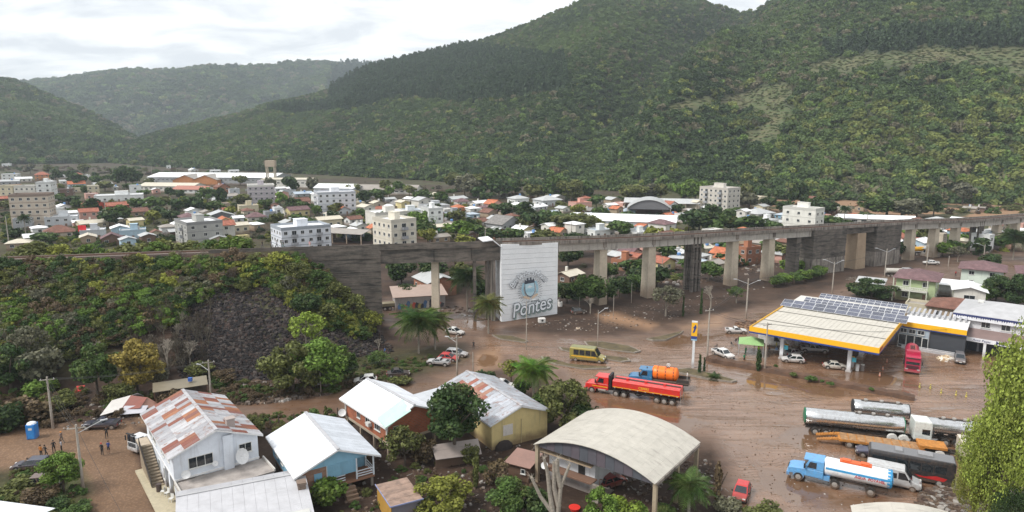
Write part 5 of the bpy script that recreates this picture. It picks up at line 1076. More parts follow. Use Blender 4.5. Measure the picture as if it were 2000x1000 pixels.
def house_brick():
 W_, L_, E, RZ, F0 = 7.4, 11.6, 5.35, D(40), 2.7
 T = thing('house', 'red brick house raised on concrete stilts with bright white metal roof', 'house', (-15.9, 82.0, 0), RZ)
 m = MB(); m.xprism([(0, F0), (W_, F0), (W_, E), (W_/2, E+1.55), (0, E)], .0, L_); m.build('wall', BRICK, T, color=(.42, .125, .055))
 m = MB(); m.box(W_+1.8, 3.2, F0, 3.6, 5.5, E-F0); m.build('side_room', BRICK, T, color=(.22, .055, .035))
 m = MB(); m.box(W_/2, L_/2, F0-.35, W_+.12, L_+.12, .34); m.build('floor_slab', CONC, T)
 for y in (.2, 3.9, 7.6, 11.4):
  for x in (.2, 3.7, 7.2): m = MB(); m.box(x, y, -.6, .32, .32, F0+.24); m.build('stilt', CONC, T)
 for y in (0.0, L_-.15): m = MB(); m.box(-.06, y+.05, F0, .22, .22, E-F0); m.build('corner_post', TRIM, T, color=(.6, .58, .55))
 for y, w in ((2.6, 1.5), (5.2, 1.3), (7.8, .9)): add_window(T, 'L', y, F0+.85, w, 1.35, W_, L_, 1 if w < 1.4 else 2)
 m = MB(); m.box(-.3, 4.5, F0+.9, .5, .8, .5); m.build('air_conditioner', FRAME, T)
 add_window(T, 'F', 1.2, F0+.8, .8, 1.2, W_, L_, 1); add_window(T, 'F', 9.4, F0+.7, 2.0, 1.4, W_, L_, 2)
 rs = random.Random(5); strip_sheets(T, W_, L_, E, 1.65, .65, 14, 1, lambda s, j, i: (lambda f: tuple(c*f for c in WHT))(rs.uniform(.92, 1.04)))
 m = MB(); m.hexa([(-.9, -1.1, E+.02), (2.9, -1.1, E+1.25), (3.4, 1.9, E+1.75), (-.5, 1.7, E+.3)], [(-.9, -1.1, E+.08), (2.9, -1.1, E+1.32), (3.4, 1.9, E+1.82), (-.5, 1.7, E+.37)]); tag(m.build('loose_sheet', SHEETP, T, color=(.42, .60, .52)), 'mint green sheet lying over the front corner of the roof')
 dish(T, (-.7, 11.4, F0+.6), .55, -.6)
 m = MB(); m.box(W_+2.0, 3.0, E, 4.6, 6.4, .1); m.build('side_roof', SHEET, T, color=(.45, .47, .5))
 LAND.append((745, 800, 'the brick house on stilts'))
 T = thing('shed', 'low rusty sheet lean-to under the big tree beside the brick house', 'shed', (-9.5, 79.5, 0), D(20)); m = MB(); m.hexa([(0, 0, 1.6), (6, 0, 1.4), (6.3, 2.6, 2.3), (0, 2.6, 2.4)], [(0, 0, 1.66), (6, 0, 1.46), (6.3, 2.6, 2.36), (0, 2.6, 2.46)]); m.build('roof', SHEET, T, color=(.28, .24, .22)); m = MB(); m.box(3, 1.6, -.3, 5.6, 1.6, 1.75); m.build('wall', WALLM, T, color=(.10, .07, .06))
house_brick()
def house_yellow():
 W_, L_, E, RZ = 8.9, 15.4, 3.9, D(31); T = thing('house', 'pale yellow block house with long grey and rusty metal roof', 'house', (-2.7, 85.3, 0), RZ)
 m = MB(); m.xprism([(0, -.6), (W_, -.6), (W_, E), (W_/2, E+1.5), (0, E)], 0, L_); m.build('wall', WALLM, T, color=(.62, .50, .24))
 rs = random.Random(9); strip_sheets(T, W_, L_, E, 1.6, .45, 18, 3, lambda s, j, i: (rs.choice([(.30, .11, .08), (.32, .17, .12)]) if (s < 0 and i < 2 and 6 < j < 16 and rs.random() < .55) else (lambda f: tuple(c*f for c in (.40, .42, .46)))(rs.uniform(.78, 1.1))), OLDSHEET)
 m = MB(); m.box(2.5, -.03, 1.7, 1.5, .05, 1.5); tag(m.build('painted_patch', TRIM, T, color=(.6, .56, .52)), 'pale painted patch on the gable wall')
 m = MB(); m.tube((4.6, -.06, .1), (4.6, -.06, 3.6), .05, .05, 6); m.build('downpipe', TRIM, T, color=(.5, .42, .25))
 m = MB(); m.M = Matrix.Translation((1.7, -.35, -.2)); m.ell(0, 0, 0, 1.5, .7, 1.5, 12, 6); m.build('dark_opening', plain('opening_shade', (.03, .022, .02), .9), T)  # solid near-black dome; the shade inside the opening is put into its colour
 LAND.append((1010, 810, 'the pale yellow house'))
house_yellow()
def hall_arched():
 W_, L_, E, RZ = 15.8, 11.8, 5.0, D(-37); T = thing('open_hall', 'open arched hall with pale curved metal roof on concrete posts', 'open hall', (2.8, 77.0, 0), RZ)
 n = 14; R = 1.85
 arc = [(W_*i/n, E+R*(1-(2*i/n-1)**2)) for i in range(n+1)]
 for k in range(3):
  for i in range(n):
   y0, y1 = L_*k/3-(.4 if k == 0 else 0), L_*(k+1)/3+(.4 if k == 2 else 0)-.012
   (xa, za), (xb, zb) = arc[i], arc[i+1]; m = MB(); m.hexa([(xa, y0, za), (xb-.01, y0, zb), (xb-.01, y1, zb), (xa, y1, za)], [(xa, y0, za+.07), (xb-.01, y0, zb+.07), (xb-.01, y1, zb+.07), (xa, y1, za+.07)])
   m.build('roof_panel', CREAMR, T)
 m = MB(); m.xprism([(x, z-.08) for x, z in arc]+[(W_, E-.35), (0, E-.35)], .05, .12)
 lo = MB()
 for i in range(1, n):
  x0, x1 = W_*(i-.5)/n, W_*(i+.5)/n; za = E+R*(1-(2*x0/W_-1)**2)-.1; zb = E+R*(1-(2*x1/W_-1)**2)-.1
  p = MB(); zb0 = E-.25; p.hexa([(x0, -.02, zb0), (x1-.03, -.02, zb0), (x1-.03, .08, zb0), (x0, .08, zb0)], [(x0, -.02, za), (x1-.03, -.02, zb), (x1-.03, .08, zb), (x0, .08, za)]); p.build('gable_panel', TRIM, T, color=(.075+.01*(i % 3), .08, .095))
 for s in (0.2, W_-.2):
  for y in (.2, L_/2, L_-.2): m = MB(); m.box(s, y, -.6, .42, .42, E+.6); m.build('post', plain('mud_post', (.33, .27, .19), .85, mud=.5, mudtop=3), T)
 for y in (4, 8): m = MB(); m.path([(x, y, z-.2) for x, z in arc], .09, 5); m.tube((0, y, E-.1), (W_, y, E-.1), .08, n=5); m.build('truss', CONCM, T)
 m = MB(); m.box(W_+.02, L_/2, E-.35, .2, L_, .35); m.box(-.02, L_/2, E-.35, .2, L_, .35); m.build('edge_beam', CONCM, T)
 LAND.append((1220, 880, 'the open arched hall'))
 M = Matrix.Translation(T.location) @ Matrix.Rotation(RZ, 4, 'Z')
 # the white house tucked under the left side
 p = M @ Vector((1.0, 1.6, 0)); H = thing('house', 'small white two level house with side stairs tucked under the arched hall', 'house', p, RZ)
 m = MB(); m.box(3.2, 3.5, -.6, 6.4, 7, 4.9); m.build('wall', WALLM, H, color=(.62, .64, .66))
 m = MB(); m.hexa([(-.6, -1.3, 4.0), (6.6, -1.3, 4.0), (6.6, 2, 4.45), (-.6, 2, 4.45)], [(-.6, -1.3, 4.08), (6.6, -1.3, 4.08), (6.6, 2, 4.53), (-.6, 2, 4.53)]); m.build('roof_edge', SHEET, H, color=(.34, .26, .18))
 inst('door', DOOR, H, (4.6, -.04, 2.2), 0, color=(.02, .02, .02))
 m = MB(); m.box(3.4, -.7, 2.0, 6.6, 1.4, .18); m.build('gallery_floor', plain('rusty_floor', (.16, .09, .06), .9), H)
 for k in range(9): m = MB(); m.box(7.1, -1.2+k*.42, -.1, 1.1, .42, 2.2-k*.25); m.build('stair_step', CONCM, H)
 m = MB(); m.tube((7.7, -1.2, 3.0), (7.7, 2.6, .9), .04); m.tube((7.7, 2.6, 0), (7.7, 2.6, .9), .04); m.tube((7.7, -1.2, 2), (7.7, -1.2, 3), .04); m.build('stair_rail', RUST, H)
 dish(H, (.4, -1.6, 2.6), .45, .2)
CREAMR = sheetmat('cream_roof_panel', 0.0, 0.5, 0.5)
_ = [setattr(n, 'operation', n.operation) for n in CREAMR.node_tree.nodes if n.type == 'MATH']
for n_ in CREAMR.node_tree.nodes:
 if n_.type == 'OBJECT_INFO': _oi = n_
_rgb = CREAMR.node_tree.nodes.new('ShaderNodeRGB'); _rgb.outputs[0].default_value = (0.45, 0.425, 0.375, 1)
for l_ in list(_oi.outputs['Color'].links): CREAMR.node_tree.links.new(_rgb.outputs[0], l_.to_socket)
hall_arched()
def small_sheds():
 T = thing('shed', 'small shed with mud brown flat roof and ochre side wall', 'shed', (-12.9, 67.3, 0), D(28)); m = MB(); m.box(1.7, 2.6, -.5, 3.3, 5.0, 2.85); m.build('wall', WALLM, T, color=(.16, .15, .17))
 for k in range(8): m = MB(); m.box(-.02, .35+k*.63, -.3, .06, .58, 2.6); m.build('side_board', TRIM, T, color=(.42, .24, .05))
 for k in range(4): m = MB(); m.box(1.7, .55+k*1.32, 2.36+k*.02, 3.7, 1.34, .07); m.build('roof_panel', plain('muddy_panel', (.25, .17, .13), .6, var=.4, scale=1.2), T)
 m = MB(); m.box(1.7, -.16, 2.36, 3.8, .06, .14); m.box(-.17, 2.6, 2.36, .06, 5.5, .14); m.build('edge_trim', TRIM, T, color=(.22, .25, .42))
 T = thing('shed', 'small brown tin shed left of the arched hall', 'shed', (-.6, 78.0, 0), D(-28)); m = MB(); m.box(1.5, 1.5, -.4, 2.8, 2.8, 2.5); m.build('wall', WALLM, T, color=(.12, .07, .05)); m = MB(); m.hexa([(-.3, -.3, 2.1), (3.3, -.3, 2.1), (3.3, 3.3, 2.5), (-.3, 3.3, 2.5)], [(-.3, -.3, 2.17), (3.3, -.3, 2.17), (3.3, 3.3, 2.57), (-.3, 3.3, 2.57)]); m.build('roof', SHEET, T, color=(.26, .15, .12)); add_window(T, 'F', 2.2, 1.1, .6, .6, 2.9, 2.8, 0)
 T = thing('house', 'bright white roof of a low building at the bottom left corner', 'house', (-62.5, 62.5, 0), D(-12)); m = MB(); m.box(7, 2.6, -.5, 12, 4.5, 3.5); m.build('wall', WALLM, T, color=(.45, .42, .38))
 for k in range(14): m = MB(); m.hexa([(k, -.6, 3.2), (k+.98, -.6, 3.2), (k+.98, 2.8, 3.75), (k, 2.8, 3.75)], [(k, -.6, 3.26), (k+.98, -.6, 3.26), (k+.98, 2.8, 3.81), (k, 2.8, 3.81)]); m.hexa([(k, 2.8, 3.75), (k+.98, 2.8, 3.75), (k+.98, 6, 3.25), (k, 6, 3.25)], [(k, 2.8, 3.81), (k+.98, 2.8, 3.81), (k+.98, 6, 3.31), (k, 6, 3.31)]); m.build('roof_sheet', SHEETP, T, color=WHT)
 T = thing('open_hall', 'pale curved roof cut by the bottom edge near the tanker trucks', 'open hall', (33.8, 61.6, 0), D(-20)); arc = [(12*i/10, 3.6+1.3*(1-(2*i/10-1)**2)) for i in range(11)]
 for i in range(10): (xa, za), (xb, zb) = arc[i], arc[i+1]; m = MB(); m.hexa([(xa, -6, za), (xb-.01, -6, zb), (xb-.01, 4, zb), (xa, 4, za)], [(xa, -6, za+.07), (xb-.01, -6, zb+.07), (xb-.01, 4, zb+.07), (xa, 4, za+.07)]); m.build('roof_panel', CREAMR, T)
 m = MB(); m.box(6, -1, -.5, 11.6, 9.4, 4.0); m.build('wall', WALLM, T, color=(.4, .38, .35))
 T = thing('shelter', 'long tin roofed shelter with open dark front below the embankment', 'shelter', (-55.3, 99.8, 0), D(27)); m = MB(); m.hexa([(0, 0, 2.5), (7.8, 0, 2.5), (7.8, 3.4, 2.9), (0, 3.4, 2.9)], [(0, 0, 2.58), (7.8, 0, 2.58), (7.8, 3.4, 2.98), (0, 3.4, 2.98)]); m.build('roof', SHEET, T, color=(.20, .17, .12))
 for x in (.2, 3.9, 7.6): m = MB(); m.box(x, .15, -.3, .16, .16, 2.8); m.build('post', RUST, T)
 m = MB(); m.box(3.9, 3.2, -.3, 7.6, .15, 3.1); m.build('back_wall', WALLM, T, color=(.10, .08, .07))
 for px, py, lb in ((368, 727, 'blue box on a ledge behind the tin shelter'), (372, 747, 'blue box lying on the roof of the tin shelter')):
  p = G(px, py, 2.75); t = thing('box', lb, 'box', (p.x, p.y, 2.98 if py > 740 else gz(p.x, p.y))); m = MB(); m.box(0, 0, 0, .55, .45, .5); m.build('body', plain('box_blue', (.03, .09, .35), .5), t); m = MB(); m.box(0, 0, .5, .6, .5, .07); m.build('lid', plain('box_lid', (.04, .12, .4), .5), t)
 # collapsed tin shed
 T = thing('collapsed_shed', 'collapsed shed of tilted grey and rusty tin sheets beside the road', 'shed', (-61.5, 96.2, 0), D(10)); rs = random.Random(2)
 sh = [((0, 0, .3), (2.8, .3, .9), (3.6, 2.5, 2.3), (.9, 2.4, 1.7), (.52, .5, .48)), ((2.85, .3, .9), (5.6, 0, 1.1), (6.0, 2.2, 1.9), (3.6, 2.5, 2.3), (.24, .09, .07)), ((3.0, -.6, .5), (6.4, -.7, .6), (6.6, .6, 1.2), (3.2, .8, 1.3), (.46, .46, .5)), ((5.6, .8, 1.2), (7.4, .6, .4), (7.6, 2.2, .7), (5.9, 2.4, 1.9), (.3, .16, .12)), ((3.7, 2.5, 2.3), (4.6, 2.5, 2.6), (4.9, 3.9, 1.6), (3.9, 3.9, 1.4), (.5, .5, .5))]
 for a, b, c, d, col in sh: m = MB(); u = Vector((0, 0, .05)); m.hexa([a, b, c, d], [tuple(Vector(q)+u) for q in (a, b, c, d)]); m.build('tin_sheet', SHEET, T, color=col)
 for k in range(9): m = MB(); a = Vector((rs.uniform(-3, 3), rs.uniform(-1, 2), .15)); m.tube(a, a+Vector((rs.uniform(-3, 2.5), rs.uniform(-1.5, .5), rs.uniform(-.1, .5))), .06, n=5); m.build('timber', BARK, T)
 p = G(152, 770); t = thing('tarpaulin', 'red sheet lying on the lower embankment left of the tin shed', 'sheet', (p.x, p.y, gz(p.x, p.y)+.25), D(20)); m = MB(); m.hexa([(-.5, -1.1, 0), (.6, -1, 0), (.9, 1.1, .7), (-.3, 1.1, .7)], [(-.5, -1.1, .05), (.6, -1, .05), (.9, 1.1, .76), (-.3, 1.1, .76)]); m.build('cloth', plain('red_sheet', (.45, .03, .025), .6), t)
 # graffiti building and shed seen under the left span
 p = G(878, 603); T = thing('workshop', 'low graffiti covered workshop with rusty flat roof under the left span', 'workshop', (p.x-1, p.y, 0), D(14)); 
 m = MB(); m.box(-6, 5, -.5, 12, 10, 4.0); m.build('wall', WALLM, T, color=(.36, .34, .33)); m = MB(); m.hexa([(-12.6, -.6, 3.5), (.6, -.6, 3.5), (.6, 10.6, 3.9), (-12.6, 10.6, 3.9)], [(-12.6, -.6, 3.6), (.6, -.6, 3.6), (.6, 10.6, 4.0), (-12.6, 10.6, 4.0)]); m.build('roof', SHEET, T, color=(.34, .24, .19))
 rs = random.Random(8)
 for k in range(16):
  x = -11.4+k*.68; c = rs.choice([(.5, .08, .06), (.08, .16, .32), (.55, .5, .45), (.05, .05, .06), (.35, .3, .1)]); m = MB(); h = rs.uniform(.8, 2.0); m.add([(x, -.03, .5), (x+.7, -.03, .6), (x+.9, -.03, .5+h), (x+.3, -.03, .8+h), (x-.1, -.03, .4+h*.7)], [(0, 1, 2, 3, 4)]); m.build('graffiti', TRIM, T, color=c)
 building('shed', 'dark brick shed with pale roof behind the graffiti workshop', 'shed', *G(850, 572)[:2], D(30), 8, 10, 4, 'gable', 'brick', 'gsheet', wgap=3)
 LAND.append((840, 580, 'the graffiti workshop'))
small_sheds()
# ================================================================ fuel station
PAN = None
def station():
 RZ = D(-38); T = thing('fuel_station', 'fuel station with cream canopy, yellow fascia and solar panels', 'fuel station', (45.2, 125.6, 0), RZ); W_, L_ = 22.2, 24.4
 YEL = plain('yellow_fascia', (.78, .42, .012), .4, var=.05); BLUE = plain('blue_band', (.02, .05, .22), .4, var=.05); PIL = plain('pillar_white', (.62, .64, .66), .5, mud=.5, mudtop=1.2)
 DECKM = SHEETP
 n = 24
 for k in range(n):
  x0 = .15+(W_-.3)*k/n; x1 = .15+(W_-.3)*(k+1)/n-.02; m = MB(); m.box((x0+x1)/2, L_/2, 5.42, x1-x0, L_-.4, .1); m.box(x0+.05, L_/2, 5.52, .05, L_-.4, .02); m.build('roof_sheet', DECKM, T, color=(.52, .49, .43))
 for y in (7.5, 16.0): m = MB(); m.box(W_*.0+W_/2, y, 5.575, W_-.5, .16, .05); m.build('gutter_joint', TRIM, T, color=(.12, .11, .1))
 m = MB(); m.box(W_/2, L_/2, 5.0, W_-.4, L_-.4, .08); m.build('ceiling', TRIM, T, color=(.35, .35, .36))
 for nm, z, h, mt, e in (('fascia', 4.85, .95, YEL, 0.0), ('fascia_band', 4.55, .297, BLUE, -.03)):
  m = MB(); m.box(W_/2, -e*0+.06+e, z, W_+2*e*-1*0, .12, h); m.box(.06-e*0, L_/2+.06, z, .12, L_-.12, h); m.box(W_-.06, L_/2+.06, z, .12, L_-.12, h); m.build(nm, mt, T)
 m = MB(); m.box(W_+.02, 1.6, 5.1, .05, 2.4, .5); m.build('fascia_mark', plain('sign_red2', (.35, .08, .05), .5), T)
 for x, y in ((5.6, 2.2), (17.3, 2.2), (5.6, 12), (17.3, 12), (5.6, 21), (17.3, 21)): m = MB(); m.box(x, y, -.4, .62, .62, 5.4); m.box(x, y, -.3, .9, .9, .55); m.build('pillar', PIL, T)
 for x, y in ((5.6, 1.85), (17.3, 1.85)): m = MB(); m.box(x+.75, y+.3, 1.9, .7, .06, .8); m.build('notice_board', plain('cyan_sign', (.05, .35, .45), .5), T)
 for i, y in enumerate((5.5, 12.5, 19)):
  m = MB(); m.box(5.6, y, -.1, 1.1, 4.2, .3); m.box(17.3, y, -.1, 1.1, 4.2, .3); m.build('pump_island', CONC, T)
 # solar panels, each one a part
 pm = MB(); pm.box(0, 0, 0, 1.12, 1.0, .05, k=0)
 for a in (-.28, 0, .28): pm.box(a, 0, .051, .02, .94, .004, k=1)
 for s in (-1, 1): pm.box(s*.55, 0, -.005, .05, 1.06, .075, k=1); pm.box(0, s*.49, -.004, 1.05, .05, .075, k=1)
 sol = NT('solar_cell'); n_ = sol.noise(.5, 3); sol.set(sol.mix(sol.math('MULTIPLY', sol.orand(), .7), (.02, .025, .05), (.075, .085, .14)), .14, 0, .8)
 ALU = plain('aluminium', (.62, .63, .66), .35, metal=.3)
 pw = MB(); w2, h2 = 2.12, 1.5; pw.box(0, 0, 0, w2-.08, h2-.08, .05, k=0)
 for s in (-1, 1): pw.box(s*(w2/2-.03), 0, -.005, .05, h2-.02, .075, k=1); pw.box(0, s*(h2/2-.03), -.004, w2-.14, .05, .075, k=1)
 for a in (-.25, .25): pw.box(0, a*1.0, .052, w2-.16, .03, .004, k=1)
 mA, mB_ = pw.mesh('solar_panel', [sol.m, ALU]), pm.mesh('solar_panel', [sol.m, ALU])
 def array(y0, x0, cols, rows, me, dx, dy, tilt, z0):
  for i in range(cols):
   for j in range(rows):
    o = inst('solar_panel', me, T, (x0+i*dx, y0+(j+.5)*dy*math.cos(D(tilt)), z0+(j+.5)*dy*math.sin(D(tilt)))); o.rotation_euler = (D(tilt), 0, 0)
  m = MB()
  for i in range(0, cols, 3): m.tube((x0+i*dx, y0, 5.5), (x0+i*dx, y0, z0), .05); m.tube((x0+i*dx, y0+rows*dy, 5.5), (x0+i*dx, y0+rows*dy*math.cos(D(tilt)), z0+rows*dy*math.sin(D(tilt))-.05), .05)
  m.build('panel_frame', ALU, T)
 array(20.3, .6, 11, 2, mA, 2.16, 1.54, 16, 5.75); array(24.6, 3.6, 16, 2, mB_, 1.2, 1.08, 16, 6.3); array(28.2, 5.8, 14, 2, mB_, 1.2, 1.08, 16, 6.8)
 # building behind: shop, dark bays, second yellow fascia
 B = T
 m = MB(); m.box(10.5, 29.6, -.5, 21, 9.5, 5.6); m.build('shop_wall', WALLM, B, color=(.30, .34, .40))
 m = MB(); m.box(10.6, 29.6, 5.1, 21.4, 10.2, .25); m.build('shop_roof', SHEETP, B, color=(.60, .58, .54))
 m = MB(); m.box(27.5, 24.0, 4.35, 10.6, .15, .95); m.build('fascia', YEL, B); m = MB(); m.box(27.5, 24.03, 4.1, 10.6, .12, .248); m.build('fascia_band', BLUE, B)
 m = MB(); m.hexa([(22.2, 24.1, 5.0), (32.8, 24.1, 5.0), (32.8, 31, 5.7), (22.2, 31, 5.7)], [(22.2, 24.1, 5.3), (32.8, 24.1, 5.3), (32.8, 31, 6.0), (22.2, 31, 6.0)]); m.build('shop_roof', SHEETP, B, color=(.66, .66, .66))
 for k in range(12): m = MB(); m.hexa([(22+k*.9, 28.2, 6.1), (22.4+k*.9, 28.2, 6.1), (22.4+k*.9, 32, 6.5), (22+k*.9, 32, 6.5)], [(22+k*.9, 28.2, 6.3), (22.4+k*.9, 28.2, 6.3), (22.4+k*.9, 32, 6.7), (22+k*.9, 32, 6.7)]); m.build('roof_rib', SHEET, B, color=(.38, .38, .40))
 m = MB(); m.box(29.8, 28, -.5, 5.8, 7, 5.5); m.build('bay_wall', TRIM, B, color=(.045, .05, .06))
 m = MB(); m.box(24.2, 24.4, -.3, 5.2, .5, 5.2); m.build('shop_front', WALLM, B, color=(.34, .40, .46))
 FW = FRAME
 for k in range(3): inst('glass_door', window_mesh(1.35, 2.6, 0), B, (22.3+k*1.4, 23.96, .15))
 inst('window', window_mesh(1.1, 2.4, 0), B, (26.2, 23.96, .15))
 for k in range(3): inst('window', window_mesh(1.2, .9, 1), B, (22.4+k*1.5, 23.96, 3.1))
 for x in (4, 8, 12, 16): inst('window', window_mesh(2.4, 2.2, 2), B, (x, 24.8, .6))
 m = MB(); m.box(27.4, 23.2, -.2, 10, .08, .9); m.tube((22, 22.6, 1.0), (32.4, 22.6, 1.0), .05); m.build('low_rail', ALU, B)
 LAND.append((1610, 690, 'the fuel station canopy')); LAND.append((1690, 600, 'the solar panels'))
 M = Matrix.Translation(T.location) @ Matrix.Rotation(RZ, 4, 'Z')
 pump_at = [(5.6, 5.0, 'fuel pump nearest the left front pillar'), (5.6, 13.5, 'fuel pump in the dark middle of the left island'), (17.3, 4.6, 'fuel pump behind the right front pillar'), (17.3, 13.5, 'fuel pump in the dark middle of the right island')]
 for x, y, lb in pump_at:
  t = thing('fuel_pump', lb, 'fuel pump', M @ Vector((x, y, .2)), RZ); m = MB(); m.box(0, 0, 0, .55, .9, 1.5); m.build('cabinet', plain('pump_white', (.5, .5, .5), .5), t); m = MB(); m.box(0, 0, 1.5, .6, .95, .35); m.build('display_head', YEL, t); m = MB(); m.path([(.3, .3, 1.2), (.5, .3, .5), (.32, .3, .2)], .03, 5); m.build('hose', plain('rubber', (.015, .015, .015), .6), t)
 for (px, py, lb) in ((1674, 724, 'white cylinder bin beside the right canopy pillar'), (1684, 724, 'grey cylinder bin right of the white one')):
  p = G(px, py); t = thing('bin', lb, 'bin', p); m = MB(); m.tube((0, 0, 0), (0, 0, 1.1), .3, .3, 12); m.build('drum', plain('bin'+str(px), (.6, .6, .6) if px < 1680 else (.18, .16, .15), .6), t); m = MB(); m.tube((0, 0, 1.1), (0, 0, 1.18), .33, .3, 12); m.build('lid', FRAME, t)
 # totem
 t = thing('totem_sign', 'tall white pole sign with yellow and blue panel on the road kerb', 'sign', (32.9, 118.9, 0), D(-20)); m = MB(); m.box(0, 0, -.3, .42, .36, 6.2); m.build('pole', PIL, t)
 m = MB(); m.box(0, 0, 5.9, 1.0, .42, 2.5); m.build('panel', YEL, t); m = MB(); m.box(0, 0, 5.35, 1.0, .43, .54); m.build('lower_panel', BLUE, t); m = MB(); m.box(0, 0, 5.1, 1.02, .44, .24); m.build('stripe', plain('pale_blue', (.25, .45, .6), .5), t)
 m = MB(); m.add([(-.3, -.225, 6.5), (.05, -.225, 6.6), (.38, -.225, 7.6), (.2, -.225, 8.1), (-.25, -.225, 7.4), (-.05, -.225, 7.3)], [(0, 1, 2, 3, 4, 5)]); m.build('emblem', BLUE, t); m = MB(); m.box(0, 0, 8.4, 1.0, .42, .25); m.build('cap', FRAME, t)
 LAND.append((1356, 680, 'the yellow pole sign'))
station()
def auto_shop():
 RZ = D(-41); T = thing('shop', 'white two storey auto parts shop with brown awning and lettered sign board', 'shop', (85.6, 128.4, 0), RZ); W_, L_ = 22, 14
 m = MB(); m.box(W_/2, L_/2+3.4, -.5, W_, L_, 7.7); m.build('wall', WALLM, T, color=(.62, .62, .64))
 m = MB(); m.box(W_/2, 3.34, -.2, W_-.6, .1, 3.4); m.build('dark_front', TRIM, T, color=(.035, .04, .055))
 for x in (4.2, 10, 16): m = MB(); m.box(x, 3.28, .0, .35, .1, 3.2); m.build('mullion', TRIM, T, color=(.25, .25, .28))
 gable = MB(); hip_roof(T, W_, L_, 7.2, 1.7, .5, SHEETP, (.42, .42, .43)).location = (0, 3.4, 0)
 m = MB(); m.box(W_/2, 2.78, 6.1, W_+.8, .16, 1.05); m.build('sign_board', plain('white_board', (.66, .67, .70), .6), T); m = MB(); m.box(W_/2, 2.67, 6.85, W_+.8, .06, .32); m.build('sign_band', plain('navy', (.02, .03, .12), .5), T)
 rs = random.Random(6); m = MB()
 for k in range(60): x = k*.37; h = rs.uniform(.1, .45); m.add([(x, 2.68, 6.84), (x+.3, 2.68, 6.84), (x+.15, 2.68, 6.84-h)], [(0, 2, 1)])
 m.build('sign_pattern', _M['navy'], T)
 m = MB(); m.hexa([(-.3, -.3, 3.3), (W_, -.3, 3.3), (W_, 3.35, 4.4), (-.3, 3.35, 4.4)], [(-.3, -.3, 3.38), (W_, -.3, 3.38), (W_, 3.35, 4.48), (-.3, 3.35, 4.48)]); m.build('awning', SHEET, T, color=(.21, .15, .14))
 m = MB(); m.box(W_/2-.1, -.36, 2.75, W_+.4, .12, .75); m.build('awning_board', _M['white_board'], T)
 for x in (.1, 5.6, 11.2, 17): m = MB(); m.box(x, -.1, -.4, .45, .45, 3.7); m.build('post', _M['pillar_white'], T)
 NAVY = _M['navy']; B = lambda x, z: Matrix.Translation((x, -.44, z)) @ Matrix.Rotation(math.pi/2, 4, 'X')
 letter('lettering', 'Auto Peças', .62, NAVY, T, B(5.0, 3.12), .008, .004, .15); letter('lettering', 'MUÇUM', .95, NAVY, T, B(9.0, 3.13), .008, .02, 0)
 for x in (1.8, 5.0, 8.2, 11.6, 15, 18.4): inst('window', window_mesh(1.5, 1.2, 1), T, (x, 3.36, 4.85)); 
 # louvred water tank box on the roof
 m = MB(); m.box(13.6, 10, 8.1, 2.4, 2.2, 2.0); m.build('roof_box', TRIM, T, color=(.36, .35, .33)); m = MB(); m.box(13.6, 10, 10.1, 2.8, 2.6, .25); m.build('roof_box_cap', TRIM, T, color=(.7, .7, .7)); m = MB(); m.box(3.0, 11.5, 8.1, 1.0, .8, .5); m.build('roof_vent', FRAME, T)
 LAND.append((1925, 640, 'the auto parts shop'))
auto_shop()
def right_houses():
 T = building('house', 'green two storey house with long balcony and purple hip roof', 'house', 98.4, 171.0, D(-36), 8.6, 11.5, 5.9, 'hip', (.38, .46, .26), 'ptile', floors=2, centre=False, ov=.9, rise=1.6, sides='RF', wgap=3.5)
 m = MB(); m.box(3.3, -1.0, 2.9, 7.6, 2.0, .2); m.build('balcony_floor', TRIM, T, color=(.5, .5, .45))
 for k in range(20): m = MB(); m.box(-.3+k*.38, -1.9, 3.1, .2, .08, .8); m.build('baluster', TRIM, T, color=(.55, .55, .5))
 m = MB(); m.box(3.3, -1.9, 3.9, 7.7, .14, .12); m.build('handrail', TRIM, T, color=(.6, .6, .55))
 for x in (-.4, 3.3, 7.0): m = MB(); m.box(x, -1.85, -.4, .22, .22, 6.4); m.build('column', TRIM, T, color=(.5, .52, .42))
 LAND.append((1800, 560, 'the green house'))
 building('house', 'white house with purple hip roof and pale chimney right of the green house', 'house', 125.5, 187.0, D(-36), 9.5, 11, 5.2, 'hip', (.62, .70, .62), 'ptile', floors=2, centre=False, ov=.9, rise=1.7, sides='RF')
 building('house', 'purple tiled low house at the right edge behind the dark trees', 'house', 141, 186, D(-34), 12, 12, 4.0, 'hip', 'offw', 'ptile', centre=False, ov=.8, rise=1.8)
 building('house', 'grey metal roofed low house at the right edge', 'house', 126, 165, D(-34), 14, 9, 3.8, 'gable', 'offw', 'gsheet', centre=False, ov=.6)
 building('house', 'small white gabled house with white roof and wide shuttered window', 'house', 110.5, 166.5, D(-30), 6.6, 8.5, 3.7, 'gable', 'offw', 'wsheet', centre=False, ov=.6, rise=.9, winw=2.4, wgap=6, sides='F')
 building('house', 'low house with dark red brown tile roof behind the solar panels', 'house', 95.0, 151.5, D(-40), 12.5, 9, 3.4, 'hip', 'tan', 'btile', centre=False, ov=.6, rise=1.7)
 building('shed', 'flat cream walled store between the fuel station and the green house', 'shed', 91.5, 154.5, D(-38), 7, 5, 2.8, 'flat', 'cream', 'fibro', centre=False, win=False)
 building('shed', 'dark grey car port with white roof panel beside the green house', 'shed', 91.8, 177.5, D(-34), 6, 5.5, 3.2, 'shed', 'dgrey', 'gsheet', centre=False, win=False)
 building('shed', 'white flat awning between the green and the white houses', 'shed', 113, 176.5, D(-34), 7, 5, 2.8, 'shed', 'lgrey', 'wsheet', centre=False, win=False)
right_houses()
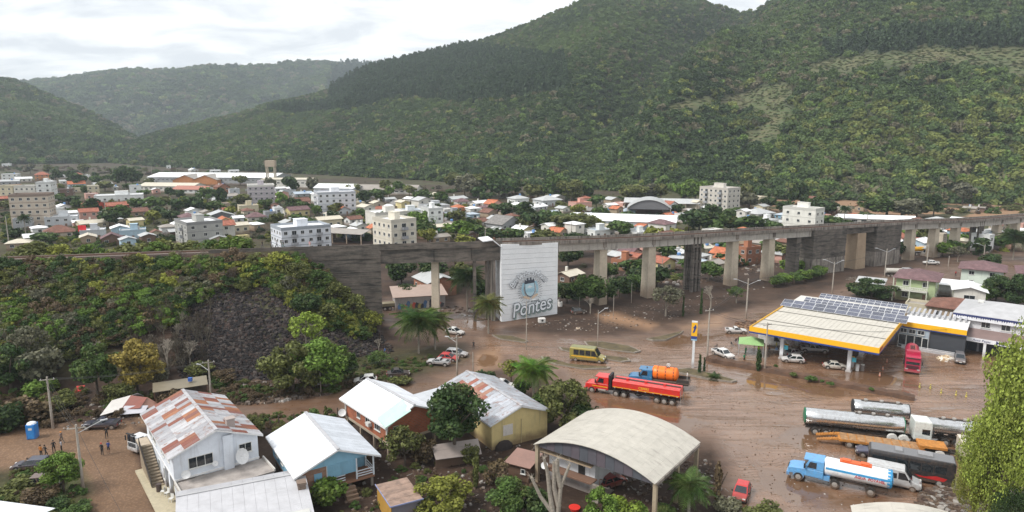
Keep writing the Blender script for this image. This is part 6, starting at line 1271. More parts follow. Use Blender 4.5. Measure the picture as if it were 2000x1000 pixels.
# ================================================================ kerbed islands and verges
def island(name, poly, h=.14, grass=True, kerb=(.22, .19, .16)):
 P = [G(*q) for q in poly]; c = sum(P, Vector())/len(P); m = MB(); top = [(p.x, p.y) for p in P]; ins = [(c.x+(p.x-c.x)*.93, c.y+(p.y-c.y)*.93) for p in P]
 if sum((top[i][0]*top[(i+1) % len(top)][1]-top[(i+1) % len(top)][0]*top[i][1]) for i in range(len(top))) < 0: top.reverse(); ins.reverse()
 m.prism(top, -.3, h+.06); o = tag(m.build(name, plain('kerb_stone', kerb, .8, var=.3), None), kind='structure')
 m = MB(); m.prism(ins, h+.02, h+.066); m.build('turf', plain('muddy_turf', (.085, .066, .032), .95, var=.5, scale=.8, bump=.6), o)
ISL = [[(1056, 697), (1068, 699), (1110, 712), (1150, 716), (1192, 718), (1190, 721), (1140, 722), (1085, 713), (1060, 704)], [(1090, 679), (1130, 684), (1180, 695), (1228, 701), (1232, 706), (1215, 708), (1150, 697), (1095, 684)],
 [(1140, 668), (1175, 668), (1230, 677), (1252, 687), (1240, 690), (1190, 685), (1145, 675)], [(1262, 663), (1290, 658), (1335, 647), (1330, 652), (1300, 665), (1275, 666)], [(960, 655), (1000, 657), (1032, 667), (1025, 670), (975, 663)],
 [(1318, 722), (1345, 720), (1400, 733), (1440, 745), (1430, 747), (1380, 740), (1322, 728)]]
for q in ISL: island('traffic_island', q)
def bund():
 pts = [G(*q) for q in ((1385, 702), (1400, 707), (1460, 718), (1520, 729), (1600, 745), (1700, 765), (1786, 781))]; m = MB(); rr = []
 P = catmull(pts, 6)
 for i, p in enumerate(P):
  t = (P[min(i+1, len(P)-1)]-P[max(i-1, 0)]); t.z = 0; t.normalize(); n = Vector((t.y, -t.x, 0)); w = .9+.15*math.sin(i*1.7); h = .85+.12*math.sin(i*2.3)-.25*(i == 0 or i == len(P)-1)
  rr.append([p+n*w+Vector((0, 0, -.2)), p+n*w*.75+Vector((0, 0, h*.8)), p-n*w*.6+Vector((0, 0, h)), p-n*w+Vector((0, 0, -.2))])
 m.rings(rr); tag(m.build('kerb_bank', plain('bank_soil', (.085, .046, .028), .85, var=.4, scale=1, bump=.7), None, smooth=False), kind='structure')
bund()
# ================================================================ vehicles (front towards +x, origin on the ground in the middle)
def paint(name, col, rough=.3, mud=.85, top=1.0, metal=0.0):
 if name in _M: return _M[name]
 q = NT(name); n = q.noise(2.5, 5, .6, vec=q.obj()); sp = q.n('ShaderNodeSeparateXYZ'); q.l(q.pos(), sp.inputs[0])
 z = q.math('ADD', sp.outputs[2], q.math('MULTIPLY', q.math('SUBTRACT', n, .5), 1.0)); f = q.ramp(z, top, top*.3, 0, mud)
 dust = q.ramp(n, .42, .72, 0, .36); f = q.math('MAXIMUM', f, dust)
 base = q.ocol() if col is None else (*col, 1)
 q.set(q.mix(f, base, (.17, .105, .07)), q.math('ADD', rough, q.math('MULTIPLY', f, .4)), metal); q.val(.4, q.b.inputs['Coat Weight']); return q.m
PAINT = paint('car_paint', None); CHROME = paint('polished_steel', (.66, .67, .68), .2, .6, 1.5, .92); TYRE = plain('tyre_rubber', (.025, .022, .02), .85, var=.3, mud=.6, mudtop=.7); RIM = plain('wheel_rim', (.30, .28, .26), .5, mud=.5, mudtop=.6)
BLK = plain('black_plastic', (.018, .018, .02), .6); CHAS = plain('chassis_dark', (.035, .028, .024), .8, mud=.5, mudtop=1); HEADL = plain('headlight_glass', (.6, .6, .58), .15); TAILL = plain('tail_lamp', (.35, .01, .01), .3); DARKG = plain('car_glass', (.015, .02, .025), .05, spec=.9)
_WH = {}
def wheel(T, x, y, r=.32, w=.22, rimr=.6):
 k = (round(r, 2), round(w, 2))
 if k not in _WH:
  m = MB(); m.tube((0, -w/2, 0), (0, w/2, 0), r, r, 20); me1 = m.mesh('tyre', TYRE)
  m = MB(); m.tube((0, -w/2-.012, 0), (0, w/2+.012, 0), r*rimr, r*rimr, 14); m.tube((0, -w/2-.05, 0), (0, w/2+.05, 0), r*.2, r*.2, 8)
  me2 = m.mesh('rim', RIM); _WH[k] = (me1, me2)
 t = inst('wheel', _WH[k][0], T, (x, y, r)); inst('rim', _WH[k][1], t); return t
def ring(x, z0, z1, hw, c=.1, top=None):
 t = hw*(top or .94); return [(x, -hw*.95, z0), (x, -hw, z0+c), (x, -hw, z1-c), (x, -t, z1), (x, t, z1), (x, hw, z1-c), (x, hw, z0+c), (x, hw*.95, z0)]
def car(label, pos, hd, col, kind='hatch', L=4.0, W=1.68, H=1.45, group=None, mud=None, cat='car', roofc=None, name='parked_car'):
 T = thing(name, label, cat, (pos.x, pos.y, gz(pos.x, pos.y) if abs(pos.z) < .01 else pos.z), D(hd), group); hl = L/2; b = .88; hw = W/2; g = .22
 m = MB()
 rear = -hl
 secs = [(-hl, .38, .74, hw*.86), (-hl+.12, g, b, hw*.97), (-hl*.5, g, b+.02, hw), (0, g, b, hw), (hl*.45, g, b-.02, hw), (hl-.55, g, .80, hw*.97), (hl-.12, g+.04, .66, hw*.9), (hl, .34, .56, hw*.78)]
 if kind == 'beetle': secs = [(-hl, .35, .55, hw*.55), (-hl+.4, g, .95, hw*.8), (-hl*.4, g, .95, hw), (.3, g, .92, hw), (hl-.9, g, .95, hw*.85), (hl-.35, .25, .82, hw*.62), (hl, .35, .5, hw*.45)]
 if kind in ('pickup', 'pickup2'): secs = [(-hl, .42, .95, hw*.97), (-hl+.05, .42, .98, hw), (hl*.3, .42, 1.0, hw), (hl-.9, .42, .98, hw), (hl-.15, .45, .88, hw*.93), (hl, .5, .75, hw*.85)]; b = .98
 m.rings([ring(*s) for s in secs]); body = m.build('body', PAINT, T, color=col, smooth=False, bevel=.03)
 # greenhouse: base rear, top rear, top front, base front
 gh = {'hatch': (-hl+.22, -hl+.62, hl*.08, hl*.52), 'sedan': (-hl+.75, -hl+1.25, hl*.05, hl*.48), 'wagon': (-hl+.12, -hl+.4, hl*.08, hl*.5), 'suv': (-hl+.15, -hl+.4, hl*.1, hl*.46), 'beetle': (-hl+.65, -.75, .45, .85), 'pickup': (-.55, -.4, hl*.12, hl*.46), 'pickup2': (-1.0, -.85, hl*.2, hl*.5)}[kind]
 a, c, d, e = gh; tw = hw*.80; bw = hw*.955; H_ = H
 m = MB(); m.rings([[(a, -bw, b-.03), (a, bw, b-.03), (e, bw, b-.03), (e, -bw, b-.03)], [(c, -tw, H_-.06), (c, tw, H_-.06), (d, tw, H_-.06), (d, -tw, H_-.06)], [(c+.1, -tw*.93, H_), (c+.1, tw*.93, H_), (d-.12, tw*.93, H_), (d-.12, -tw*.93, H_)]])
 m.build('cabin', PAINT, T, color=roofc or col, bevel=.03)
 def glass(nm, P, off):
  m = MB(); n = (Vector(P[1])-Vector(P[0])).cross(Vector(P[3])-Vector(P[0])).normalized()*off; c_ = sum((Vector(q) for q in P), Vector())/4
  Q = [c_+(Vector(q)-c_)*.86+n for q in P]; m.add([tuple(q) for q in Q], [(0, 1, 2, 3)]); m.build(nm, DARKG, T)
 z0, z1 = b-.03, H_-.06
 glass('windscreen', [(e, -bw, z0), (e, bw, z0), (d, tw, z1), (d, -tw, z1)], .012); glass('rear_window', [(a, bw, z0), (a, -bw, z0), (c, -tw, z1), (c, tw, z1)], .012)
 for s in (-1, 1):
  mids = [0, .5, 1] if kind not in ('pickup',) else [0, 1]
  for u0, u1 in zip(mids[:-1], mids[1:]):
   P = [(a+(e-a)*u0, s*bw, z0), (a+(e-a)*u1, s*bw, z0), (c+(d-c)*u1, s*tw, z1), (c+(d-c)*u0, s*tw, z1)]
   if s > 0: P = [P[1], P[0], P[3], P[2]]
   glass('side_window', P, .012)
 wr = .31 if kind not in ('pickup', 'pickup2', 'suv') else .36
 for x in (-hl+.72, hl-.75):
  for s in (-1, 1):
   m = MB(); m.tube((x, s*(hw-.15), wr+.03), (x, s*(hw+.004), wr+.03), wr+.07, wr+.07, 14); m.build('wheel_arch', BLK, T); wheel(T, x, s*(hw-.09), wr, .2)
 for s in (-1, 1):
  m = MB(); m.box(hl-.14, s*hw*.66, .52 if kind[:2] != 'pi' else .68, .22, .32, .15); m.build('headlight', HEADL, T); m = MB(); m.box(-hl+.03, s*hw*.78, .6, .1, .2, .24); m.build('tail_light', TAILL, T)
  m = MB(); m.box(e-.15, s*(hw+.08), b+.02, .12, .18, .13); m.build('mirror', BLK, T)
 m = MB(); m.box(hl-.05, 0, g+.05, .16, W*.8, .16); m.build('bumper', BLK if kind != 'beetle' else RIM, T); m = MB(); m.box(hl+.04, 0, .38, .02, .4, .12); m.box(-hl-.03, 0, .5, .02, .4, .12); m.build('number_plate', FRAME, T)
 if kind[:2] == 'pi':
  bl = hl+(a)-.1; m = MB(); m.box(-hl+bl/2+.03, 0, .80, bl-.06, W-.22, .185); m.build('load_bed', BLK, T)
  m = MB(); m.box(-hl+bl/2, -hw+.06, .95, bl, .08, .12); m.box(-hl+bl/2, hw-.06, .95, bl, .08, .12); m.box(-hl+.04, 0, .95, .08, W-.24, .12); m.build('bed_side', PAINT, T, color=col)
 return T
def P0(px, py): v = G(px, py); return v
WHC, SIL, REDC, DKB, GRY = (.68, .68, .67), (.42, .43, .44), (.5, .015, .02), (.02, .03, .06), (.12, .12, .13)
car('white double cab pickup parked by the road bank', P0(1412, 696), -66, WHC, 'pickup2', 4.9, 1.75, 1.6, cat='pickup')
car('white small pickup with loaded bed behind the green tent', P0(1437, 651), -8, WHC, 'pickup', 4.4, 1.66, 1.45, cat='pickup')
car('white hatchback at the left front pillar of the fuel station', P0(1548, 707), 168, WHC, 'hatch', 4.0)
car('old cream beetle shaped car under the canopy edge', P0(1630, 720), -14, (.62, .60, .54), 'beetle', 4.0, 1.55, 1.42)
car('silver double cab pickup deep under the canopy', P0(1590, 688), -14, SIL, 'pickup2', 5.0, 1.75, 1.6, cat='pickup')
car('silver car half hidden behind the white hatchback', P0(1548, 694), 25, SIL, 'sedan', 4.2)
car('dark grey car facing out in front of the auto parts shop', P0(1874, 706), -120, GRY, 'suv', 4.2, 1.7, 1.6)
car('red hatchback at the bottom of the muddy yard', G(1448, 968), -118, REDC, 'hatch', 3.9)
car('silver small pickup nearest the road in the verge row', P0(857, 713), 168, SIL, 'pickup', 4.3, 1.64, 1.42, cat='pickup')
car('red hatchback between two silver cars on the verge', P0(876, 704), -14, REDC, 'hatch', 3.8)
car('silver estate car at the far end of the verge row', P0(892, 695), -16, SIL, 'wagon', 4.3)
car('white car beside the palms near the viaduct', P0(888, 652), -28, WHC, 'sedan', 4.3)
car('white hatchback behind the roof of the stilted brick house', P0(714, 748), -170, WHC, 'hatch', 3.9)
car('white car behind the yellow house roof', P0(983, 757), -20, WHC, 'sedan', 4.2)
car('dark blue station wagon beside the shrubs at lower left', P0(63, 915), 188, DKB, 'wagon', 4.4)
car('dark blue pickup beside the collapsed tin shed', P0(199, 836), 186, (.02, .03, .055), 'pickup', 4.9, 1.7, 1.55, cat='pickup')
car('dark mud covered pickup half hidden behind the black coach', P0(1712, 893), 160, (.025, .035, .08), 'pickup', 5.0, 1.75, 1.6, cat='pickup')
car('white pickup on the road under the right viaduct', P0(1818, 517), 170, WHC, 'pickup2', 4.6, cat='pickup')
car('mud covered wrecked car in the shrubs at lower left', P0(88, 948), 10, (.11, .07, .06), 'hatch', 3.9)
car('dark wrecked car on the verge above the stilted brick house', P0(778, 735), 12, (.03, .03, .035), 'sedan', 4.0)
car('dark off road car standing in the muddy park', P0(1130, 612), 15, (.025, .025, .025), 'suv', 3.6, 1.6, 1.6)
car('red car wedged under the arched hall', P0(1195, 948), 30, (.22, .02, .02), 'hatch', 3.8)
def loft(m, secs): return m.rings([ring(*s) for s in secs])
def nose_cab(T, x1, col, sc=1.0, stripe=None):
 """bonneted truck cab, front at x1"""
 m = MB(); loft(m, [(x1-2.1, .75, 1.75, 1.1), (x1-.5, .75, 1.6, 1.05), (x1-.08, .7, 1.45, .98), (x1, .75, 1.3, .9)]); m.build('bonnet', PAINT, T, color=col, bevel=.05)
 m = MB(); m.rings([ring(x1-4.0, .8, 1.8, 1.2), ring(x1-2.0, .8, 1.8, 1.2)]); m.rings([[(x1-4.0, -1.2, 1.78), (x1-4.0, 1.2, 1.78), (x1-1.75, 1.2, 1.78), (x1-1.75, -1.2, 1.78)], [(x1-4.0, -1.1, 2.95), (x1-4.0, 1.1, 2.95), (x1-2.35, 1.1, 2.9), (x1-2.35, -1.1, 2.9)]]); m.build('cab', PAINT, T, color=col, bevel=.06)
 m = MB(); m.quad((x1-1.78, -1.05, 1.95), (x1-1.78, 1.05, 1.95), (x1-2.25, .98, 2.72), (x1-2.25, -.98, 2.72)); m.build('windscreen', DARKG, T)
 m = MB(); m.box(x1-2.1, 0, 2.8, .7, 2.0, .1); m.build('sun_visor', PAINT, T, color=col)
 for s in (-1, 1):
  P = [(x1-3.2, s*1.2, 1.95), (x1-2.15, s*1.2, 1.95), (x1-2.45, s*1.14, 2.7), (x1-3.2, s*1.14, 2.7)]; m = MB(); m.add(P, [(0, 1, 2, 3) if s < 0 else (3, 2, 1, 0)]); m.build('side_window', DARKG, T)
  m = MB(); m.box(x1-1.9, s*1.42, 1.9, .2, .12, .6); m.build('mirror', BLK, T); m = MB(); m.box(x1-.03, s*.72, .9, .1, .3, .22); m.build('headlight', HEADL, T)
  m = MB(); m.tube((x1-1.25, s*.8, .68), (x1-1.25, s*1.17, .68), .64, .64, 14); m.build('mudguard', PAINT, T, color=col)
  if stripe: m = MB(); m.box(x1-2.6, s*1.215, 1.25, 2.6, .02, .14); m.build('stripe', stripe, T)
 m = MB(); m.box(x1-.05, 0, .45, .35, 2.3, .4); m.build('bumper', PAINT, T, color=col); m = MB(); m.box(x1+.01, 0, .95, .06, 1.0, .45); m.build('grille', BLK, T)
 for s in (-1, 1): wheel(T, x1-1.25, s*1.08, .52, .3)
def flat_cab(T, x1, col, H=3.5, lab=None):
 m = MB(); loft(m, [(x1-2.2, .9, H, 1.22, .2), (x1-.15, .9, H-.05, 1.22, .2), (x1, .95, H-.5, 1.16, .2)]); m.build('cab', PAINT, T, color=col, bevel=.08)
 m = MB(); m.quad((x1+.012, -1.05, 1.75), (x1+.012, 1.05, 1.75), (x1-.01, 1.02, 2.7), (x1-.01, -1.02, 2.7)); m.build('windscreen', DARKG, T)
 m = MB(); m.box(x1-.02, 0, 2.85, .3, 2.2, .12); m.build('sun_visor', BLK, T)
 for s in (-1, 1):
  m = MB(); P = [(x1-1.25, s*1.228, 1.8), (x1-.3, s*1.228, 1.7), (x1-.3, s*1.228, 2.5), (x1-1.25, s*1.228, 2.5)]; m.add(P, [(0, 1, 2, 3) if s < 0 else (3, 2, 1, 0)]); m.build('side_window', DARKG, T)
  m = MB(); m.box(x1+.05, s*1.42, 1.8, .14, .16, .75); m.build('mirror', BLK, T); m = MB(); m.box(x1+.01, s*.9, .75, .08, .4, .25); m.build('headlight', HEADL, T)
 m = MB(); m.box(x1-.15, 0, .38, .4, 2.44, .52); m.build('bumper', PAINT, T, color=col); m = MB()
 for k in range(5): m.box(x1+.02, 0, 1.0+k*.13, .05, 1.9, .07)
 m.build('grille', BLK, T)
 m = MB(); m.box(x1-1.1, 0, .35, 2.0, 2.0, .6); m.build('engine_bay', CHAS, T)
 for s in (-1, 1): wheel(T, x1-1.3, s*1.02, .52, .3)
def chassis(T, x0, x1, axles, z=.95, r=.52, dual=True):
 m = MB(); m.box((x0+x1)/2, -.42, z-.25, x1-x0, .12, .3); m.box((x0+x1)/2, .42, z-.25, x1-x0, .12, .3)
 for x in np.arange(x0+.5, x1, 1.5): m.box(float(x), 0, z-.2, .12, .72, .2)
 m.build('chassis', CHAS, T)
 for x in axles:
  m = MB(); m.tube((x, -.8, r), (x, .8, r), .09, n=6); m.build('axle', CHAS, T)
  for s in (-1, 1): wheel(T, x, s*.98, r, .5 if dual else .3)
def tank(T, x0, x1, zc, ry, rz, mat, name='tank', color=None, dome=.3, n=24, cap=None):
 m = MB(); rr = []
 def rg(x, k): return [(x, ry*k*math.cos(t*2*math.pi/n), zc+rz*k*math.sin(t*2*math.pi/n)) for t in range(n)]
 for k, d in ((.3, 1), (.75, .6), (.95, .2)): rr.append(rg(x0-dome*d+dome*.2, k))
 rr.append(rg(x0+.05, 1)); N_ = 6
 for i in range(1, N_): rr.append(rg(x0+(x1-x0)*i/N_, 1))
 rr.append(rg(x1-.05, 1))
 for k, d in ((.95, .2), (.75, .6), (.3, 1)): rr.append(rg(x1+dome*d-dome*.2, k))
 m.rings(rr); o = m.build(name, mat, T, smooth=True, color=color)
 if cap:
  for x in (x0, x1):
   m = MB(); s = -1 if x == x0 else 1; m.rings([rg(x-s*.03, 1.012), rg(x+s*.07, 1.012), rg(x+s*dome*.5, .80), rg(x+s*dome*.95, .3)]); m.build('tank_end', cap, T, smooth=True)
 for i in range(1, N_): m = MB(); x = x0+(x1-x0)*i/N_; m.rings([rg(x-.02, 1.008), rg(x+.02, 1.008)]); m.build('weld_band', mat, T, color=color)
 return o
def band(T, x0, x1, zc, ry, rz, a0, a1, mat, name='stripe', n=6):
 m = MB()
 for s in (1, -1):
  for i in range(n):
   t0, t1 = D(a0+(a1-a0)*i/n), D(a0+(a1-a0)*(i+1)/n); P = [(x0, s*ry*1.006*math.cos(t0), zc+rz*1.006*math.sin(t0)), (x1, s*ry*1.006*math.cos(t0), zc+rz*1.006*math.sin(t0)), (x1, s*ry*1.006*math.cos(t1), zc+rz*1.006*math.sin(t1)), (x0, s*ry*1.006*math.cos(t1), zc+rz*1.006*math.sin(t1))]
   m.add(P, [(0, 1, 2, 3) if s < 0 else (3, 2, 1, 0)])
 m.build(name, mat, T)
def walkway(T, x0, x1, z, w=.5, mat=None):
 m = MB(); m.box((x0+x1)/2, 0, z, x1-x0, w, .05); m.build('walkway', mat or CHAS, T)
 for x in np.linspace(x0+.6, x1-.6, 3): m = MB(); m.tube((float(x), 0, z+.05), (float(x), 0, z+.25), .26, .26, 12); m.build('hatch', mat or RIM, T)
def truck(label, pos, hd, name='tanker_truck', cat='truck', group=None): return thing(name, label, cat, (pos.x, pos.y, 0), D(hd), group)
YELP = plain('yellow_paint', (.75, .38, .02), .5); REDP = (.62, .018, .015)
def trucks():
 # red bonneted tanker
 T = truck('long red bonneted tanker truck with yellow stripe in the muddy road', Vector((19.6, 104.6, 0)), 155); nose_cab(T, 7.9, REDP, stripe=YELP)
 chassis(T, -7.6, 6.2, (2.6, 1.3, -4.0, -5.2, -6.4)); m = MB(); m.box(3.75, 0, 1.0, .35, 2.0, 2.3); m.build('exhaust_stack', BLK, T)
 for s in (-1, 1): m = MB(); m.tube((4.3, s*.95, .75), (5.6, s*.95, .75), .3, .3, 10); m.build('fuel_tank', RIM, T)
 prof = [(-1.22, 1.45), (-1.22, 1.75), (-1.0, 2.0), (-1.22, 2.6), (-1.16, 2.85), (-.95, 2.95), (.95, 2.95), (1.16, 2.85), (1.22, 2.6), (1.0, 2.0), (1.22, 1.75), (1.22, 1.45)]
 prof = [(-1.0, 1.35), (-1.25, 1.6), (-1.25, 2.55), (-1.12, 2.75), (1.12, 2.75), (1.25, 2.55), (1.25, 1.6), (1.0, 1.35)]
 m = MB(); m.yprism(prof, -7.6, 3.2); m.build('tank', PAINT, T, color=REDP, bevel=.07)
 m = MB(); m.box(-2.2, 0, 2.75, 10.6, .5, .06); m.build('walkway', CHAS, T)
 for x in (-5, -2, 1): m = MB(); m.tube((x, 0, 2.81), (x, 0, 3.0), .28, .28, 12); m.build('hatch', PAINT, T, color=REDP)
 for s in (-1, 1):
  m = MB(); m.box(-2.2, s*1.262, 1.62, 10.6, .02, .1); m.build('stripe', YELP, T); m = MB(); m.box(-2.2, s*1.262, 2.5, 10.8, .04, .07); m.build('edge_rail', PAINT, T, color=REDP)
  for k in range(9): m = MB(); m.box(-7.2+k*1.25, s*1.268, 1.5, .16, .03, .07); m.build('side_marker', HEADL, T)
  letter('lettering', 'CBMRS', .55, YELP, T, Matrix.Translation((-1.9, s*1.27, 2.05)) @ Matrix.Rotation(0 if s < 0 else math.pi, 4, 'Z') @ Matrix.Rotation(math.pi/2, 4, 'X'), .006, .012, .1)
 m = MB(); m.ell(-.9, 0, .75, .7, 1.0, .42, 10, 6); m.build('spare_wheel', TYRE, T)
 m = MB(); m.tube((-7.7, 1.1, .4), (-7.7, 1.15, 2.6), .03); m.tube((-7.8, -1.1, .3), (-7.7, -1.1, 1.4), .05); m.build('rear_ladder', RIM, T)
 # blue truck with the orange tank
 T = truck('blue truck carrying a bright orange water tank behind the red tanker', Vector((25.0, 109.4, 0)), 160); nose_cab(T, 5.3, (.02, .16, .34)); chassis(T, -4.6, 3.6, (-2.0, -3.3)); m = MB(); m.box(-1.8, 0, 1.15, 6.0, 2.4, .18); m.build('flat_bed', plain('bed_wood', (.10, .07, .055), .9), T)
 ORG = plain('orange_plastic', (.85, .17, .012), .4, var=.06); tank(T, -2.6, 1.2, 2.35, 1.15, 1.1, ORG, dome=.4)
 for x in (-2.2, -.9, .4): band(T, x, x+.12, 2.35, 1.17, 1.12, -80, 89, BLK, 'strap')
 m = MB(); m.box(2.0, 0, 1.33, .7, 1.4, .9); m.build('pump', CHAS, T)
 for s in (-1, 1): m = MB(); m.box(-3.7, s*1.15, 1.33, 2.0, .08, .5); m.build('side_rail', CHAS, T)
 # blue and white tanker
 T = truck('light blue bonneted truck with white tank striped in blue and red', Vector((39.4, 76.3, 0)), 151); nose_cab(T, 5.7, (.10, .33, .62)); chassis(T, -5.2, 4.3, (.4, -3.4)); m = MB(); m.box(1.6, 0, .7, 1.2, 2.2, .5); m.build('tool_box', PAINT, T, color=(.10, .33, .62))
 WT = plain('tank_white', (.72, .74, .76), .35, mud=.5, mudtop=1.5); BT = plain('tank_blue', (.03, .25, .50), .4); OT = plain('tank_orange', (.65, .12, .03), .45); RT = plain('tank_red', (.45, .04, .05), .5)
 tank(T, -5.3, 1.6, 2.15, 1.12, 1.08, WT, dome=.35); band(T, -5.2, 1.5, 2.15, 1.12, 1.08, 2, 16, BT)
 for k in range(7): z = 1.45+k*.23; h = math.sqrt(max(.05, 1-((z-2.1)/1.05)**2))*1.0; m = MB(); m.box(-5.56+.10*abs(k-3)/3, 0, z, .08, 2*h, .1); m.build('end_stripe', BT, T)
 band(T, -5.45, -5.0, 2.15, 1.13, 1.09, -60, 89, BT, 'end_band')
 m = MB(); m.box(-1.6, 0, 3.2, 3.4, .9, .12); m.build('top_plate', OT, T)
 for x in (-2.6, -.6): m = MB(); m.box(x, 0, 3.32, .9, .7, .14); m.build('hatch', OT, T)
 for s in (-1, 1):
  for tx, xx in (('ÁGUA', 1.1 if s < 0 else -1.2), ('POTÁVEL', -1.4 if s < 0 else -2.9)):
   letter('lettering', tx, .42, RT, T, Matrix.Translation((xx-1.0, s*1.14, 2.02)) @ Matrix.Rotation(0 if s < 0 else math.pi, 4, 'Z') @ Matrix.Rotation(math.pi/2, 4, 'X'), .006, .012, .15)
 m = MB(); m.path([(3.0, -1.2, 1.2), (1.0, -1.3, .6), (-2, -1.3, 1.0), (-4.5, -1.25, .7)], .04, 5); m.build('hose', BLK, T)
 # silver tanker with green ends and white cab
 T = truck('long polished steel tanker with green end caps and white cab', Vector((49.3, 89.6, 0)), -16); GR = plain('tank_green', (.015, .14, .07), .35)
 tank(T, -7.9, 4.6, 2.35, 1.2, 1.1, CHROME, dome=.25, cap=GR); walkway(T, -1.5, 3.2, 3.42); chassis(T, -7.8, 6.2, (-6.6, -5.2, -3.8, 3.2, 4.6)); flat_cab(T, 7.9, (.66, .70, .68), 3.6)
 for x in (3.2, 4.6):
  for s in (-1, 1): m = MB(); m.tube((x, s*.7, .66), (x, s*1.24, .66), .66, .66, 12); m.build('mudguard', FRAME, T)
 m = MB(); m.box(-2.5, -1.0, .55, 1.6, .4, .5); m.build('tool_box', CHAS, T)
 # further tankers
 T = truck('short steel tank trailer with dark end behind the long silver tanker', Vector((53.6, 93.6, 0)), -16, 'tank_trailer', 'trailer'); tank(T, -3.8, 3.4, 2.5, 1.15, 1.05, CHROME, dome=.25, cap=BLK); walkway(T, -2.8, 2.6, 3.52); chassis(T, -3.8, 3.6, (-2.6, -1.3))
 T = truck('grey steel tank trailer with black end right of the white cab', Vector((59.6, 87.6, 0)), -16, 'tank_trailer', 'trailer'); tank(T, -3.9, 3.7, 2.45, 1.15, 1.05, CHROME, dome=.25, cap=BLK); walkway(T, -1.4, 2.4, 3.48); chassis(T, -3.9, 3.9, (-.6, .8, 2.4))
 # lowboy
 T = truck('orange low loader trailer with ramps and cream tractor', Vector((50.9, 85.4, 0)), -20, 'low_loader'); OR = plain('loader_orange', (.42, .17, .03), .7, var=.35, mud=.5, mudtop=1.2)
 m = MB(); m.box(-1.6, 0, .85, 10.2, 2.5, .28); m.build('deck', OR, T); m = MB(); m.box(4.4, 0, 1.45, 3.2, 2.3, .3); m.build('gooseneck', OR, T); m = MB(); m.hexa([(2.9, -1.15, .9), (3.5, -1.15, 1.45), (3.5, 1.15, 1.45), (2.9, 1.15, .9)], [(2.9, -1.15, 1.15), (3.2, -1.15, 1.75), (3.2, 1.15, 1.75), (2.9, 1.15, 1.15)]); m.build('neck_slope', OR, T)
 for k in range(9): m = MB(); m.box(-6.0+k*1.05, 0, 1.13, .9, 2.3, .05); m.build('deck_board', plain('deck_wood', (.30, .17, .08), .9, var=.4), T)
 for s in (-.8, .8):
  m = MB(); m.hexa([(-9.4, s-.3, .5), (-6.7, s-.3, .95), (-6.7, s+.3, .95), (-9.4, s+.3, .5)], [(-9.4, s-.3, .62), (-6.7, s-.3, 1.15), (-6.7, s+.3, 1.15), (-9.4, s+.3, .62)]); m.build('ramp', OR, T)
  for k in range(8): m = MB(); m.box(-9.2+k*.33, s, .68+k*.065, .08, .56, .06); m.build('ramp_rung', OR, T)
 for x in (-5.4, -4.0):
  for s in (-1, 1): wheel(T, x, s*1.02, .5, .45)
 chassis(T, 3.2, 8.0, (4.6, 6.0), z=1.05); flat_cab(T, 9.6, (.62, .56, .46), 3.1)
 for s in (-1, 1): m = MB(); m.tube((5.2, s*.75, .66), (5.2, s*1.24, .66), .66, .66, 12); m.build('mudguard', FRAME, T)
 # coach and vans
 T = truck('black coach with grey roof beside the silver van', Vector((49.0, 78.2, 0)), -27, 'coach', 'bus'); T.scale = (.88, 1, 1); m = MB(); loft(m, [(-5.3, .45, 3.15, 1.18, .25), (-5.1, .4, 3.25, 1.25, .25), (4.9, .4, 3.25, 1.25, .25), (5.2, .45, 3.1, 1.2, .25)]); m.build('body', PAINT, T, color=(.022, .022, .025), bevel=.06)
 m = MB(); m.box(0, 0, 3.24, 10.0, 2.2, .08); m.build('roof', plain('coach_roof', (.17, .17, .18), .4), T)
 for x in (-1.6, 1.6): m = MB(); m.box(x, 0, 3.32, 1.8 if x > 0 else .9, 1.3, .2); m.build('roof_unit', plain('roof_unit_grey', (.25, .25, .26), .5), T)
 for s in (-1, 1):
  for k in range(6): m = MB(); m.box(-4.1+k*1.5, s*1.252, 1.7, 1.4, .02, .95); m.build('side_window', DARKG, T)
  m = MB(); m.add([(1.0, s*1.262, .9), (3.9, s*1.262, .8), (4.3, s*1.262, 1.2), (3.0, s*1.262, 1.35), (1.6, s*1.262, 1.05), (.4, s*1.262, 1.15)], [(0, 1, 2, 3, 4, 5) if s < 0 else (5, 4, 3, 2, 1, 0)]); m.build('red_flash', plain('flash_red', (.45, .02, .02), .4), T)
 for x in (-3.2, 3.4):
  for s in (-1, 1): wheel(T, x, s*1.1, .48, .28)
 m = MB(); m.quad((5.215, -1.0, 1.3), (5.215, 1.0, 1.3), (5.1, 1.0, 2.8), (5.1, -1.0, 2.8)); m.build('windscreen', DARKG, T)
 def van(label, pos, hd, col, L=5.6, H=2.35, minibus=False, roofc=None, name='van', W=1.95, panel=None):
  T = thing(name, label, 'van', (pos.x, pos.y, 0), D(hd)); hl = L/2; hw = W/2
  m = MB(); loft(m, [(-hl, .4, H-.1, hw*.95, .15), (-hl+.1, .35, H, hw, .15, .88), (hl-1.9, .35, H, hw, .15, .88), (hl-1.15, .35, 1.35, hw, .1), (hl-.3, .35, 1.05, hw*.95), (hl, .42, .75, hw*.82)]); m.build('body', PAINT, T, color=col, bevel=.05)
  if roofc: m = MB(); m.box(-.85, 0, H-.005, L-2.1, W*.8, .05); m.build('roof', PAINT, T, color=roofc)
  m = MB(); m.quad((hl-1.1, -hw*.86, 1.38), (hl-1.1, hw*.86, 1.38), (hl-1.80, hw*.8, H-.12), (hl-1.80, -hw*.8, H-.12)); o = m.build('windscreen', DARKG, T); o.location = (.035, 0, .03)
  n = 4 if minibus else 1
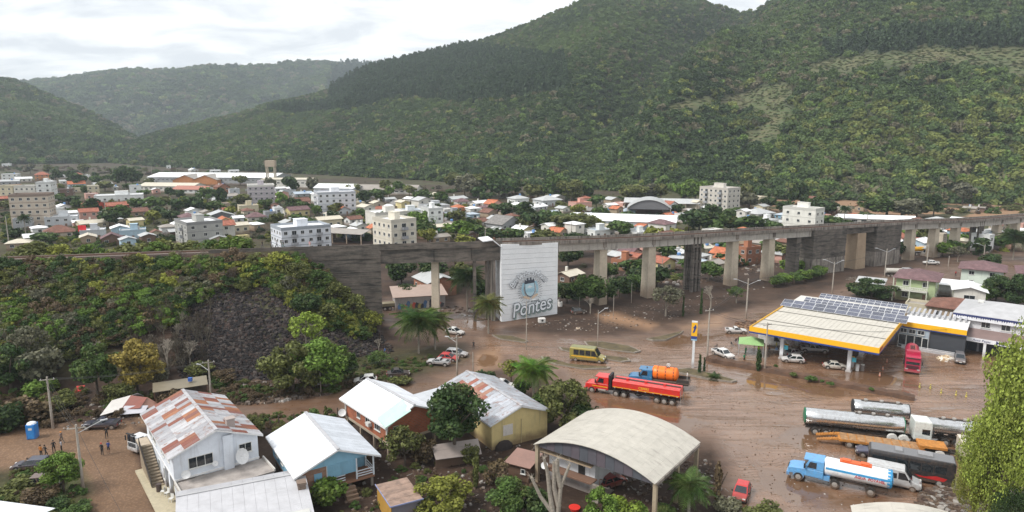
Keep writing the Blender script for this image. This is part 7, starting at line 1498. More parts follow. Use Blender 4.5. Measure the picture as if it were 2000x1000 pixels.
  for s in (-1, 1):
   P = [(hl-2.5, s*(hw+.006), 1.3), (hl-1.35, s*(hw+.006), 1.3), (hl-1.85, s*(hw+.006), H-.35), (hl-2.5, s*(hw+.006), H-.35)]; m = MB(); m.add(P, [(0, 1, 2, 3) if s < 0 else (3, 2, 1, 0)]); m.build('side_window', DARKG, T)
   if minibus:
    for k in range(3): m = MB(); x = hl-3.1-k*1.12; m.box(x, s*(hw+.003), 1.32, 1.0, .02, H-1.32-.35); m.build('side_window', DARKG, T)
    m = MB(); m.box(-.6, s*(hw+.004), .98, L-1.9, .02, .16); m.build('stripe', YELP, T)
   elif panel: m = MB(); m.box(hl-3.2, s*(hw+.003), 1.32, 1.1, .02, .65); m.build('side_window', DARKG, T); m = MB(); m.box(-hl+1.35, s*(hw+.004), 1.35, 1.9, .02, .65); m.build('red_panel', plain('panel_red', (.28, .02, .03), .5), T); letter('lettering', 'Bom Retiro', .3, FRAME, T, Matrix.Translation((-hl+1.35, s*(hw+.02), 1.66)) @ Matrix.Rotation(0 if s < 0 else math.pi, 4, 'Z') @ Matrix.Rotation(math.pi/2, 4, 'X'), .004, 0, .2)
   m = MB(); m.box(hl-.18, s*hw*.72, .82, .2, .3, .22); m.build('headlight', HEADL, T); m = MB(); m.box(hl-1.3, s*(hw+.12), 1.25, .14, .2, .28); m.build('mirror', BLK, T)
   for x in (-hl+1.15, hl-.95): wheel(T, x, s*(hw-.1), .36, .22)
  m = MB(); m.box(hl-.05, 0, .38, .2, W*.85, .25); m.build('bumper', BLK, T); return T
 van('olive and yellow school minibus splashed with mud on the kerbed island road', Vector((14.2, 122.4, 0)), -19, (.30, .25, .055), 6.6, 2.65, True, (.26, .27, .13), 'minibus', 2.05)
 van('silver high roof van with red side panel beside the black coach', Vector((46.0, 76.4, 0)), -30, (.46, .47, .48), 5.9, 2.5, False, (.52, .53, .54), panel=True)
 van('white box van parked behind the green tent', P0(1508, 676)+Vector((0, 0, 0)), -20, WHC, 5.4, 2.6)
 T = truck('crimson tank truck facing out beside the station shop', G(1781, 731)+Vector((2.2, 4.0, 0)), -119, 'tanker_truck'); CR = (.42, .012, .06); flat_cab(T, 4.6, CR, 3.3); chassis(T, -4.6, 3.0, (-1.8, -3.1)); tank(T, -4.4, 1.9, 2.3, 1.15, 1.05, PAINT, color=CR, dome=.2)
 m = MB(); m.box(2.7, 0, 3.3, 1.2, 2.2, .5); m.build('air_deflector', PAINT, T, color=CR); letter('lettering', 'DIESEL', 1.0, CHAS, T, Matrix.Translation((-1.2, 0, 3.37)) @ Matrix.Rotation(math.pi, 4, 'Z'), .01, .02)
 T = truck('white small cab over truck behind the outside stairs', Vector((-49.3, 86.6, 0)), -118, 'small_truck'); T.scale = (.84, .84, .9); flat_cab(T, 2.6, (.66, .68, .70), 2.35); chassis(T, -3.2, 1.2, (-2.0,), z=.8, r=.4); m = MB(); m.box(-1.4, 0, .95, 3.6, 2.0, .12); m.build('flat_bed', CHAS, T)
 T = truck('grey tank truck standing near the broad tan pier', P0(1753, 541), -8, 'tanker_truck'); flat_cab(T, 3.6, (.35, .36, .38), 2.8); chassis(T, -3.6, 2.4, (-2.0, -3.0)); tank(T, -3.4, 1.0, 1.9, .9, .75, plain('dull_tank', (.42, .40, .36), .6), dome=.2)
 T = truck('yellow tank trailer parked behind the right hand piers', P0(1795, 498), 5, 'tank_trailer', 'trailer'); tank(T, -3.2, 3.2, 2.2, 1.0, .8, plain('trailer_yellow', (.62, .32, .01), .5), dome=.2); chassis(T, -3.2, 3.2, (-1.8, 1.8))
 T = truck('brown army style truck under the left span', P0(770, 604), 20, 'flatbed_truck'); flat_cab(T, 3.4, (.16, .14, .08), 2.6); chassis(T, -3.4, 2.4, (-2.4, -1.2)); m = MB(); m.box(-1.2, 0, 1.1, 4.4, 2.2, .7); m.build('load_bed', plain('army', (.20, .17, .11), .8), T)
trucks()
# ================================================================ trees, palms, shrubs
GREEN = dict(dark=(.040, .075, .022), mid=(.072, .125, .030), bright=(.12, .20, .034), olive=(.125, .140, .042), yellow=(.21, .225, .040), gold=(.24, .19, .045), grey=(.13, .13, .085), brown=(.12, .085, .05), lime=(.22, .30, .045), willow=(.25, .31, .055))
CR = {}
def crown_kind(kind, v):
 if (kind, v) in CR: return CR[(kind, v)]
 a = {'big': (5600, .046, 'round', 26, .35), 'mid': (1900, .085, 'round', 12, .35), 'small': (420, .165, 'round', 8, .45), 'loose': (1500, .055, 'round', 22, .5), 'cone': (900, .085, 'cone', 12, .4), 'tall': (1300, .085, 'tall', 10, .35), 'feather': (20000, .017, 'round', 46, .5), 'low': (1500, .080, 'low', 12, .3), 'lowsmall': (420, .15, 'low', 8, .4)}[kind]
 me, cs = crown_mesh('crown', a[0], a[1], a[2], 100+v*7+len(kind), LEAF, a[3], a[4]); rs = random.Random(v); m = MB()
 m.tube((0, 0, -2.6), (.03, .02, -.5), .085, .05, 6)
 for c in cs[:12 if kind in ('big', 'loose', 'feather') else 5]:
  mid = (c[0]*.4, c[1]*.4, -.45+.35*(c[2]+.45)); m.tube((.03, .02, -.55), mid, .04, .025, 5, caps=False); m.tube(mid, tuple(c[:3]), .025, .008, 4, caps=False)
 CR[(kind, v)] = (me, m.mesh('trunk', BARK)); return CR[(kind, v)]
_tc = 0
def tree(px, py, h, w, kind, col, label, ch=None, name=None, cat=None, group=None, rz=None, z=None, xy=None):
 """foot at a photo pixel of the ground; h height, w crown width, ch crown height"""
 global _tc; _tc += 1; r = random.Random(_tc*13)
 p = xy or GZ(px, py); ch = ch or h*.72; me, tr = crown_kind(kind, _tc % (2 if kind != 'small' else 4))
 low = kind.startswith('low'); name = name or ('shrub' if low or h < 3.2 else 'tree'); T = thing(name, label, cat or name, p, r.random()*6.28 if rz is None else rz, group)
 c = GREEN[col]; k = r.uniform(.85, 1.15); zc = h-ch/2
 o = inst('crown', me, T, (0, 0, zc), 0, (w/2/1.02, w/2/1.02, ch/2/.95), color=tuple(x*k for x in c))
 if not low: inst('trunk', tr, T, (0, 0, zc), 0, (w/2*.9, w/2*.9, max(ch/2, h/2.55)))
 return T
def bare_mesh(seed, depth=5, spread=.75, up=.55):
 r = random.Random(seed); m = MB()
 def br(p, d, L, rad, k):
  q = p+d*L; m.tube(p, q, rad, rad*.65, 5 if k > 2 else 3, caps=False)
  if k == 0: return
  for i in range(3 if k > 1 else 4):
   n = (d+Vector((r.uniform(-1, 1), r.uniform(-1, 1), r.uniform(-.3, up)))*spread).normalized(); br(q, n, L*r.uniform(.62, .8), rad*.6, k-1)
 br(Vector((0, 0, 0)), Vector((0, 0, 1)), .26, .028, depth); return m
BARES = [bare_mesh(i).mesh('branches', BARKL) for i in (3, 8)]
def bare(px, py, h, w, label, leaf=None, name='bare_tree', col='olive', cat='tree'):
 global _tc; _tc += 1
 T = thing(name, label, cat, GZ(px, py), _tc*1.3); inst('branches', BARES[_tc % 2], T, (0, 0, 0), 0, (w/1.1, w/1.1, h))
 if leaf: me, _ = crown_kind('loose', 0); V = inst('crown', me, T, (0, 0, h*.66), 0, (w/2.1, w/2.1, h*.36), color=GREEN[col])
 return T
def frond_mesh():
 m = MB(); n = 16; pts = []
 for i in range(n+1): t = i/n; pts.append(Vector((t*1.0*(1-.12*t), 0, .42*t-.95*t*t)))
 m.path(pts, .012, 3)
 for i in range(2, n+1):
  a = pts[i]; w = .30*math.sin(math.pi*min(1, .15+i/n*.85))+.05
  for s in (-1, 1):
   b = a+Vector((.10, s*w, -.14-.5*w)); m.add([tuple(a), tuple(a+Vector((.035, 0, 0))), tuple(b+Vector((.02, 0, 0))), tuple(b)], [(0, 1, 2, 3)])
   b = a+Vector((.13, s*w*.8, .02-.25*w)); m.add([tuple(a), tuple(a+Vector((.035, 0, 0))), tuple(b+Vector((.02, 0, 0))), tuple(b)], [(0, 1, 2, 3)])
 return m.mesh('frond', LEAF)
FROND = frond_mesh()
def palm(px, py, h, r, label, n=26, col='mid', tr=.17, z=None):
 T = thing('palm_tree', label, 'palm', GZ(px, py), px*.1); rr = random.Random(px); m = MB(); m.tube((0, 0, -.3), (.05, .03, h), tr*1.2, tr*.8, 8)
 for k in range(int(h*1.6)): m.tube((.0, 0, k/1.6), (0, 0, k/1.6+.08), tr*1.15, tr*1.15, 8, caps=False)
 m.build('trunk', BARKL, T)
 for i in range(n):
  o = inst('frond', FROND, T, (.05, .03, h-.05), 0, (r*rr.uniform(.85, 1.1), r*1.0, r*rr.uniform(.8, 1.2)), color=tuple(c*rr.uniform(.8, 1.25) for c in GREEN[col])); o.rotation_euler = (0, D(-66+84*i/n), i*2.4)
 return T
def near_plants():
 t = tree
 t(889, 900, 10.4, 9.0, 'big', 'dark', 'large dark green rounded tree between the stilted brick house and the yellow house', ch=7.8)
 t(1105, 838, 8.0, 8.5, 'big', 'olive', 'big olive green bushy tree beside the yellow house', ch=8.2, name='tree')
 t(1145, 842, 4.6, 4.8, 'mid', 'dark', 'dark shrub sloping down to the arched hall roof', ch=4.6)
 t(790, 912, 5.6, 5.8, 'loose', 'olive', 'thin olive tree in front of the stilted brick house', ch=5.2); t(828, 905, 3.6, 3.4, 'mid', 'brown', 'brown green shrub beside the thin olive tree', ch=3.6)
 t(948, 752, 2.8, 4.2, 'mid', 'dark', 'dark round bush behind the yellow house roof', ch=2.9); t(998, 752, 4.6, 4.6, 'loose', 'yellow', 'sparse yellow green sapling by the wet road', ch=3.6); t(1062, 800, 3.6, 3.4, 'mid', 'mid', 'green bush under the feathery palm', ch=3.6); t(1020, 776, 3.4, 3.0, 'mid', 'dark', 'dark bush left of the feathery palm', ch=3.4)
 t(866, 1006, 4.6, 6.6, 'big', 'yellow', 'broad yellow green bush at the bottom beside the brown roofed shed', ch=4.6); t(995, 1010, 4.6, 5.4, 'big', 'mid', 'green bush at the bottom left of the pruned trees', ch=4.6); t(1040, 1015, 4.0, 4.0, 'mid', 'dark', 'dark green bush touching the pruned tree trunks', ch=4.2)
 t(970, 952, 3.6, 4.4, 'loose', 'brown', 'brown leafless thicket left of the tin shed', ch=3.8); t(930, 952, 4.4, 2.2, 'tall', 'olive', 'narrow upright olive shrub in front of the yellow house', ch=4.6); t(915, 905, 2.6, 2.8, 'mid', 'olive', 'small olive shrub under the big dark tree', ch=2.6)
 t(1168, 1030, 4.8, 4.2, 'big', 'bright', 'bright green young tree in front of the arched hall', ch=4.9); t(1215, 1020, 3.2, 4.0, 'mid', 'lime', 'lime green shrub right of the bright young tree', ch=3.2); t(1240, 1015, 2.3, 2.6, 'mid', 'bright', 'small bright shrub near the hall front post', ch=2.3)
 t(1490, 1015, 2.5, 5.0, 'low', 'olive', 'low olive bush at the bottom below the red hatchback', ch=2.6); t(1420, 1000, 2.2, 3.2, 'mid', 'grey', 'grey green shrub at the foot of the right hall post', ch=2.2)
 t(125, 962, 5.0, 5.0, 'big', 'bright', 'bright green small tree beside the street pole at lower left', ch=4.2); t(30, 962, 1.9, 5.0, 'mid', 'olive', 'olive shrub in front of the dark blue wagon', ch=2.8); t(76, 985, 2.2, 4.0, 'mid', 'brown', 'brown green shrub below the wrecked car', ch=2.4); t(112, 1000, 2.2, 3.2, 'low', 'dark', 'dark low shrub at the lower left corner plot', ch=2.4); t(150, 1002, 1.6, 3.6, 'low', 'mid', 'low green patch of weeds beside the cobbled street', ch=1.8)
 t(502, 846, 2.9, 3.4, 'mid', 'olive', 'round olive bush behind the white metal roof', ch=2.9); t(610, 835, 2.8, 2.8, 'mid', 'mid', 'green bush between the road and the light blue house', ch=2.8); t(638, 832, 3.0, 1.6, 'tall', 'olive', 'narrow shrub by the fence behind the light blue house', ch=3.0); t(646, 985, 3.6, 4.2, 'mid', 'bright', 'green bush in front of the light blue house porch', ch=3.6); t(600, 990, 1.8, 2.4, 'mid', 'olive', 'small shrub at the steps of the light blue house', ch=1.8)
 t(728, 762, 2.0, 4.6, 'low', 'mid', 'low green bush hiding the white hatchback', ch=2.4); t(782, 748, 1.9, 4.4, 'low', 'olive', 'low olive bush beside the dark wreck on the verge', ch=2.2); t(700, 905, 1.8, 3.0, 'low', 'brown', 'brown weeds under the stilted house', ch=1.8)
 t(760, 985, 1.6, 3.0, 'low', 'mid', 'weeds in front of the brown roofed shed', ch=1.8); t(1300, 1010, 1.8, 2.6, 'low', 'mid', 'low green plant beside the front hall post', ch=1.9)
 # willow-like masses at the right edge
 for px, py, h, w, c, lb in ((2008, 1045, 24.5, 12.5, 'willow', 'tall yellow green tree filling the right edge'), (1938, 1050, 15.5, 7.5, 'willow', 'lower lime green tree in front of the tall yellow green one'), (1898, 1025, 8.4, 5.0, 'yellow', 'yellow green tree skirt beside the rubble heap'), (2025, 1015, 20.5, 7.5, 'willow', 'lime green tree cut by the right edge'), (1975, 1090, 7.5, 5.4, 'dark', 'dark green tree in the bottom right corner'), (1908, 985, 9.5, 4.6, 'willow', 'ragged low willow green tree beside the cream tractor'), (1932, 1005, 13.5, 5.2, 'lime', 'thin lime tree poking out left of the right edge group'), (1962, 1010, 19, 6.4, 'willow', 'slender yellow green tree leaning out of the right edge group')):
  t(px, py, h, w, 'feather', c, lb, ch=h*.93)
 # lower embankment
 t(572, 768, 9.2, 9.6, 'big', 'olive', 'yellow green left half of the large tree clump at the embankment foot', ch=8.8); t(630, 762, 8.8, 10.2, 'big', 'bright', 'bright green middle of the large tree clump at the embankment foot', ch=8.4); t(668, 748, 6.2, 6.4, 'mid', 'mid', 'green right end of the large tree clump at the embankment foot', ch=6.2)
 t(272, 775, 9.6, 8.4, 'big', 'gold', 'golden green tree above the long tin shelter', ch=8.0); t(192, 782, 9.8, 7.4, 'big', 'mid', 'green tree left of the golden green tree', ch=8.0); t(238, 790, 4.2, 4.4, 'mid', 'olive', 'olive shrub under the golden green tree', ch=4.2); t(335, 792, 3.2, 4.2, 'mid', 'brown', 'brown shrub in front of the long tin shelter', ch=3.2); t(310, 765, 5.5, 4.6, 'loose', 'grey', 'grey thin tree behind the long tin shelter', ch=5.0)
 t(20, 760, 8.0, 8.6, 'big', 'dark', 'dark tree at the left edge on the lower embankment', ch=8.0); t(78, 752, 6.4, 7.0, 'mid', 'grey', 'grey green leafy tree near the left edge slope', ch=6.2); t(50, 830, 4.4, 7.0, 'mid', 'brown', 'brown green thicket behind the portable toilet', ch=4.6); t(8, 842, 4.6, 5.2, 'mid', 'dark', 'dark thicket at the left edge by the road', ch=4.8); t(85, 776, 3.2, 5.6, 'mid', 'bright', 'bright leafy bush left of the concrete pole', ch=3.2); t(128, 800, 2.6, 4.4, 'mid', 'olive', 'olive bush right of the concrete pole', ch=2.8)
 t(395, 742, 3.4, 5.6, 'loose', 'olive', 'thin olive shrub beside the street lamp at the embankment foot', ch=3.4); t(440, 752, 3.0, 5.2, 'loose', 'brown', 'dry brown shrub on the coal slope foot', ch=3.0); t(740, 715, 3.0, 4.6, 'loose', 'mid', 'green shrub at the foot of the coal slope', ch=3.0)
 bare(600, 705, 9.0, 8.0, 'tall pale thin tree with light leaves above the clump', leaf=1, col='lime'); bare(200, 745, 8.5, 7.0, 'bare grey branched tree on the middle embankment'); bare(330, 735, 7.5, 7.5, 'leafless grey shrub tree beside the coal slope'); bare(372, 715, 6.0, 6.5, 'second leafless grey tree at the coal slope edge'); bare(62, 720, 7.5, 6.5, 'pale branched leafless tree near the left edge', leaf=1, col='grey'); bare(740, 690, 3.6, 4.0, 'small bare shrub beside the abutment toe')
 # along the abutment
 for i, (px, py, h, w, c) in enumerate(((690, 625, 5.2, 7, 'olive'), (725, 648, 4.2, 5.5, 'yellow'), (655, 600, 5.5, 7, 'olive'), (620, 575, 5.2, 7, 'mid'), (585, 560, 5.0, 7, 'olive'), (545, 540, 4.6, 7, 'yellow'), (640, 640, 4.4, 6, 'olive'), (600, 610, 4.4, 6, 'dark'))):
  t(px, py, h, w, 'loose' if c != 'dark' else 'mid', c, ['slope shrub nearest the abutment corner', 'thin yellow shrub at the abutment toe', 'olive shrub against the dark abutment wall', 'green shrub high against the abutment wall', 'olive shrub at the start of the abutment wall', 'yellow green shrub just below the track by the abutment', 'olive shrub mid slope below the abutment', 'dark shrub mid slope above the big clump'][i], ch=h)
 palm(818, 690, 6.2, 4.4, 'large drooping palm in front of the abutment', 34, 'mid'); palm(850, 684, 5.8, 3.6, 'smaller palm touching the large drooping palm', 26, 'olive'); palm(954, 652, 6.4, 3.4, 'palm standing before the painted wall edge', 26, 'olive'); palm(913, 606, 8.2, 4.4, 'dark palm under the left span', 30, 'dark'); palm(1042, 790, 5.4, 3.2, 'lush feathery palm behind the yellow house', 34, 'bright'); palm(1345, 1000, 3.0, 2.6, 'low palm beside the arched hall front post', 20, 'mid'); palm(1978, 508, 7.5, 5.2, 'palm by the viaduct at the right edge', 26, 'dark'); palm(1395, 742, .3, 1.3, 'low spiky cycad on the kerb near the leaning thuja', 22, 'dark', .15)
 for px, py, h, lb in ((52, 470, 9, 'slim palm in front of the beige flats'), (247, 384, 7, 'palm in front of the long white house'), (1648, 442, 8, 'palm behind the right viaduct by the white shed'), (1422, 448, 7, 'palm left of the white villa'), (745, 446, 6, 'palm beside the cream flats'), (920, 462, 6, 'palm among the houses right of the cream flats')): palm(px, py, h, 2.8, lb, 18, 'dark')
 # park and square
 bare(1300, 618, 7.5, 8.8, 'wide spreading bare tree in the muddy park', leaf=1, col='grey'); bare(1388, 602, 7.2, 8.2, 'bare tree behind the dark cypress'); bare(1153, 612, 4.6, 6.5, 'small bare tree in front of the green park trees'); bare(1438, 592, 4.4, 5.2, 'small leafy bare tree near the road lamp', leaf=1, col='mid'); bare(1195, 560, 4.0, 5.0, 'bare shrub between the piers'); bare(1300, 540, 4.5, 6, 'brown bare tree behind the tall piers'); bare(1870, 512, 5.5, 7, 'thin bare tree beside the right hand piers', leaf=1, col='grey'); bare(1940, 560, 6, 6.5, 'bare tree above the white hip roofed house', leaf=1, col='olive'); bare(1680, 560, 3.5, 9, 'low bare scrub at the foot of the tan pier'); bare(1725, 556, 3, 5, 'bare shrub beside the dark car port'); bare(660, 735, 3, 3.5, 'bare twiggy bush in the coal slope')
 for px, py, h, w, lb in ((1334, 618, 5.0, 1.7, 'left of two dark cypresses in the park'), (1369, 613, 6.0, 2.0, 'right of two dark cypresses in the park')): t(px, py, h, w, 'cone', 'dark', lb, ch=h, name='cypress')
 t(1366, 731, 3.6, 1.9, 'cone', 'dark', 'leaning dark thuja at the foot of the pole sign', ch=3.6, name='cypress'); t(1375, 728, 2.8, 1.4, 'cone', 'dark', 'smaller thuja beside the leaning one', ch=2.8, name='cypress'); t(1481, 726, 4.0, 2.3, 'tall', 'dark', 'clipped dark thuja block at the station kerb', ch=4.2, name='cypress')
 for i, (px, py, h, w, c) in enumerate(((1108, 592, 6, 6.5, 'dark'), (1152, 598, 9, 9, 'mid'), (1186, 590, 5, 5.5, 'mid'), (1210, 582, 6, 8, 'dark'), (1240, 570, 5, 6, 'mid'), (1384, 548, 6, 8.5, 'mid'), (1645, 508, 6, 5.5, 'dark'), (1755, 505, 6.5, 6.5, 'dark'), (1543, 534, 5, 8, 'bright'))):
  t(px, py, h, w, 'mid', c, ['dark round tree right of the painted wall', 'tall green tree in the park right of the painted wall', 'green bush in front of the slim pier', 'broad dark tree left of the tall pier', 'green bush touching the tall pier', 'green round tree behind the dark pier', 'dark tree between the blackened block and the tan pier', 'dark tree left of the right hand piers', 'bright clipped round tree beside the blackened block'][i], ch=h*.85)
 for i, (px, py) in enumerate(((1512, 560), (1532, 557), (1552, 553), (1572, 549), (1590, 545), (1602, 541))): t(px, py, 3.6, 5.0, 'mid', 'bright' if i % 2 else 'mid', ['first', 'second', 'third', 'fourth', 'fifth', 'last'][i]+' round street tree from the left in the row by the road', ch=3.2, group='row of round street trees along the road')
 t(1697, 586, 6.0, 12.5, 'big', 'dark', 'very broad dark round tree behind the solar panels', ch=5.8); t(1945, 590, 7.0, 8.0, 'big', 'dark', 'dark tree right of the small white gabled house', ch=6.8); t(1925, 592, 5.0, 5.0, 'mid', 'bright', 'bright green bush in front of the dark right hand tree', ch=4.8); t(1985, 598, 8.0, 8.0, 'big', 'dark', 'dark tree behind the roof of the auto parts shop', ch=8.0); t(1942, 526, 5.5, 8, 'mid', 'dark', 'dark tree between the two purple roofed right hand houses', ch=5)
 for i, (px, py, h, w, c) in enumerate(((785, 556, 8, 9, 'dark'), (835, 560, 9.5, 10, 'dark'), (800, 590, 5, 6, 'dark'), (905, 560, 8, 8, 'olive'), (940, 585, 6, 6, 'dark'), (890, 520, 8, 10, 'yellow'), (1130, 500, 9, 11, 'dark'), (1110, 520, 8, 9, 'dark'), (1190, 545, 5, 6, 'mid'))):
  t(px, py, h, w, 'mid', c, ['dark tree behind the graffiti workshop', 'large dark tree right of the graffiti workshop', 'dark bush between the abutment and the workshop', 'olive tree behind the dark palm', 'dark bush at the left of the painted wall', 'yellow green tree seen under the left span', 'dark tree seen under the span right of the painted wall', 'dark tree beside the white roofed shed', 'green bush between the slim pier and the tall pier'][i], ch=h*.9)
 # pruned trunks
 T = thing('pruned_tree', 'heavily pruned leafless tree with thick pale limbs before the arched hall', 'tree', G(1085, 1040), 0); m = MB()
 limbs = [[(0, 0, -.3), (-.3, 0, 2.2), (-1.6, .2, 4.0), (-2.6, .2, 6.2)], [(-.3, 0, 2.2), (-.6, .2, 4.2), (-.9, .2, 6.8), (-1.3, .1, 8.4)], [(0, 0, -.3), (.3, .1, 3.0), (.5, .1, 5.2), (1.4, .2, 7.6)], [(.5, .1, 5.2), (.1, .1, 6.9), (.1, 0, 8.3)], [(.3, .1, 3.0), (-.2, .2, 5.0), (-.2, .2, 7.9)]]
 for L in limbs:
  for j, (a, b) in enumerate(zip(L[:-1], L[1:])): m.tube(a, b, .3-.05*j, .25-.05*j, 8)
 m.build('trunk', BARKL, T)
 m = MB(); rr = random.Random(1)
 for L in limbs:
  for _ in range(9): q = Vector(L[-1]); m.tube(q, q+Vector((rr.uniform(-.7, .7), rr.uniform(-.6, .6), rr.uniform(-.1, .7))), .035, .01, 3)
 m.build('twigs', BARKL, T)
 T = thing('vine_snag', 'dead tree wrapped in brown vines beside the right hall post', 'tree', G(1400, 992), 0); me, _ = crown_kind('tall', 0); inst('crown', me, T, (0, 0, 2.9), 0, (1.1, 1.0, 2.8), color=GREEN['brown']); m = MB(); m.tube((0, 0, -.2), (.1, 0, 5), .2, .08, 6); m.tube((0, 0, 2), (1.0, 0, 4.4), .1, .04, 5); m.build('trunk', BARK, T)
 for px, py, w in ((1548, 738, 1.2), (1584, 746, 1.5), (1605, 753, .7), (1622, 757, .9), (1700, 768, .8), (1515, 722, .6)): t(px, py, .9, w*1.4, 'lowsmall', 'mid', 'small green plant number', ch=1.0, z=.4, xy=GZ(px, py)+Vector((0, 0, .35)))['label'] = {1548: 'olive tuft on the kerb bank nearest the thuja block', 1584: 'largest green shrub on the kerb bank', 1605: 'tiny tuft right of the largest kerb bank shrub', 1622: 'tuft under the cream beetle shaped car on the kerb bank', 1700: 'lone tuft near the right end of the kerb bank', 1515: 'tiny tuft between the thuja block and the olive tuft'}[px]
near_plants()
def town_trees():
 R = random.Random(21)
 L = [(247, 368, 20, 23, 'dark'), (184, 424, 10, 11, 'dark'), (230, 434, 9, 12, 'mid'), (215, 444, 8, 10, 'dark'), (272, 410, 8, 10, 'mid'), (300, 412, 8, 14, 'mid'), (325, 410, 8, 14, 'olive'), (345, 420, 9, 10, 'dark'), (382, 416, 11, 13, 'dark'), (405, 396, 10, 12, 'mid'), (430, 404, 12, 9, 'dark'), (475, 404, 8, 12, 'olive'), (520, 408, 7, 9, 'mid'), (548, 404, 9, 8, 'bright'), (575, 408, 7, 9, 'dark'), (569, 382, 14, 14, 'dark'), (610, 378, 14, 9, 'grey'), (528, 378, 12, 9, 'grey'), (715, 398, 9, 11, 'dark'), (738, 396, 9, 12, 'mid'), (690, 380, 9, 12, 'olive'), (752, 378, 10, 14, 'olive'), (778, 380, 10, 12, 'mid'), (800, 384, 8, 10, 'olive'), (470, 362, 10, 12, 'olive'), (110, 356, 12, 13, 'dark'), (135, 352, 10, 10, 'mid'), (165, 340, 12, 16, 'olive'), (190, 360, 9, 12, 'mid'), (150, 366, 12, 14, 'dark'), (170, 380, 7, 8, 'mid'), (205, 374, 8, 16, 'olive'), (270, 372, 7, 14, 'mid'), (295, 364, 7, 10, 'olive'), (95, 340, 11, 12, 'olive'), (60, 340, 12, 12, 'grey'), (135, 398, 6, 14, 'dark'), (118, 396, 6, 10, 'mid'), (960, 384, 24, 24, 'mid'), (940, 384, 18, 18, 'olive'), (908, 386, 18, 22, 'grey'), (975, 388, 14, 16, 'dark'), (890, 372, 16, 18, 'olive'), (1000, 386, 14, 16, 'mid'), (1090, 392, 18, 20, 'mid'), (1115, 396, 16, 18, 'olive'), (1140, 392, 14, 14, 'mid'), (1165, 406, 8, 12, 'mid'), (1050, 390, 12, 16, 'olive'), (1240, 394, 12, 20, 'olive'), (1265, 392, 12, 16, 'grey'), (1290, 394, 12, 12, 'olive'), (1330, 392, 14, 12, 'bright'), (1358, 394, 16, 18, 'bright'), (1395, 392, 14, 14, 'mid'), (1455, 404, 14, 12, 'olive'), (1462, 410, 12, 16, 'grey'), (825, 394, 8, 12, 'mid'), (860, 398, 8, 11, 'mid'), (935, 392, 10, 12, 'dark'), (950, 396, 8, 10, 'dark'), (1026, 428, 9, 13, 'dark'), (985, 424, 8, 12, 'dark'), (965, 418, 6, 9, 'mid'), (1050, 448, 10, 15, 'dark'), (1068, 444, 8, 12, 'mid'), (1090, 440, 7, 10, 'mid'), (1115, 452, 9, 22, 'olive'), (1135, 450, 8, 14, 'bright'), (1145, 458, 7, 14, 'olive'), (895, 468, 8, 14, 'bright'), (935, 466, 6, 9, 'mid'), (1005, 474, 7, 9, 'mid'), (1060, 478, 6, 12, 'olive'), (1180, 450, 6, 7, 'mid'), (820, 460, 7, 9, 'mid'), (640, 444, 5, 6, 'mid'), (705, 430, 6, 8, 'mid'), (585, 442, 6, 12, 'mid'), (1245, 452, 6, 8, 'mid'), (1294, 456, 6, 9, 'bright'), (1240, 448, 6, 12, 'brown'), (1345, 452, 9, 10, 'dark'), (1365, 452, 10, 16, 'dark'), (1385, 452, 9, 12, 'mid'), (1410, 452, 8, 10, 'mid'), (1430, 452, 7, 12, 'olive'), (1460, 456, 8, 14, 'mid'), (1478, 452, 7, 10, 'dark'), (1390, 434, 9, 10, 'dark'), (1445, 426, 6, 10, 'mid'), (1500, 412, 8, 12, 'dark'), (1530, 416, 8, 10, 'dark'), (1562, 410, 16, 12, 'dark'), (1590, 414, 9, 10, 'mid'), (1612, 420, 8, 14, 'dark'), (1620, 442, 6, 14, 'mid'), (1690, 438, 6, 10, 'dark'), (1730, 424, 12, 24, 'mid'), (1760, 426, 11, 20, 'grey'), (1790, 424, 9, 14, 'olive'), (1822, 424, 12, 12, 'dark'), (1650, 450, 5, 8, 'mid'), (1880, 400, 14, 14, 'grey'), (1840, 500, 6, 8, 'bright'), (1862, 496, 5, 6, 'mid'), (1420, 520, 5, 8, 'mid'), (1340, 530, 4, 6, 'mid'), (1870, 482, 6, 9, 'bright'), (1895, 476, 6, 8, 'mid'), (1912, 500, 7, 8, 'dark'), (1960, 490, 6, 9, 'mid'), (1775, 472, 6, 8, 'bright')]
 for px, py in ((10, 410), (150, 410), (300, 440), (335, 432), (310, 426), (395, 440), (605, 456), (540, 440), (660, 420), (30, 470), (90, 480), (280, 384), (330, 384), (350, 388), (450, 430), (365, 406), (420, 414), (680, 402), (590, 414), (20, 346), (185, 348), (215, 352), (300, 350), (835, 476), (960, 474), (1095, 410), (1130, 426), (1170, 430), (1225, 434), (1160, 452), (1210, 466), (1275, 476), (1320, 470), (1400, 462), (1510, 456), (890, 436), (930, 450), (1000, 442), (860, 436), (770, 440), (905, 484), (1300, 512), (1350, 505), (1425, 500), (1500, 505), (1530, 512), (1240, 540), (1270, 560), (1715, 470), (1815, 476)): L.append((px, py, R.uniform(5, 8), R.uniform(7, 11), R.choice(['dark', 'mid', 'olive', 'mid', 'yellow'])))
 for _ in range(20): px = R.uniform(0, 1640); L.append((px, R.uniform(356+px*.03, 470 if px < 480 or 650 < px < 1200 else 446), R.uniform(4.5, 8.5), R.uniform(6, 11), R.choice(['dark', 'mid', 'olive', 'mid', 'yellow', 'bright', 'dark'])))
 for px, py, h, w, c in L:
  big = 'large' if w > 15 else ('small' if w < 8.5 else 'mid sized'); cn = dict(dark='dark green', mid='green', olive='olive', yellow='yellow green', grey='grey green', bright='bright green', brown='brown')[c]
  lb = nearest_phrase(px, py-6, USED, '%s %s tree' % (big, cn)); tree(px, py, h, w, 'small' if w < 18 else 'mid', c, lb, xy=G(px, py), ch=h*.88, group='trees among the houses of the town')
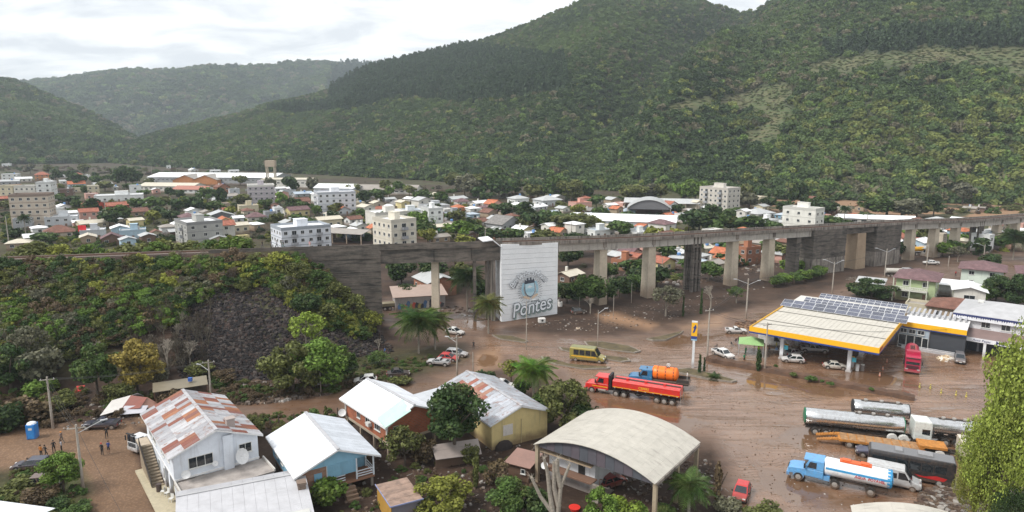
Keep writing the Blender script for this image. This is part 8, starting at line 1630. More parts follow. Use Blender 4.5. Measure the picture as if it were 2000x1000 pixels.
 # belt of bushes along the far side of the track
 for i in range(34):
  px = -10+i*17.5+R.uniform(-5, 5); s = axs_at_px(max(px, 2)); p, t, c = ax_at(s); q = p-c*R.uniform(6, 15); h = R.uniform(3.5, 6.8) if px < 470 else R.uniform(2.5, 4.5); cc = R.choice(['mid', 'olive', 'yellow', 'bright', 'olive'])
  if px > 520: continue
  lb = nearest_phrase(px, 480, USED, '%s bush beside the track' % dict(mid='green', olive='olive', yellow='yellow green', bright='bright green')[cc]); tree(0, 0, h, h*1.5, 'mid' if i % 2 else 'loose', cc, lb, ch=h, group='bushes along the far side of the track', xy=Vector((q.x, q.y, gz(q.x, q.y)-.3)), name='shrub')
town_trees()
# ---------------------------------------------------------------- countless ground cover
THK = [crown_mesh('thicket', 1500, .062, 'round', 60+i, LEAFI, 16, .3)[0] for i in range(3)]
_tw = []
for i in range(2): _b = bare_mesh(40+i, 4, .9, .8); _tw.append(_b.mesh('twigs', LEAFI))
def scatter_ground(name, label, polys, n, smin, smax, cols, meshes, cat, test=None, squash=.8, zoff=.3, seed=1, avoid=None):
 rs = np.random.RandomState(seed); P = []
 for poly in polys:
  xs, ys = [q[0] for q in poly], [q[1] for q in poly]; k = int(n/len(polys))*4; px = rs.uniform(min(xs), max(xs), k); py = rs.uniform(min(ys), max(ys), k); m = inpoly(px, py, poly)
  if avoid: 
   for a in avoid: m &= ~inpoly(px, py, a)
  P += list(zip(px[m][:n//len(polys)], py[m][:n//len(polys)]))
 px = np.array([p[0] for p in P]); py = np.array([p[1] for p in P]); x, y, z = march(px, py)
 d, s_ = near_axis(x, y); n_ = len(P); s = rs.uniform(smin, smax, n_)
 s = np.where((d < 5.5) & (d > -5.5), 0.01, s)
 pts = np.stack([x, y, z+s*zoff], -1); scl = np.stack([s, s*rs.uniform(.8, 1.2, n_), s*squash*rs.uniform(.7, 1.3, n_)], -1); rot = np.stack([0*x, 0*x, rs.rand(n_)*6.28], -1)
 c = np.array(cols)[rs.randint(0, len(cols), n_)]*rs.uniform(.75, 1.25, n_)[:, None]; k = fbm(x*.08, y*.08, 3)[:, None]; c = c*(.7+.7*k)
 tag(gn_instances(name, pts, scl, rot, rs.randint(0, len(meshes), n_), c, meshes), label, cat, kind='stuff')
GC = [GREEN[k] for k in ('dark', 'mid', 'olive', 'olive', 'yellow', 'grey', 'dark')]
GC2 = [tuple(.95*v for v in GREEN[k]) for k in ('mid', 'olive', 'yellow', 'olive', 'bright', 'dark', 'olive', 'grey', 'brown', 'brown', 'dark')]
SLOPE = [(-40, 505), (200, 496), (400, 490), (560, 486), (640, 540), (620, 600), (540, 560), (420, 590), (300, 650), (180, 690), (-40, 760)]
scatter_ground('slope_thicket', 'dense tangled shrubs covering the upper embankment slope', [SLOPE], 1700, .8, 2.7, GC2, THK, 'thicket', seed=3, avoid=[[(360, 600), (470, 560), (520, 560), (560, 600), (480, 700), (330, 700)]])
scatter_ground('slope_twigs', 'bare grey twigs and dead stems on the embankment', [SLOPE, SLOPE, [(250, 640), (420, 620), (400, 740), (250, 760)]], 520, 2.2, 4.6, [(.16, .14, .11), (.10, .08, .06)], _tw, 'twigs', squash=1.0, zoff=-.05, seed=4)
scatter_ground('abutment_thicket', 'loose shrubs on the slope below the dark abutment wall', [[(500, 500), (580, 495), (660, 550), (735, 630), (720, 665), (640, 640), (560, 590), (520, 560)]], 420, .9, 2.2, [GREEN['olive'], GREEN['yellow'], GREEN['mid']], THK, 'thicket', seed=5)
scatter_ground('road_edge_weeds', 'weeds and low scrub at the foot of the embankment', [[(-20, 770), (160, 765), (420, 770), (400, 795), (230, 815), (-20, 850)], [(420, 740), (520, 760), (640, 762), (690, 755), (640, 770), (430, 790)]], 230, .5, 1.5, [GREEN['brown'], GREEN['olive'], GREEN['mid'], GREEN['brown']], THK, 'weeds', seed=6)
scatter_ground('yard_weeds', 'scattered low weeds in the muddy yards', [[(640, 900), (850, 900), (1050, 880), (1060, 990), (900, 1040), (640, 1040)], [(0, 920), (150, 925), (170, 1000), (100, 1040), (0, 1000)], [(450, 820), (680, 800), (680, 850), (560, 850)]], 240, .3, .9, [GREEN['brown'], GREEN['olive'], GREEN['mid']], THK, 'weeds', seed=7)
scatter_ground('verge_grass', 'short muddy grass tufts on the verge under the parked cars', [[(620, 740), (700, 705), (830, 695), (900, 700), (850, 715), (760, 745), (650, 762)]], 260, .25, .7, [GREEN['olive'], GREEN['mid'], GREEN['brown']], THK, 'grass', squash=.5, seed=8)
scatter_ground('town_gardens', 'garden greenery between the town houses', [[(0, 400), (700, 385), (1000, 400), (1500, 420), (1500, 448), (1000, 466), (500, 474), (0, 492)]], 900, 1.2, 3.0, GC, THK, 'garden greenery', squash=.7, seed=9)
scatter_ground('river_bank_scrub', 'brown flattened scrub on the river bank behind the town', [[(700, 360), (1000, 376), (1500, 396), (2050, 406), (2050, 422), (1500, 412), (1000, 388), (700, 372)], [(0, 322), (300, 330), (520, 345), (520, 352), (0, 335)]], 520, 1.5, 4.5, [(.10, .07, .045), (.13, .09, .06), GREEN['olive'], (.09, .075, .05), GREEN['mid']], THK+_tw, 'scrub', squash=.6, seed=10)
scatter_ground('under_deck_scrub', 'scrub and gardens seen beneath the viaduct', [[(1100, 530), (1250, 500), (1540, 480), (1540, 500), (1300, 560), (1100, 590)], [(1750, 470), (2040, 455), (2040, 480), (1900, 500), (1760, 505)]], 150, 1.0, 2.4, GC+[GREEN['brown']]*3, THK, 'scrub', squash=.7, seed=11)
def stone_mesh(seed):
 r = random.Random(seed); m = MB(); bot = [(r.uniform(.7, 1)*a, r.uniform(.7, 1)*b, -.4) for a, b in ((-1, -1), (1, -1), (1, 1), (-1, 1))]; top = [(x*r.uniform(.5, .9), y*r.uniform(.5, .9), r.uniform(.3, .8)) for x, y, z in bot]; m.hexa(bot, top); return m.mesh('stone', STONEI)
q = NT('rubble'); q.set(q.mix(1.0, q.n('ShaderNodeAttribute', attribute_name='tint', attribute_type='INSTANCER').outputs['Color'], q.ramp(q.noise(4, 4), .3, .7, .75, 1.2), 'MULTIPLY'), .85, 0, .3); STONEI = q.m
STN = [stone_mesh(i) for i in range(4)]; _pl = MB(); _pl.box(0, 0, -.1, 3.2, .35, .18); STN.append(_pl.mesh('board', STONEI))
COALC = [(.02, .017, .018), (.03, .024, .024), (.014, .012, .013), (.075, .062, .056), (.05, .032, .027), (.02, .016, .016)]
scatter_ground('coal_stones', 'black and brown stones loose on the coal dark slope', [COAL[0], COAL[1], COAL[2], [(330, 640), (420, 600), (560, 740), (430, 750)]], 9000, .08, .46, COALC, STN[:4], 'stones', zoff=.1, seed=12)
TRASH = [(.17, .14, .12), (.13, .09, .065), (.08, .055, .04), (.26, .24, .22), (.07, .045, .035), (.10, .07, .05)]
for nm, lb, poly, n, a, b, c, sd_ in (('rubble_heap', 'heap of pale rubble and broken rock at the coal slope foot', [(420, 765), (500, 745), (640, 755), (650, 770), (520, 790), (430, 790)], 900, .12, .55, TRASH, 13), ('log_pile', 'pile of splintered brown timber at the station corner', [(1432, 632), (1475, 626), (1500, 634), (1480, 642), (1445, 642)], 260, .15, .45, [(.14, .08, .05), (.22, .14, .09), (.09, .055, .04)], 14), ('debris_heap', 'heap of mixed broken debris beside the right edge trees', [(1795, 965), (1850, 950), (1900, 975), (1880, 1010), (1800, 990)], 500, .12, .5, TRASH, 15), ('broken_goods', 'small heap of pale broken goods before the auto parts shop', [(1828, 700), (1850, 692), (1862, 700), (1845, 708)], 120, .1, .35, [(.5, .42, .3), (.3, .2, .12), (.55, .52, .48)], 16),
  ('yard_litter', 'scattered litter and planks in the muddy yards between houses', [(560, 900), (760, 860), (1060, 870), (1060, 1000), (700, 1010)], 700, .05, .28, TRASH, 17), ('shed_litter', 'planks and litter around the collapsed shed', [(110, 780), (270, 790), (300, 830), (120, 840)], 260, .06, .3, TRASH, 18), ('shelter_litter', 'litter and planks under the open arched hall', [(1200, 900), (1380, 890), (1450, 985), (1230, 1010)], 380, .06, .3, TRASH, 19), ('park_litter', 'litter strewn through the muddy park', [(1100, 610), (1300, 560), (1500, 560), (1300, 630), (1180, 650), (1000, 640)], 700, .06, .26, TRASH, 20), ('under_span_litter', 'flood debris under the left span', [(760, 590), (900, 600), (960, 610), (930, 630), (780, 612)], 320, .1, .5, TRASH, 21), ('road_litter', 'small litter and clods lying on the wet mud', [(1100, 650), (1500, 700), (1900, 780), (1900, 1000), (1450, 1000), (1400, 860), (1100, 740)], 1100, .03, .12, TRASH+[(.10, .06, .04)]*5, 22), ('town_litter', 'flood debris in the ground under the right viaduct', [(1180, 510), (1540, 480), (1540, 520), (1350, 560), (1180, 540)], 500, .15, .7, TRASH, 23)):
 scatter_ground(nm, lb, [poly], n, a, b, c, STN if nm != 'coal' else STN[:4], 'debris', zoff=.25 if 'heap' in nm or 'pile' in nm else .1, seed=sd_)
# ================================================================ poles, lamps, wires
POLE = plain('pole_concrete', (.34, .31, .27), .85, var=.2, mud=.6, mudtop=2.5); LAMPM = plain('lamp_grey', (.45, .46, .47), .4); WIRE = plain('cable', (.03, .03, .03), .6)
TOPS = {}
def pole(px, py, ytop, label, arms=(), xarm=True, key=None, r=.14, double=False, name='utility_pole', cat='pole'):
 p = GZ(px, py); fz = p.y*CP-(p.z-CAMH)*SP; h = (py-ytop)*fz/FPX/CP*1.01; T = thing(name, label, cat, p, 0); m = MB(); m.tube((0, 0, -.3), (0, 0, h), r*1.35, r*.8, 8); m.build('post', POLE, T)
 if xarm:
  m = MB(); m.box(0, 0, h-.5, 1.9, .1, .12, D(20)); m.build('crossarm', POLE, T)
  for k in (-.8, 0, .8): m = MB(); m.tube((k*math.cos(D(20)), k*math.sin(D(20)), h-.38), (k*math.cos(D(20)), k*math.sin(D(20)), h-.2), .06, .04, 6); m.build('insulator', LAMPM, T)
 for a, L, z in arms:
  q = Vector((math.cos(D(a))*L, math.sin(D(a))*L, h+z+.6)); m = MB(); m.tube((0, 0, h+z-.3), q, .05, .04, 5); m.build('lamp_arm', LAMPM, T); m = MB(); m.box(q.x+.25*math.cos(D(a)), q.y+.25*math.sin(D(a)), q.z-.05, .75, .24, .12, D(a)); m.build('lamp_head', LAMPM, T)
 if key: TOPS[key] = p+Vector((0, 0, h-.2))
 return T
pole(104, 838, 735, 'leaning concrete pole beside the portable toilet', key='a'); pole(163, 957, 825, 'concrete pole with street lamp at the cobbled corner', arms=((40, 2.6, -.8),), key='b'); pole(413, 783, 702, 'concrete pole with curved lamp arm beside the tin shelter', arms=((165, 1.6, -1.5),), key='c')
pole(627, 770, 728, 'short thin fence pole in front of the large clump', xarm=False, r=.07, key='d'); pole(893, 738, 655, 'concrete pole with lamp arm beside the parked silver cars', arms=((160, 1.6, -1.0),), key='e'); pole(924, 735, 688, 'plain short pole at the bend of the wet road', xarm=False, r=.09); pole(1028, 684, 588, 'slim steel lamp pole standing in front of the mural', arms=((10, 1.2, -.4), (190, 1.2, -.4)), xarm=False, r=.08, name='street_lamp', cat='street lamp')
pole(1167, 676, 606, 'curved steel street lamp above the olive minibus', arms=((20, 1.5, -.4),), xarm=False, r=.07, name='street_lamp', cat='street lamp'); pole(1457, 623, 545, 'double armed street lamp at the station corner', arms=((15, 2.6, -1.2), (165, 2.6, -.9)), xarm=False, key='g', r=.16, name='street_lamp', cat='street lamp'); pole(1381, 702, 602, 'tall concrete pole right of the yellow pole sign', key='f'); pole(1493, 727, 630, 'concrete pole beside the clipped thuja block', key='h')
pole(1625, 573, 512, 'double armed street lamp behind the station canopy', arms=((20, 2.6, -.4), (160, 2.2, -.2)), xarm=False, key='i', name='street_lamp', cat='street lamp'); pole(1727, 546, 487, 'double armed street lamp before the blackened blocks', arms=((20, 2.6, -.8), (160, 2.6, -.6)), xarm=False, key='j', name='street_lamp', cat='street lamp'); pole(1809, 525, 478, 'lamp pole behind the green house', arms=((160, 2.2, -.4),), xarm=False, name='street_lamp', cat='street lamp'); pole(1851, 528, 500, 'short bare pole above the purple roofs', xarm=False, r=.1); pole(1921, 505, 478, 'lamp pole left of the right edge palm', arms=((150, 2, -.4),), xarm=False, name='street_lamp', cat='street lamp')
pole(1198, 618, 577, 'thin garden lamp in the park near the bare tree', xarm=False, r=.06); pole(1233, 592, 553, 'garden lamp left of the tall pier', xarm=False, r=.06); pole(1292, 555, 505, 'pole between the tall pier and the yellow house', xarm=False, r=.1); pole(1132, 600, 568, 'small lamp post by the dark park tree', xarm=False, r=.06)
for px, py, yt, lb in ((1116, 470, 434, 'tall thin pole behind the mint house'), (948, 480, 448, 'street pole above the deck by the cream flats'), (1307, 452, 418, 'pole rising right of the long warehouse'), (1276, 450, 420, 'pole in front of the long warehouse'), (18, 480, 424, 'dark pole at the left edge of town'), (209, 440, 392, 'pole beside the red tiled houses'), (568, 404, 384, 'pole beside the water tower street'), (1692, 452, 418, 'pole on the bank right of the white shed'), (297, 344, 322, 'far pole on the brown field'), (345, 340, 324, 'second far pole on the brown field')): pole(px, py, yt, lb, xarm=False, r=.16)
def wire(label, a, b, sag=.8, n=3, off=(0, .35, -.35)):
 T = thing('cable', label, 'cable', a, 0)
 for k in range(n):
  o = Vector((off[k], 0, 0)) if k < 3 else Vector(); m = MB(); P = []
  for i in range(13): t = i/12; P.append((b-a)*t+o+Vector((0, 0, -sag*4*t*(1-t)))+Vector((0, 0, -.12*k)))
  m.path(P, .022, 3); m.build('wire', WIRE, T)
for a, b, lb in (('a', 'b', 'sagging wires between the two left hand concrete poles'), ('a', 'c', 'long wires along the embankment foot'), ('c', 'd', 'thin wires from the shelter pole over the rubble'), ('d', 'e', 'thin wires over the verge to the parked cars'), ('f', 'g', 'wires rising from the pole sign to the corner lamp'), ('f', 'h', 'wires along the kerb bank'), ('g', 'i', 'wires following the road behind the station'), ('i', 'j', 'wires between the two far double lamps')): wire(lb, TOPS[a], TOPS[b], .6, 3 if a in 'af' else 2)
wire('guy wire crossing the cobbled street', TOPS['b'], G(262, 1060)+Vector((0, 0, 1)), .3, 1); wire('wires from the kerb pole to the auto parts shop', TOPS['h'], Vector((86, 127, 5)), 1.0, 2)
for i, px in enumerate((528, 545, 575, 600, 640, 660)): 
 if i < 6: p = GZ(px, 836-i*4); T = thing('fence_post', ['leftmost wooden fence post behind the light blue house', 'second wooden fence post from the left by the road', 'third wooden fence post by the road', 'fence post beside the green bush', 'fence post at the narrow shrub', 'fence post nearest the stilted house'][i], 'fence post', p); m = MB(); m.box(0, 0, -.2, .14, .14, 1.7); m.build('post', BARK, T); m = MB(); m.box(0, 0, 1.5, .16, .16, .05); m.build('post_cap', BARK, T)
# ================================================================ people
SKIN = plain('skin', (.30, .17, .11), .6, var=.05); HAIR = plain('hair', (.02, .014, .01), .7)
def person_mesh(pose):
 J = {'pelvis': (0, 0, .95), 'spine': (0, 0, 1.2), 'chest': (0, 0, 1.38), 'neck': (0, .0, 1.5), 'head': (0, .01, 1.62), 'top': (0, .01, 1.74)}
 hipz = .92
 if pose == 'stand': L = {'hl': (.1, 0, hipz), 'kl': (.12, -.02, .5), 'al': (.13, .02, .08), 'tl': (.14, -.14, .03), 'hr': (-.1, 0, hipz), 'kr': (-.12, -.02, .5), 'ar': (-.14, .02, .08), 'tr': (-.15, -.14, .03), 'sl': (.19, 0, 1.42), 'el': (.25, .03, 1.14), 'wl': (.24, -.06, .9), 'fl': (.24, -.09, .8), 'sr': (-.19, 0, 1.42), 'er': (-.25, .03, 1.14), 'wr': (-.24, -.06, .9), 'fr': (-.24, -.09, .8)}
 elif pose == 'walk': L = {'hl': (.1, 0, hipz), 'kl': (.11, -.22, .52), 'al': (.12, -.26, .1), 'tl': (.12, -.42, .05), 'hr': (-.1, 0, hipz), 'kr': (-.11, .08, .5), 'ar': (-.12, .36, .16), 'tr': (-.12, .26, .03), 'sl': (.19, 0, 1.42), 'el': (.25, .14, 1.16), 'wl': (.24, .1, .93), 'fl': (.24, .06, .84), 'sr': (-.19, 0, 1.42), 'er': (-.25, -.1, 1.16), 'wr': (-.22, -.28, 1.0), 'fr': (-.22, -.36, .96)}
 else: L = {'hl': (.1, 0, hipz), 'kl': (.16, -.4, .85), 'al': (.17, -.42, .42), 'tl': (.17, -.56, .37), 'hr': (-.1, 0, hipz), 'kr': (-.16, -.4, .85), 'ar': (-.17, -.42, .42), 'tr': (-.17, -.56, .37), 'sl': (.19, -.04, 1.4), 'el': (.26, -.18, 1.16), 'wl': (.16, -.4, 1.02), 'fl': (.13, -.46, 1.0), 'sr': (-.19, -.04, 1.4), 'er': (-.26, -.18, 1.16), 'wr': (-.16, -.4, 1.02), 'fr': (-.13, -.46, 1.0)}
 J.update(L); names = list(J); E = [('pelvis', 'spine'), ('spine', 'chest'), ('chest', 'neck'), ('neck', 'head'), ('head', 'top'), ('pelvis', 'hl'), ('hl', 'kl'), ('kl', 'al'), ('al', 'tl'), ('pelvis', 'hr'), ('hr', 'kr'), ('kr', 'ar'), ('ar', 'tr'), ('chest', 'sl'), ('sl', 'el'), ('el', 'wl'), ('wl', 'fl'), ('chest', 'sr'), ('sr', 'er'), ('er', 'wr'), ('wr', 'fr')]
 R_ = {'pelvis': .14, 'spine': .13, 'chest': .15, 'neck': .055, 'head': .10, 'top': .06, 'h': .09, 'k': .062, 'a': .045, 't': .04, 's': .062, 'e': .045, 'w': .033, 'f': .035}
 me = bpy.data.meshes.new('body'); me.from_pydata([J[n] for n in names], [(names.index(a), names.index(b)) for a, b in E], []); o = bpy.data.objects.new('t', me); COL.objects.link(o)
 sk = o.modifiers.new('s', 'SKIN'); lay = me.skin_vertices[0] if me.skin_vertices else None
 if lay is None:
  bpy.context.view_layer.objects.active = o; o.select_set(True); bpy.ops.mesh.customdata_skin_add(); lay = me.skin_vertices[0]
 for i, n in enumerate(names): r = R_.get(n, R_.get(n[0], .05)); lay.data[i].radius = (r, r*(.72 if n in ('pelvis', 'spine', 'chest') else 1)); lay.data[i].use_root = (n == 'pelvis')
 ss = o.modifiers.new('u', 'SUBSURF'); ss.levels = 1; dg = bpy.context.evaluated_depsgraph_get(); out = bpy.data.meshes.new_from_object(o.evaluated_get(dg)); bpy.data.objects.remove(o); return out
POSES = {k: person_mesh(k) for k in ('stand', 'walk', 'sit')}
def cloth(c): n = 'cloth_%02d%02d%02d' % tuple(int(x*99) for x in c); return plain(n, c, .85, var=.12)
def person(p, face, top, legs, label, pose='stand', cap=None, shorts=False):
 T = thing('person', label, 'person', p, D(face+90)); me = POSES[pose].copy(); me.name = 'body'; me.materials.clear()
 for m_ in (SKIN, cloth(top), cloth(legs), BLK): me.materials.append(m_)
 n = len(me.polygons); c = np.zeros(n*3); me.polygons.foreach_get('center', c); c = c.reshape(-1, 3); x, y, z = np.abs(c[:, 0]), c[:, 1], c[:, 2]
 k = np.where(z > 1.49, 0, np.where(z > .97, 1, 2)); k = np.where((x > .2) & (z < 1.15) & (z > .7), 0, k)
 if pose == 'sit': k = np.where((z < .98) & (z > .45), 2, k); k = np.where(z < .45, 3, k)
 else: k = np.where(z < .1, 3, k); k = np.where(shorts & (z < .5) & (z >= .1), 0, k)
 me.polygons.foreach_set('material_index', k.astype(np.int32)); me.polygons.foreach_set('use_smooth', [True]*n); o = bpy.data.objects.new('body', me); COL.objects.link(o); o.parent = T
 m = MB(); m.ell(0, .025, 1.68, .105, .115, .10, 8, 5); m.build('cap' if cap else 'hair', cloth(cap) if cap else HAIR, T)
 m = MB(); m.ell(.035, -.095, 1.645, .012, .01, .01, 5, 3); m.ell(-.035, -.095, 1.645, .012, .01, .01, 5, 3); m.ell(0, -.108, 1.61, .014, .022, .02, 5, 3); m.build('face_features', HAIR, T)
 return T
BK, WTC, GRN, ORC = (.02, .02, .022), (.6, .6, .6), (.02, .22, .10), (.6, .22, .04)
person(P0(81, 893), 80, (.4, .15, .03), BK, 'person in an orange brown top nearest the dark blue wagon'); person(P0(90, 893), 60, BK, BK, 'person in black standing behind the dark blue wagon', 'walk'); person(P0(106, 884), -60, BK, BK, 'person in black with pale lettering in the middle of the left group'); person(P0(121, 883), 200, (.35, .36, .40), BK, 'person in a striped shirt at the right of the left group'); person(P0(121, 866), 160, (.20, .15, .13), (.12, .11, .10), 'person in an orange cap striding across the cobbles', 'walk', (.6, .2, .02))
person(P0(209, 856), -70, BK, BK, 'person all in black standing behind the pickup corner'); person(P0(200, 889), 80, BK, BK, 'person in black with a red cap on the cobbled street', 'stand', (.5, .04, .03)); person(P0(213, 885), -100, (.03, .06, .22), BK, 'person in a blue shirt and black shorts on the cobbled street', shorts=True)
person(P0(1453, 708), -60, GRN, BK, 'person in a green shirt and dark shorts in front of the station forecourt', shorts=True); person(P0(1456, 694), 120, (.02, .15, .06), (.02, .1, .05), 'person in dark green behind the green shirted one'); person(P0(1442, 674), 30, BK, (.05, .08, .2), 'person in a dark top and blue trousers left of the green tent', 'walk'); person(P0(1481, 692), 200, (.35, .7, .03), BK, 'person in a lime safety vest under the green tent'); person(P0(1516, 684), 160, (.6, .55, .05), (.3, .3, .3), 'person in a yellow vest beside the left canopy pillar'); person(P0(1473, 677), 0, (.3, .25, .22), BK, 'person in grey behind the green tent table'); person(P0(1502, 690), 90, (.15, .1, .1), BK, 'person in dark clothes under the tent edge')
_o = Vector((25.0, 109.4, 0)); _u = Vector((math.cos(D(160)), math.sin(D(160)), 0))
person(_o+_u*-1.2+Vector((0, 0, 2.65)), -110, WTC, (.05, .04, .04), 'person in a white shirt sitting on the orange tank', 'sit'); person(_o+_u*2.3+Vector((0, 0, 1.35)), -20, (.75, .45, .01), (.2, .2, .2), 'person in a yellow raincoat standing behind the blue cab'); person(_o+_u*-4.3+Vector((0, 0, 1.35)), 170, WTC, (.2, .22, .22), 'person in a pale shirt at the tail of the blue truck')
for px, c, l, lb in ((521, BK, (.1, .1, .12), 'leftmost person walking on the railway track'), (538, (.15, .15, .18), BK, 'second person from the left on the railway track'), (549, (.2, .22, .26), BK, 'third person from the left on the railway track'), (558, (.03, .08, .06), BK, 'person in dark green on the railway track'), (561, BK, (.03, .1, .06), 'person in black just behind the dark green one on the track'), (614, (.55, .3, .3), (.5, .45, .42), 'person in pale pink alone on the railway track')):
 s = axs_at_px(px); p, t_, c_ = ax_at(s); person(Vector((p.x, p.y, p.z-.1+(0 if px > 583 else -.05)))+c_*(-1.2 if px != 614 else 1.2), px, c, l, lb, 'walk' if px % 2 else 'stand')
person(P0(752, 695), 200, (.03, .12, .35), BK, 'person in a blue jacket on the verge left of the big palm', 'walk'); person(P0(925, 682), 250, BK, BK, 'person on a dark motorbike at the bend by the parked cars'); person(P0(1188, 612), 90, BK, BK, 'person in black in the middle of the muddy park'); person(P0(1866, 540), 90, (.4, .03, .03), BK, 'person in red beside the white hip roofed house')
# ================================================================ small things
def small_things():
 T = thing('portable_toilet', 'bright blue portable toilet with white roof beside the cobbled road', 'portable toilet', P0(65, 855), D(12)); B_ = plain('toilet_blue', (.02, .19, .55), .45, mud=.3, mudtop=.6); m = MB(); m.box(0, 0, 0, 1.15, 1.15, 2.1); m.build('body', B_, T, bevel=.05); m = MB(); m.ell(0, 0, 2.1, .62, .62, .3, 10, 6); m.build('roof', plain('toilet_roof', (.66, .70, .74), .5), T)
 m = MB(); m.box(0, -.59, .12, .8, .04, 1.85); d = m.build('door', plain('toilet_door', (.03, .23, .6), .45), T); m = MB(); m.box(0, -.62, 1.35, .45, .02, .3); m.build('door_sign', FRAME, d)
 for x in (-.45, .45): m = MB(); m.box(x, -.6, .1, .06, .05, 1.95); m.build('corner_rib', B_, T)
 # tent
 c = P0(1466, 690); T = thing('canopy_tent', 'pale green pop up canopy tent at the station corner', 'tent', c, D(-20)); m = MB(); m.add([(-2.3, -2.3, 2.35), (2.3, -2.3, 2.35), (2.3, 2.3, 2.35), (-2.3, 2.3, 2.35), (0, 0, 3.4)], [(0, 1, 4), (1, 2, 4), (2, 3, 4), (3, 0, 4)]); o = m.build('tent_roof', plain('tent_green', (.24, .40, .16), .7, var=.15), T); s_ = o.modifiers.new('t', 'SOLIDIFY'); s_.thickness = .03
 for x in (-2.2, 2.2):
  for y in (-2.2, 2.2): m = MB(); m.tube((x, y, 0), (x, y, 2.35), .04, n=6); m.build('leg', LAMPM, T)
 m = MB(); m.box(2.25, 0, .1, .05, 4.2, 2.1); m.build('dark_side', BLK, T)
 for px, py, lb in ((1430, 676, 'dark folding chair left of the green tent'), (1398, 680, 'dark chair behind the white double cab pickup'), (1436, 669, 'grey chair beside the walking person')):
  t = thing('folding_chair', lb, 'chair', P0(px, py), px*.3); m = MB(); m.box(0, 0, .42, .45, .45, .04); m.build('seat', BLK, t); m = MB(); m.box(0, .22, .46, .45, .04, .45); m.build('backrest', BLK, t)
  for a in (-.2, .2):
   for b in (-.2, .2): m = MB(); m.box(a, b, 0, .03, .03, .42); m.build('leg', BLK, t)
 t = thing('table', 'white folding table with supplies beside the green tent', 'table', P0(1512, 690), D(-20)); m = MB(); m.box(0, 0, .72, 1.8, .8, .05); m.build('tabletop', FRAME, t)
 for a in (-.8, .8):
  for b in (-.3, .3): m = MB(); m.box(a, b, 0, .04, .04, .72); m.build('leg', LAMPM, t)
 m = MB(); m.box(.4, 0, .77, .5, .4, .35); m.build('supply_box', plain('supply', (.2, .3, .5), .6), t)
 # cones
 YL, BL2 = plain('cone_yellow', (.6, .5, .12), .6), plain('cone_band', (.05, .04, .04), .6); OR2 = plain('cone_orange', (.55, .16, .06), .6)
 for i, (px, py, c) in enumerate(((1796, 757, 0), (1817, 759, 0), (1838, 768, 0), (1867, 772, 0), (1887, 775, 0), (1718, 735, 1), (1724, 723, 1), (1732, 708, 1))):
  lb = ['striped cone nearest the crimson truck', 'second striped cone from the crimson truck', 'pale mud splashed cone in the middle of the cone row', 'fourth striped cone of the row', 'striped cone at the right end of the row', 'orange cone nearest the kerb bank', 'orange cone in the middle of three before the shop', 'orange cone nearest the crimson truck wheels'][i]
  t = thing('traffic_cone', lb, 'traffic cone', P0(px, py), 0, 'traffic cones on the station forecourt'); m = MB(); m.box(0, 0, 0, .42, .42, .05); m.build('base', BL2, t); m = MB(); m.tube((0, 0, .05), (0, 0, .75), .16, .05, 10); o = m.build('cone', OR2 if c else YL, t)
  for z in (.25, .5): m = MB(); rz_ = .16-.11*(z-.05)/.7; m.tube((0, 0, z), (0, 0, z+.1), rz_+.006, rz_-.01, 10); m.build('band', BL2 if not c else FRAME, o)
 # odd pieces on the ground
 t = thing('broken_tank', 'white dented box lying in the mud before the painted wall', 'tank', P0(1058, 630), D(15)); m = MB(); m.box(0, 0, 0, 1.6, 1.1, 1.1); m.build('body', plain('dirty_white', (.62, .60, .57), .6, var=.2), t, bevel=.15); m = MB(); m.tube((0, -.56, .6), (0, -.58, .6), .25, n=10); m.build('opening', BLK, t)
 t = thing('stone_disc', 'round pale disc lying in the muddy park', 'disc', P0(1129, 642), 0); m = MB(); m.tube((0, 0, 0), (0, 0, .25), .5, .45, 14); m.build('body', plain('disc_tan', (.45, .36, .27), .7), t); m = MB(); m.tube((0, 0, .25), (0, 0, .3), .2, n=8); m.build('knob', BLK, t)
 for px, py, lb in ((1088, 594, 'white box beside the painted wall corner'), (1094, 598, 'white round tank lying right of the painted wall')):
  t = thing('water_container', lb, 'container', P0(px, py), D(20)); m = MB(); m.tube((0, 0, 0), (0, 0, 1.1), .6, .55, 12); m.build('body', plain('dirty_white', None), t); m = MB(); m.tube((0, 0, 1.1), (0, 0, 1.2), .25, n=8); m.build('lid', BLK, t)
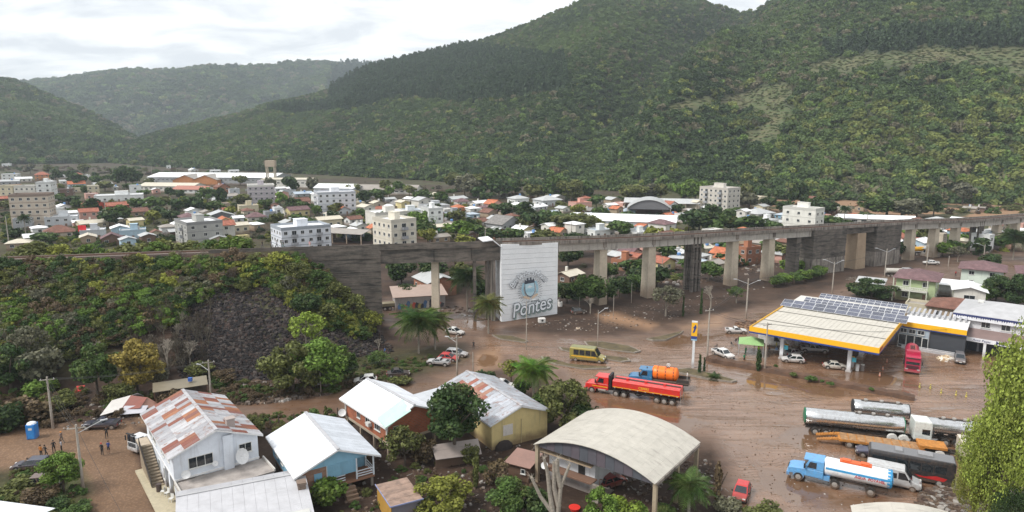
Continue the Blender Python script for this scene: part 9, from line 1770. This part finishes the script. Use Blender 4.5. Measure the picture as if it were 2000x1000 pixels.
 for k, (px, py, z) in enumerate(((1348, 972, 0), (1356, 968, 0), (1350, 971, .22), (1356, 968, .22), (1364, 962, 0), (1349, 971, .44), (1372, 965, 0))):
  t = thing('old_tyre', ['muddy tyre at the bottom of the front pile', 'muddy tyre at the bottom of the second pile', 'second tyre up in the front pile', 'second tyre up in the second pile', 'single tyre behind the piles', 'topmost tyre of the front pile', 'single tyre right of the piles'][k]+' under the arched hall', 'tyre', P0(px, py)+Vector((0, 0, z)), 0, 'old tyres under the arched hall'); m = MB(); rr = []
  n = 14
  for i in range(9):
   a = i/8*math.pi*2; r_ = .36+.12*math.cos(a); rr.append([(r_*math.cos(j*2*math.pi/n), r_*math.sin(j*2*math.pi/n), .11+.11*math.sin(a)) for j in range(n)])
  m.rings(rr, caps=False); m.build('tread', TYRE, t)
 t = thing('red_sheet', 'red plastic tub at the bottom edge below the pruned trees', 'tub', G(1122, 996), 0); m = MB(); m.tube((0, 0, 0), (0, 0, .35), .5, .62, 14); m.build('tub', plain('tub_red', (.6, .03, .02), .5), t); m = MB(); m.tube((0, 0, .33), (0, 0, .37), .66, .66, 14); m.build('rim', plain('tub_red', None), t)
 t = thing('gantry_mast', 'tiny lattice mast on the hilltop', 'mast', (0, 0, 0), 0); i_ = int(np.argmin(np.abs(HM[3][0]-1160))); j_ = 119; t.location = (float(HM[0][j_, i_]), float(HM[1][j_, i_]), float(HM[2][j_, i_])); m = MB()
 for a in (-1.6, 1.6):
  for b in (-1.6, 1.6): m.tube((a, b, 0), (a*.3, b*.3, 22), .25, .15, 4)
 for z in range(2, 22, 3): k = 1-.7*z/22; m.tube((-1.6*k, -1.6*k, z), (1.6*k, 1.6*k, z+1), .12, n=4); m.tube((1.6*k, -1.6*k, z), (-1.6*k, 1.6*k, z+1), .12, n=4)
 m.build('lattice', LAMPM, t); m = MB(); m.tube((0, 0, 22), (0, 0, 27), .1, n=5); m.build('antenna', LAMPM, t)
small_things()
# ================================================================ air
def haze():
 m = bpy.data.materials.new('haze_air'); m.use_nodes = True; nt = m.node_tree; nt.nodes.clear()
 o = nt.nodes.new('ShaderNodeOutputMaterial'); v = nt.nodes.new('ShaderNodeVolumePrincipled'); nt.links.new(v.outputs[0], o.inputs['Volume'])
 v.inputs['Color'].default_value = (0.80, 0.90, 1.0, 1); v.inputs['Density'].default_value = 0.00013; v.inputs['Anisotropy'].default_value = 0.0
 b = MB(); b.box(0, 2380, -4.4, 8600, 4900, 560); tag(b.build('haze', m), 'thin pale haze filling the valley air', 'haze', kind='stuff')
haze()
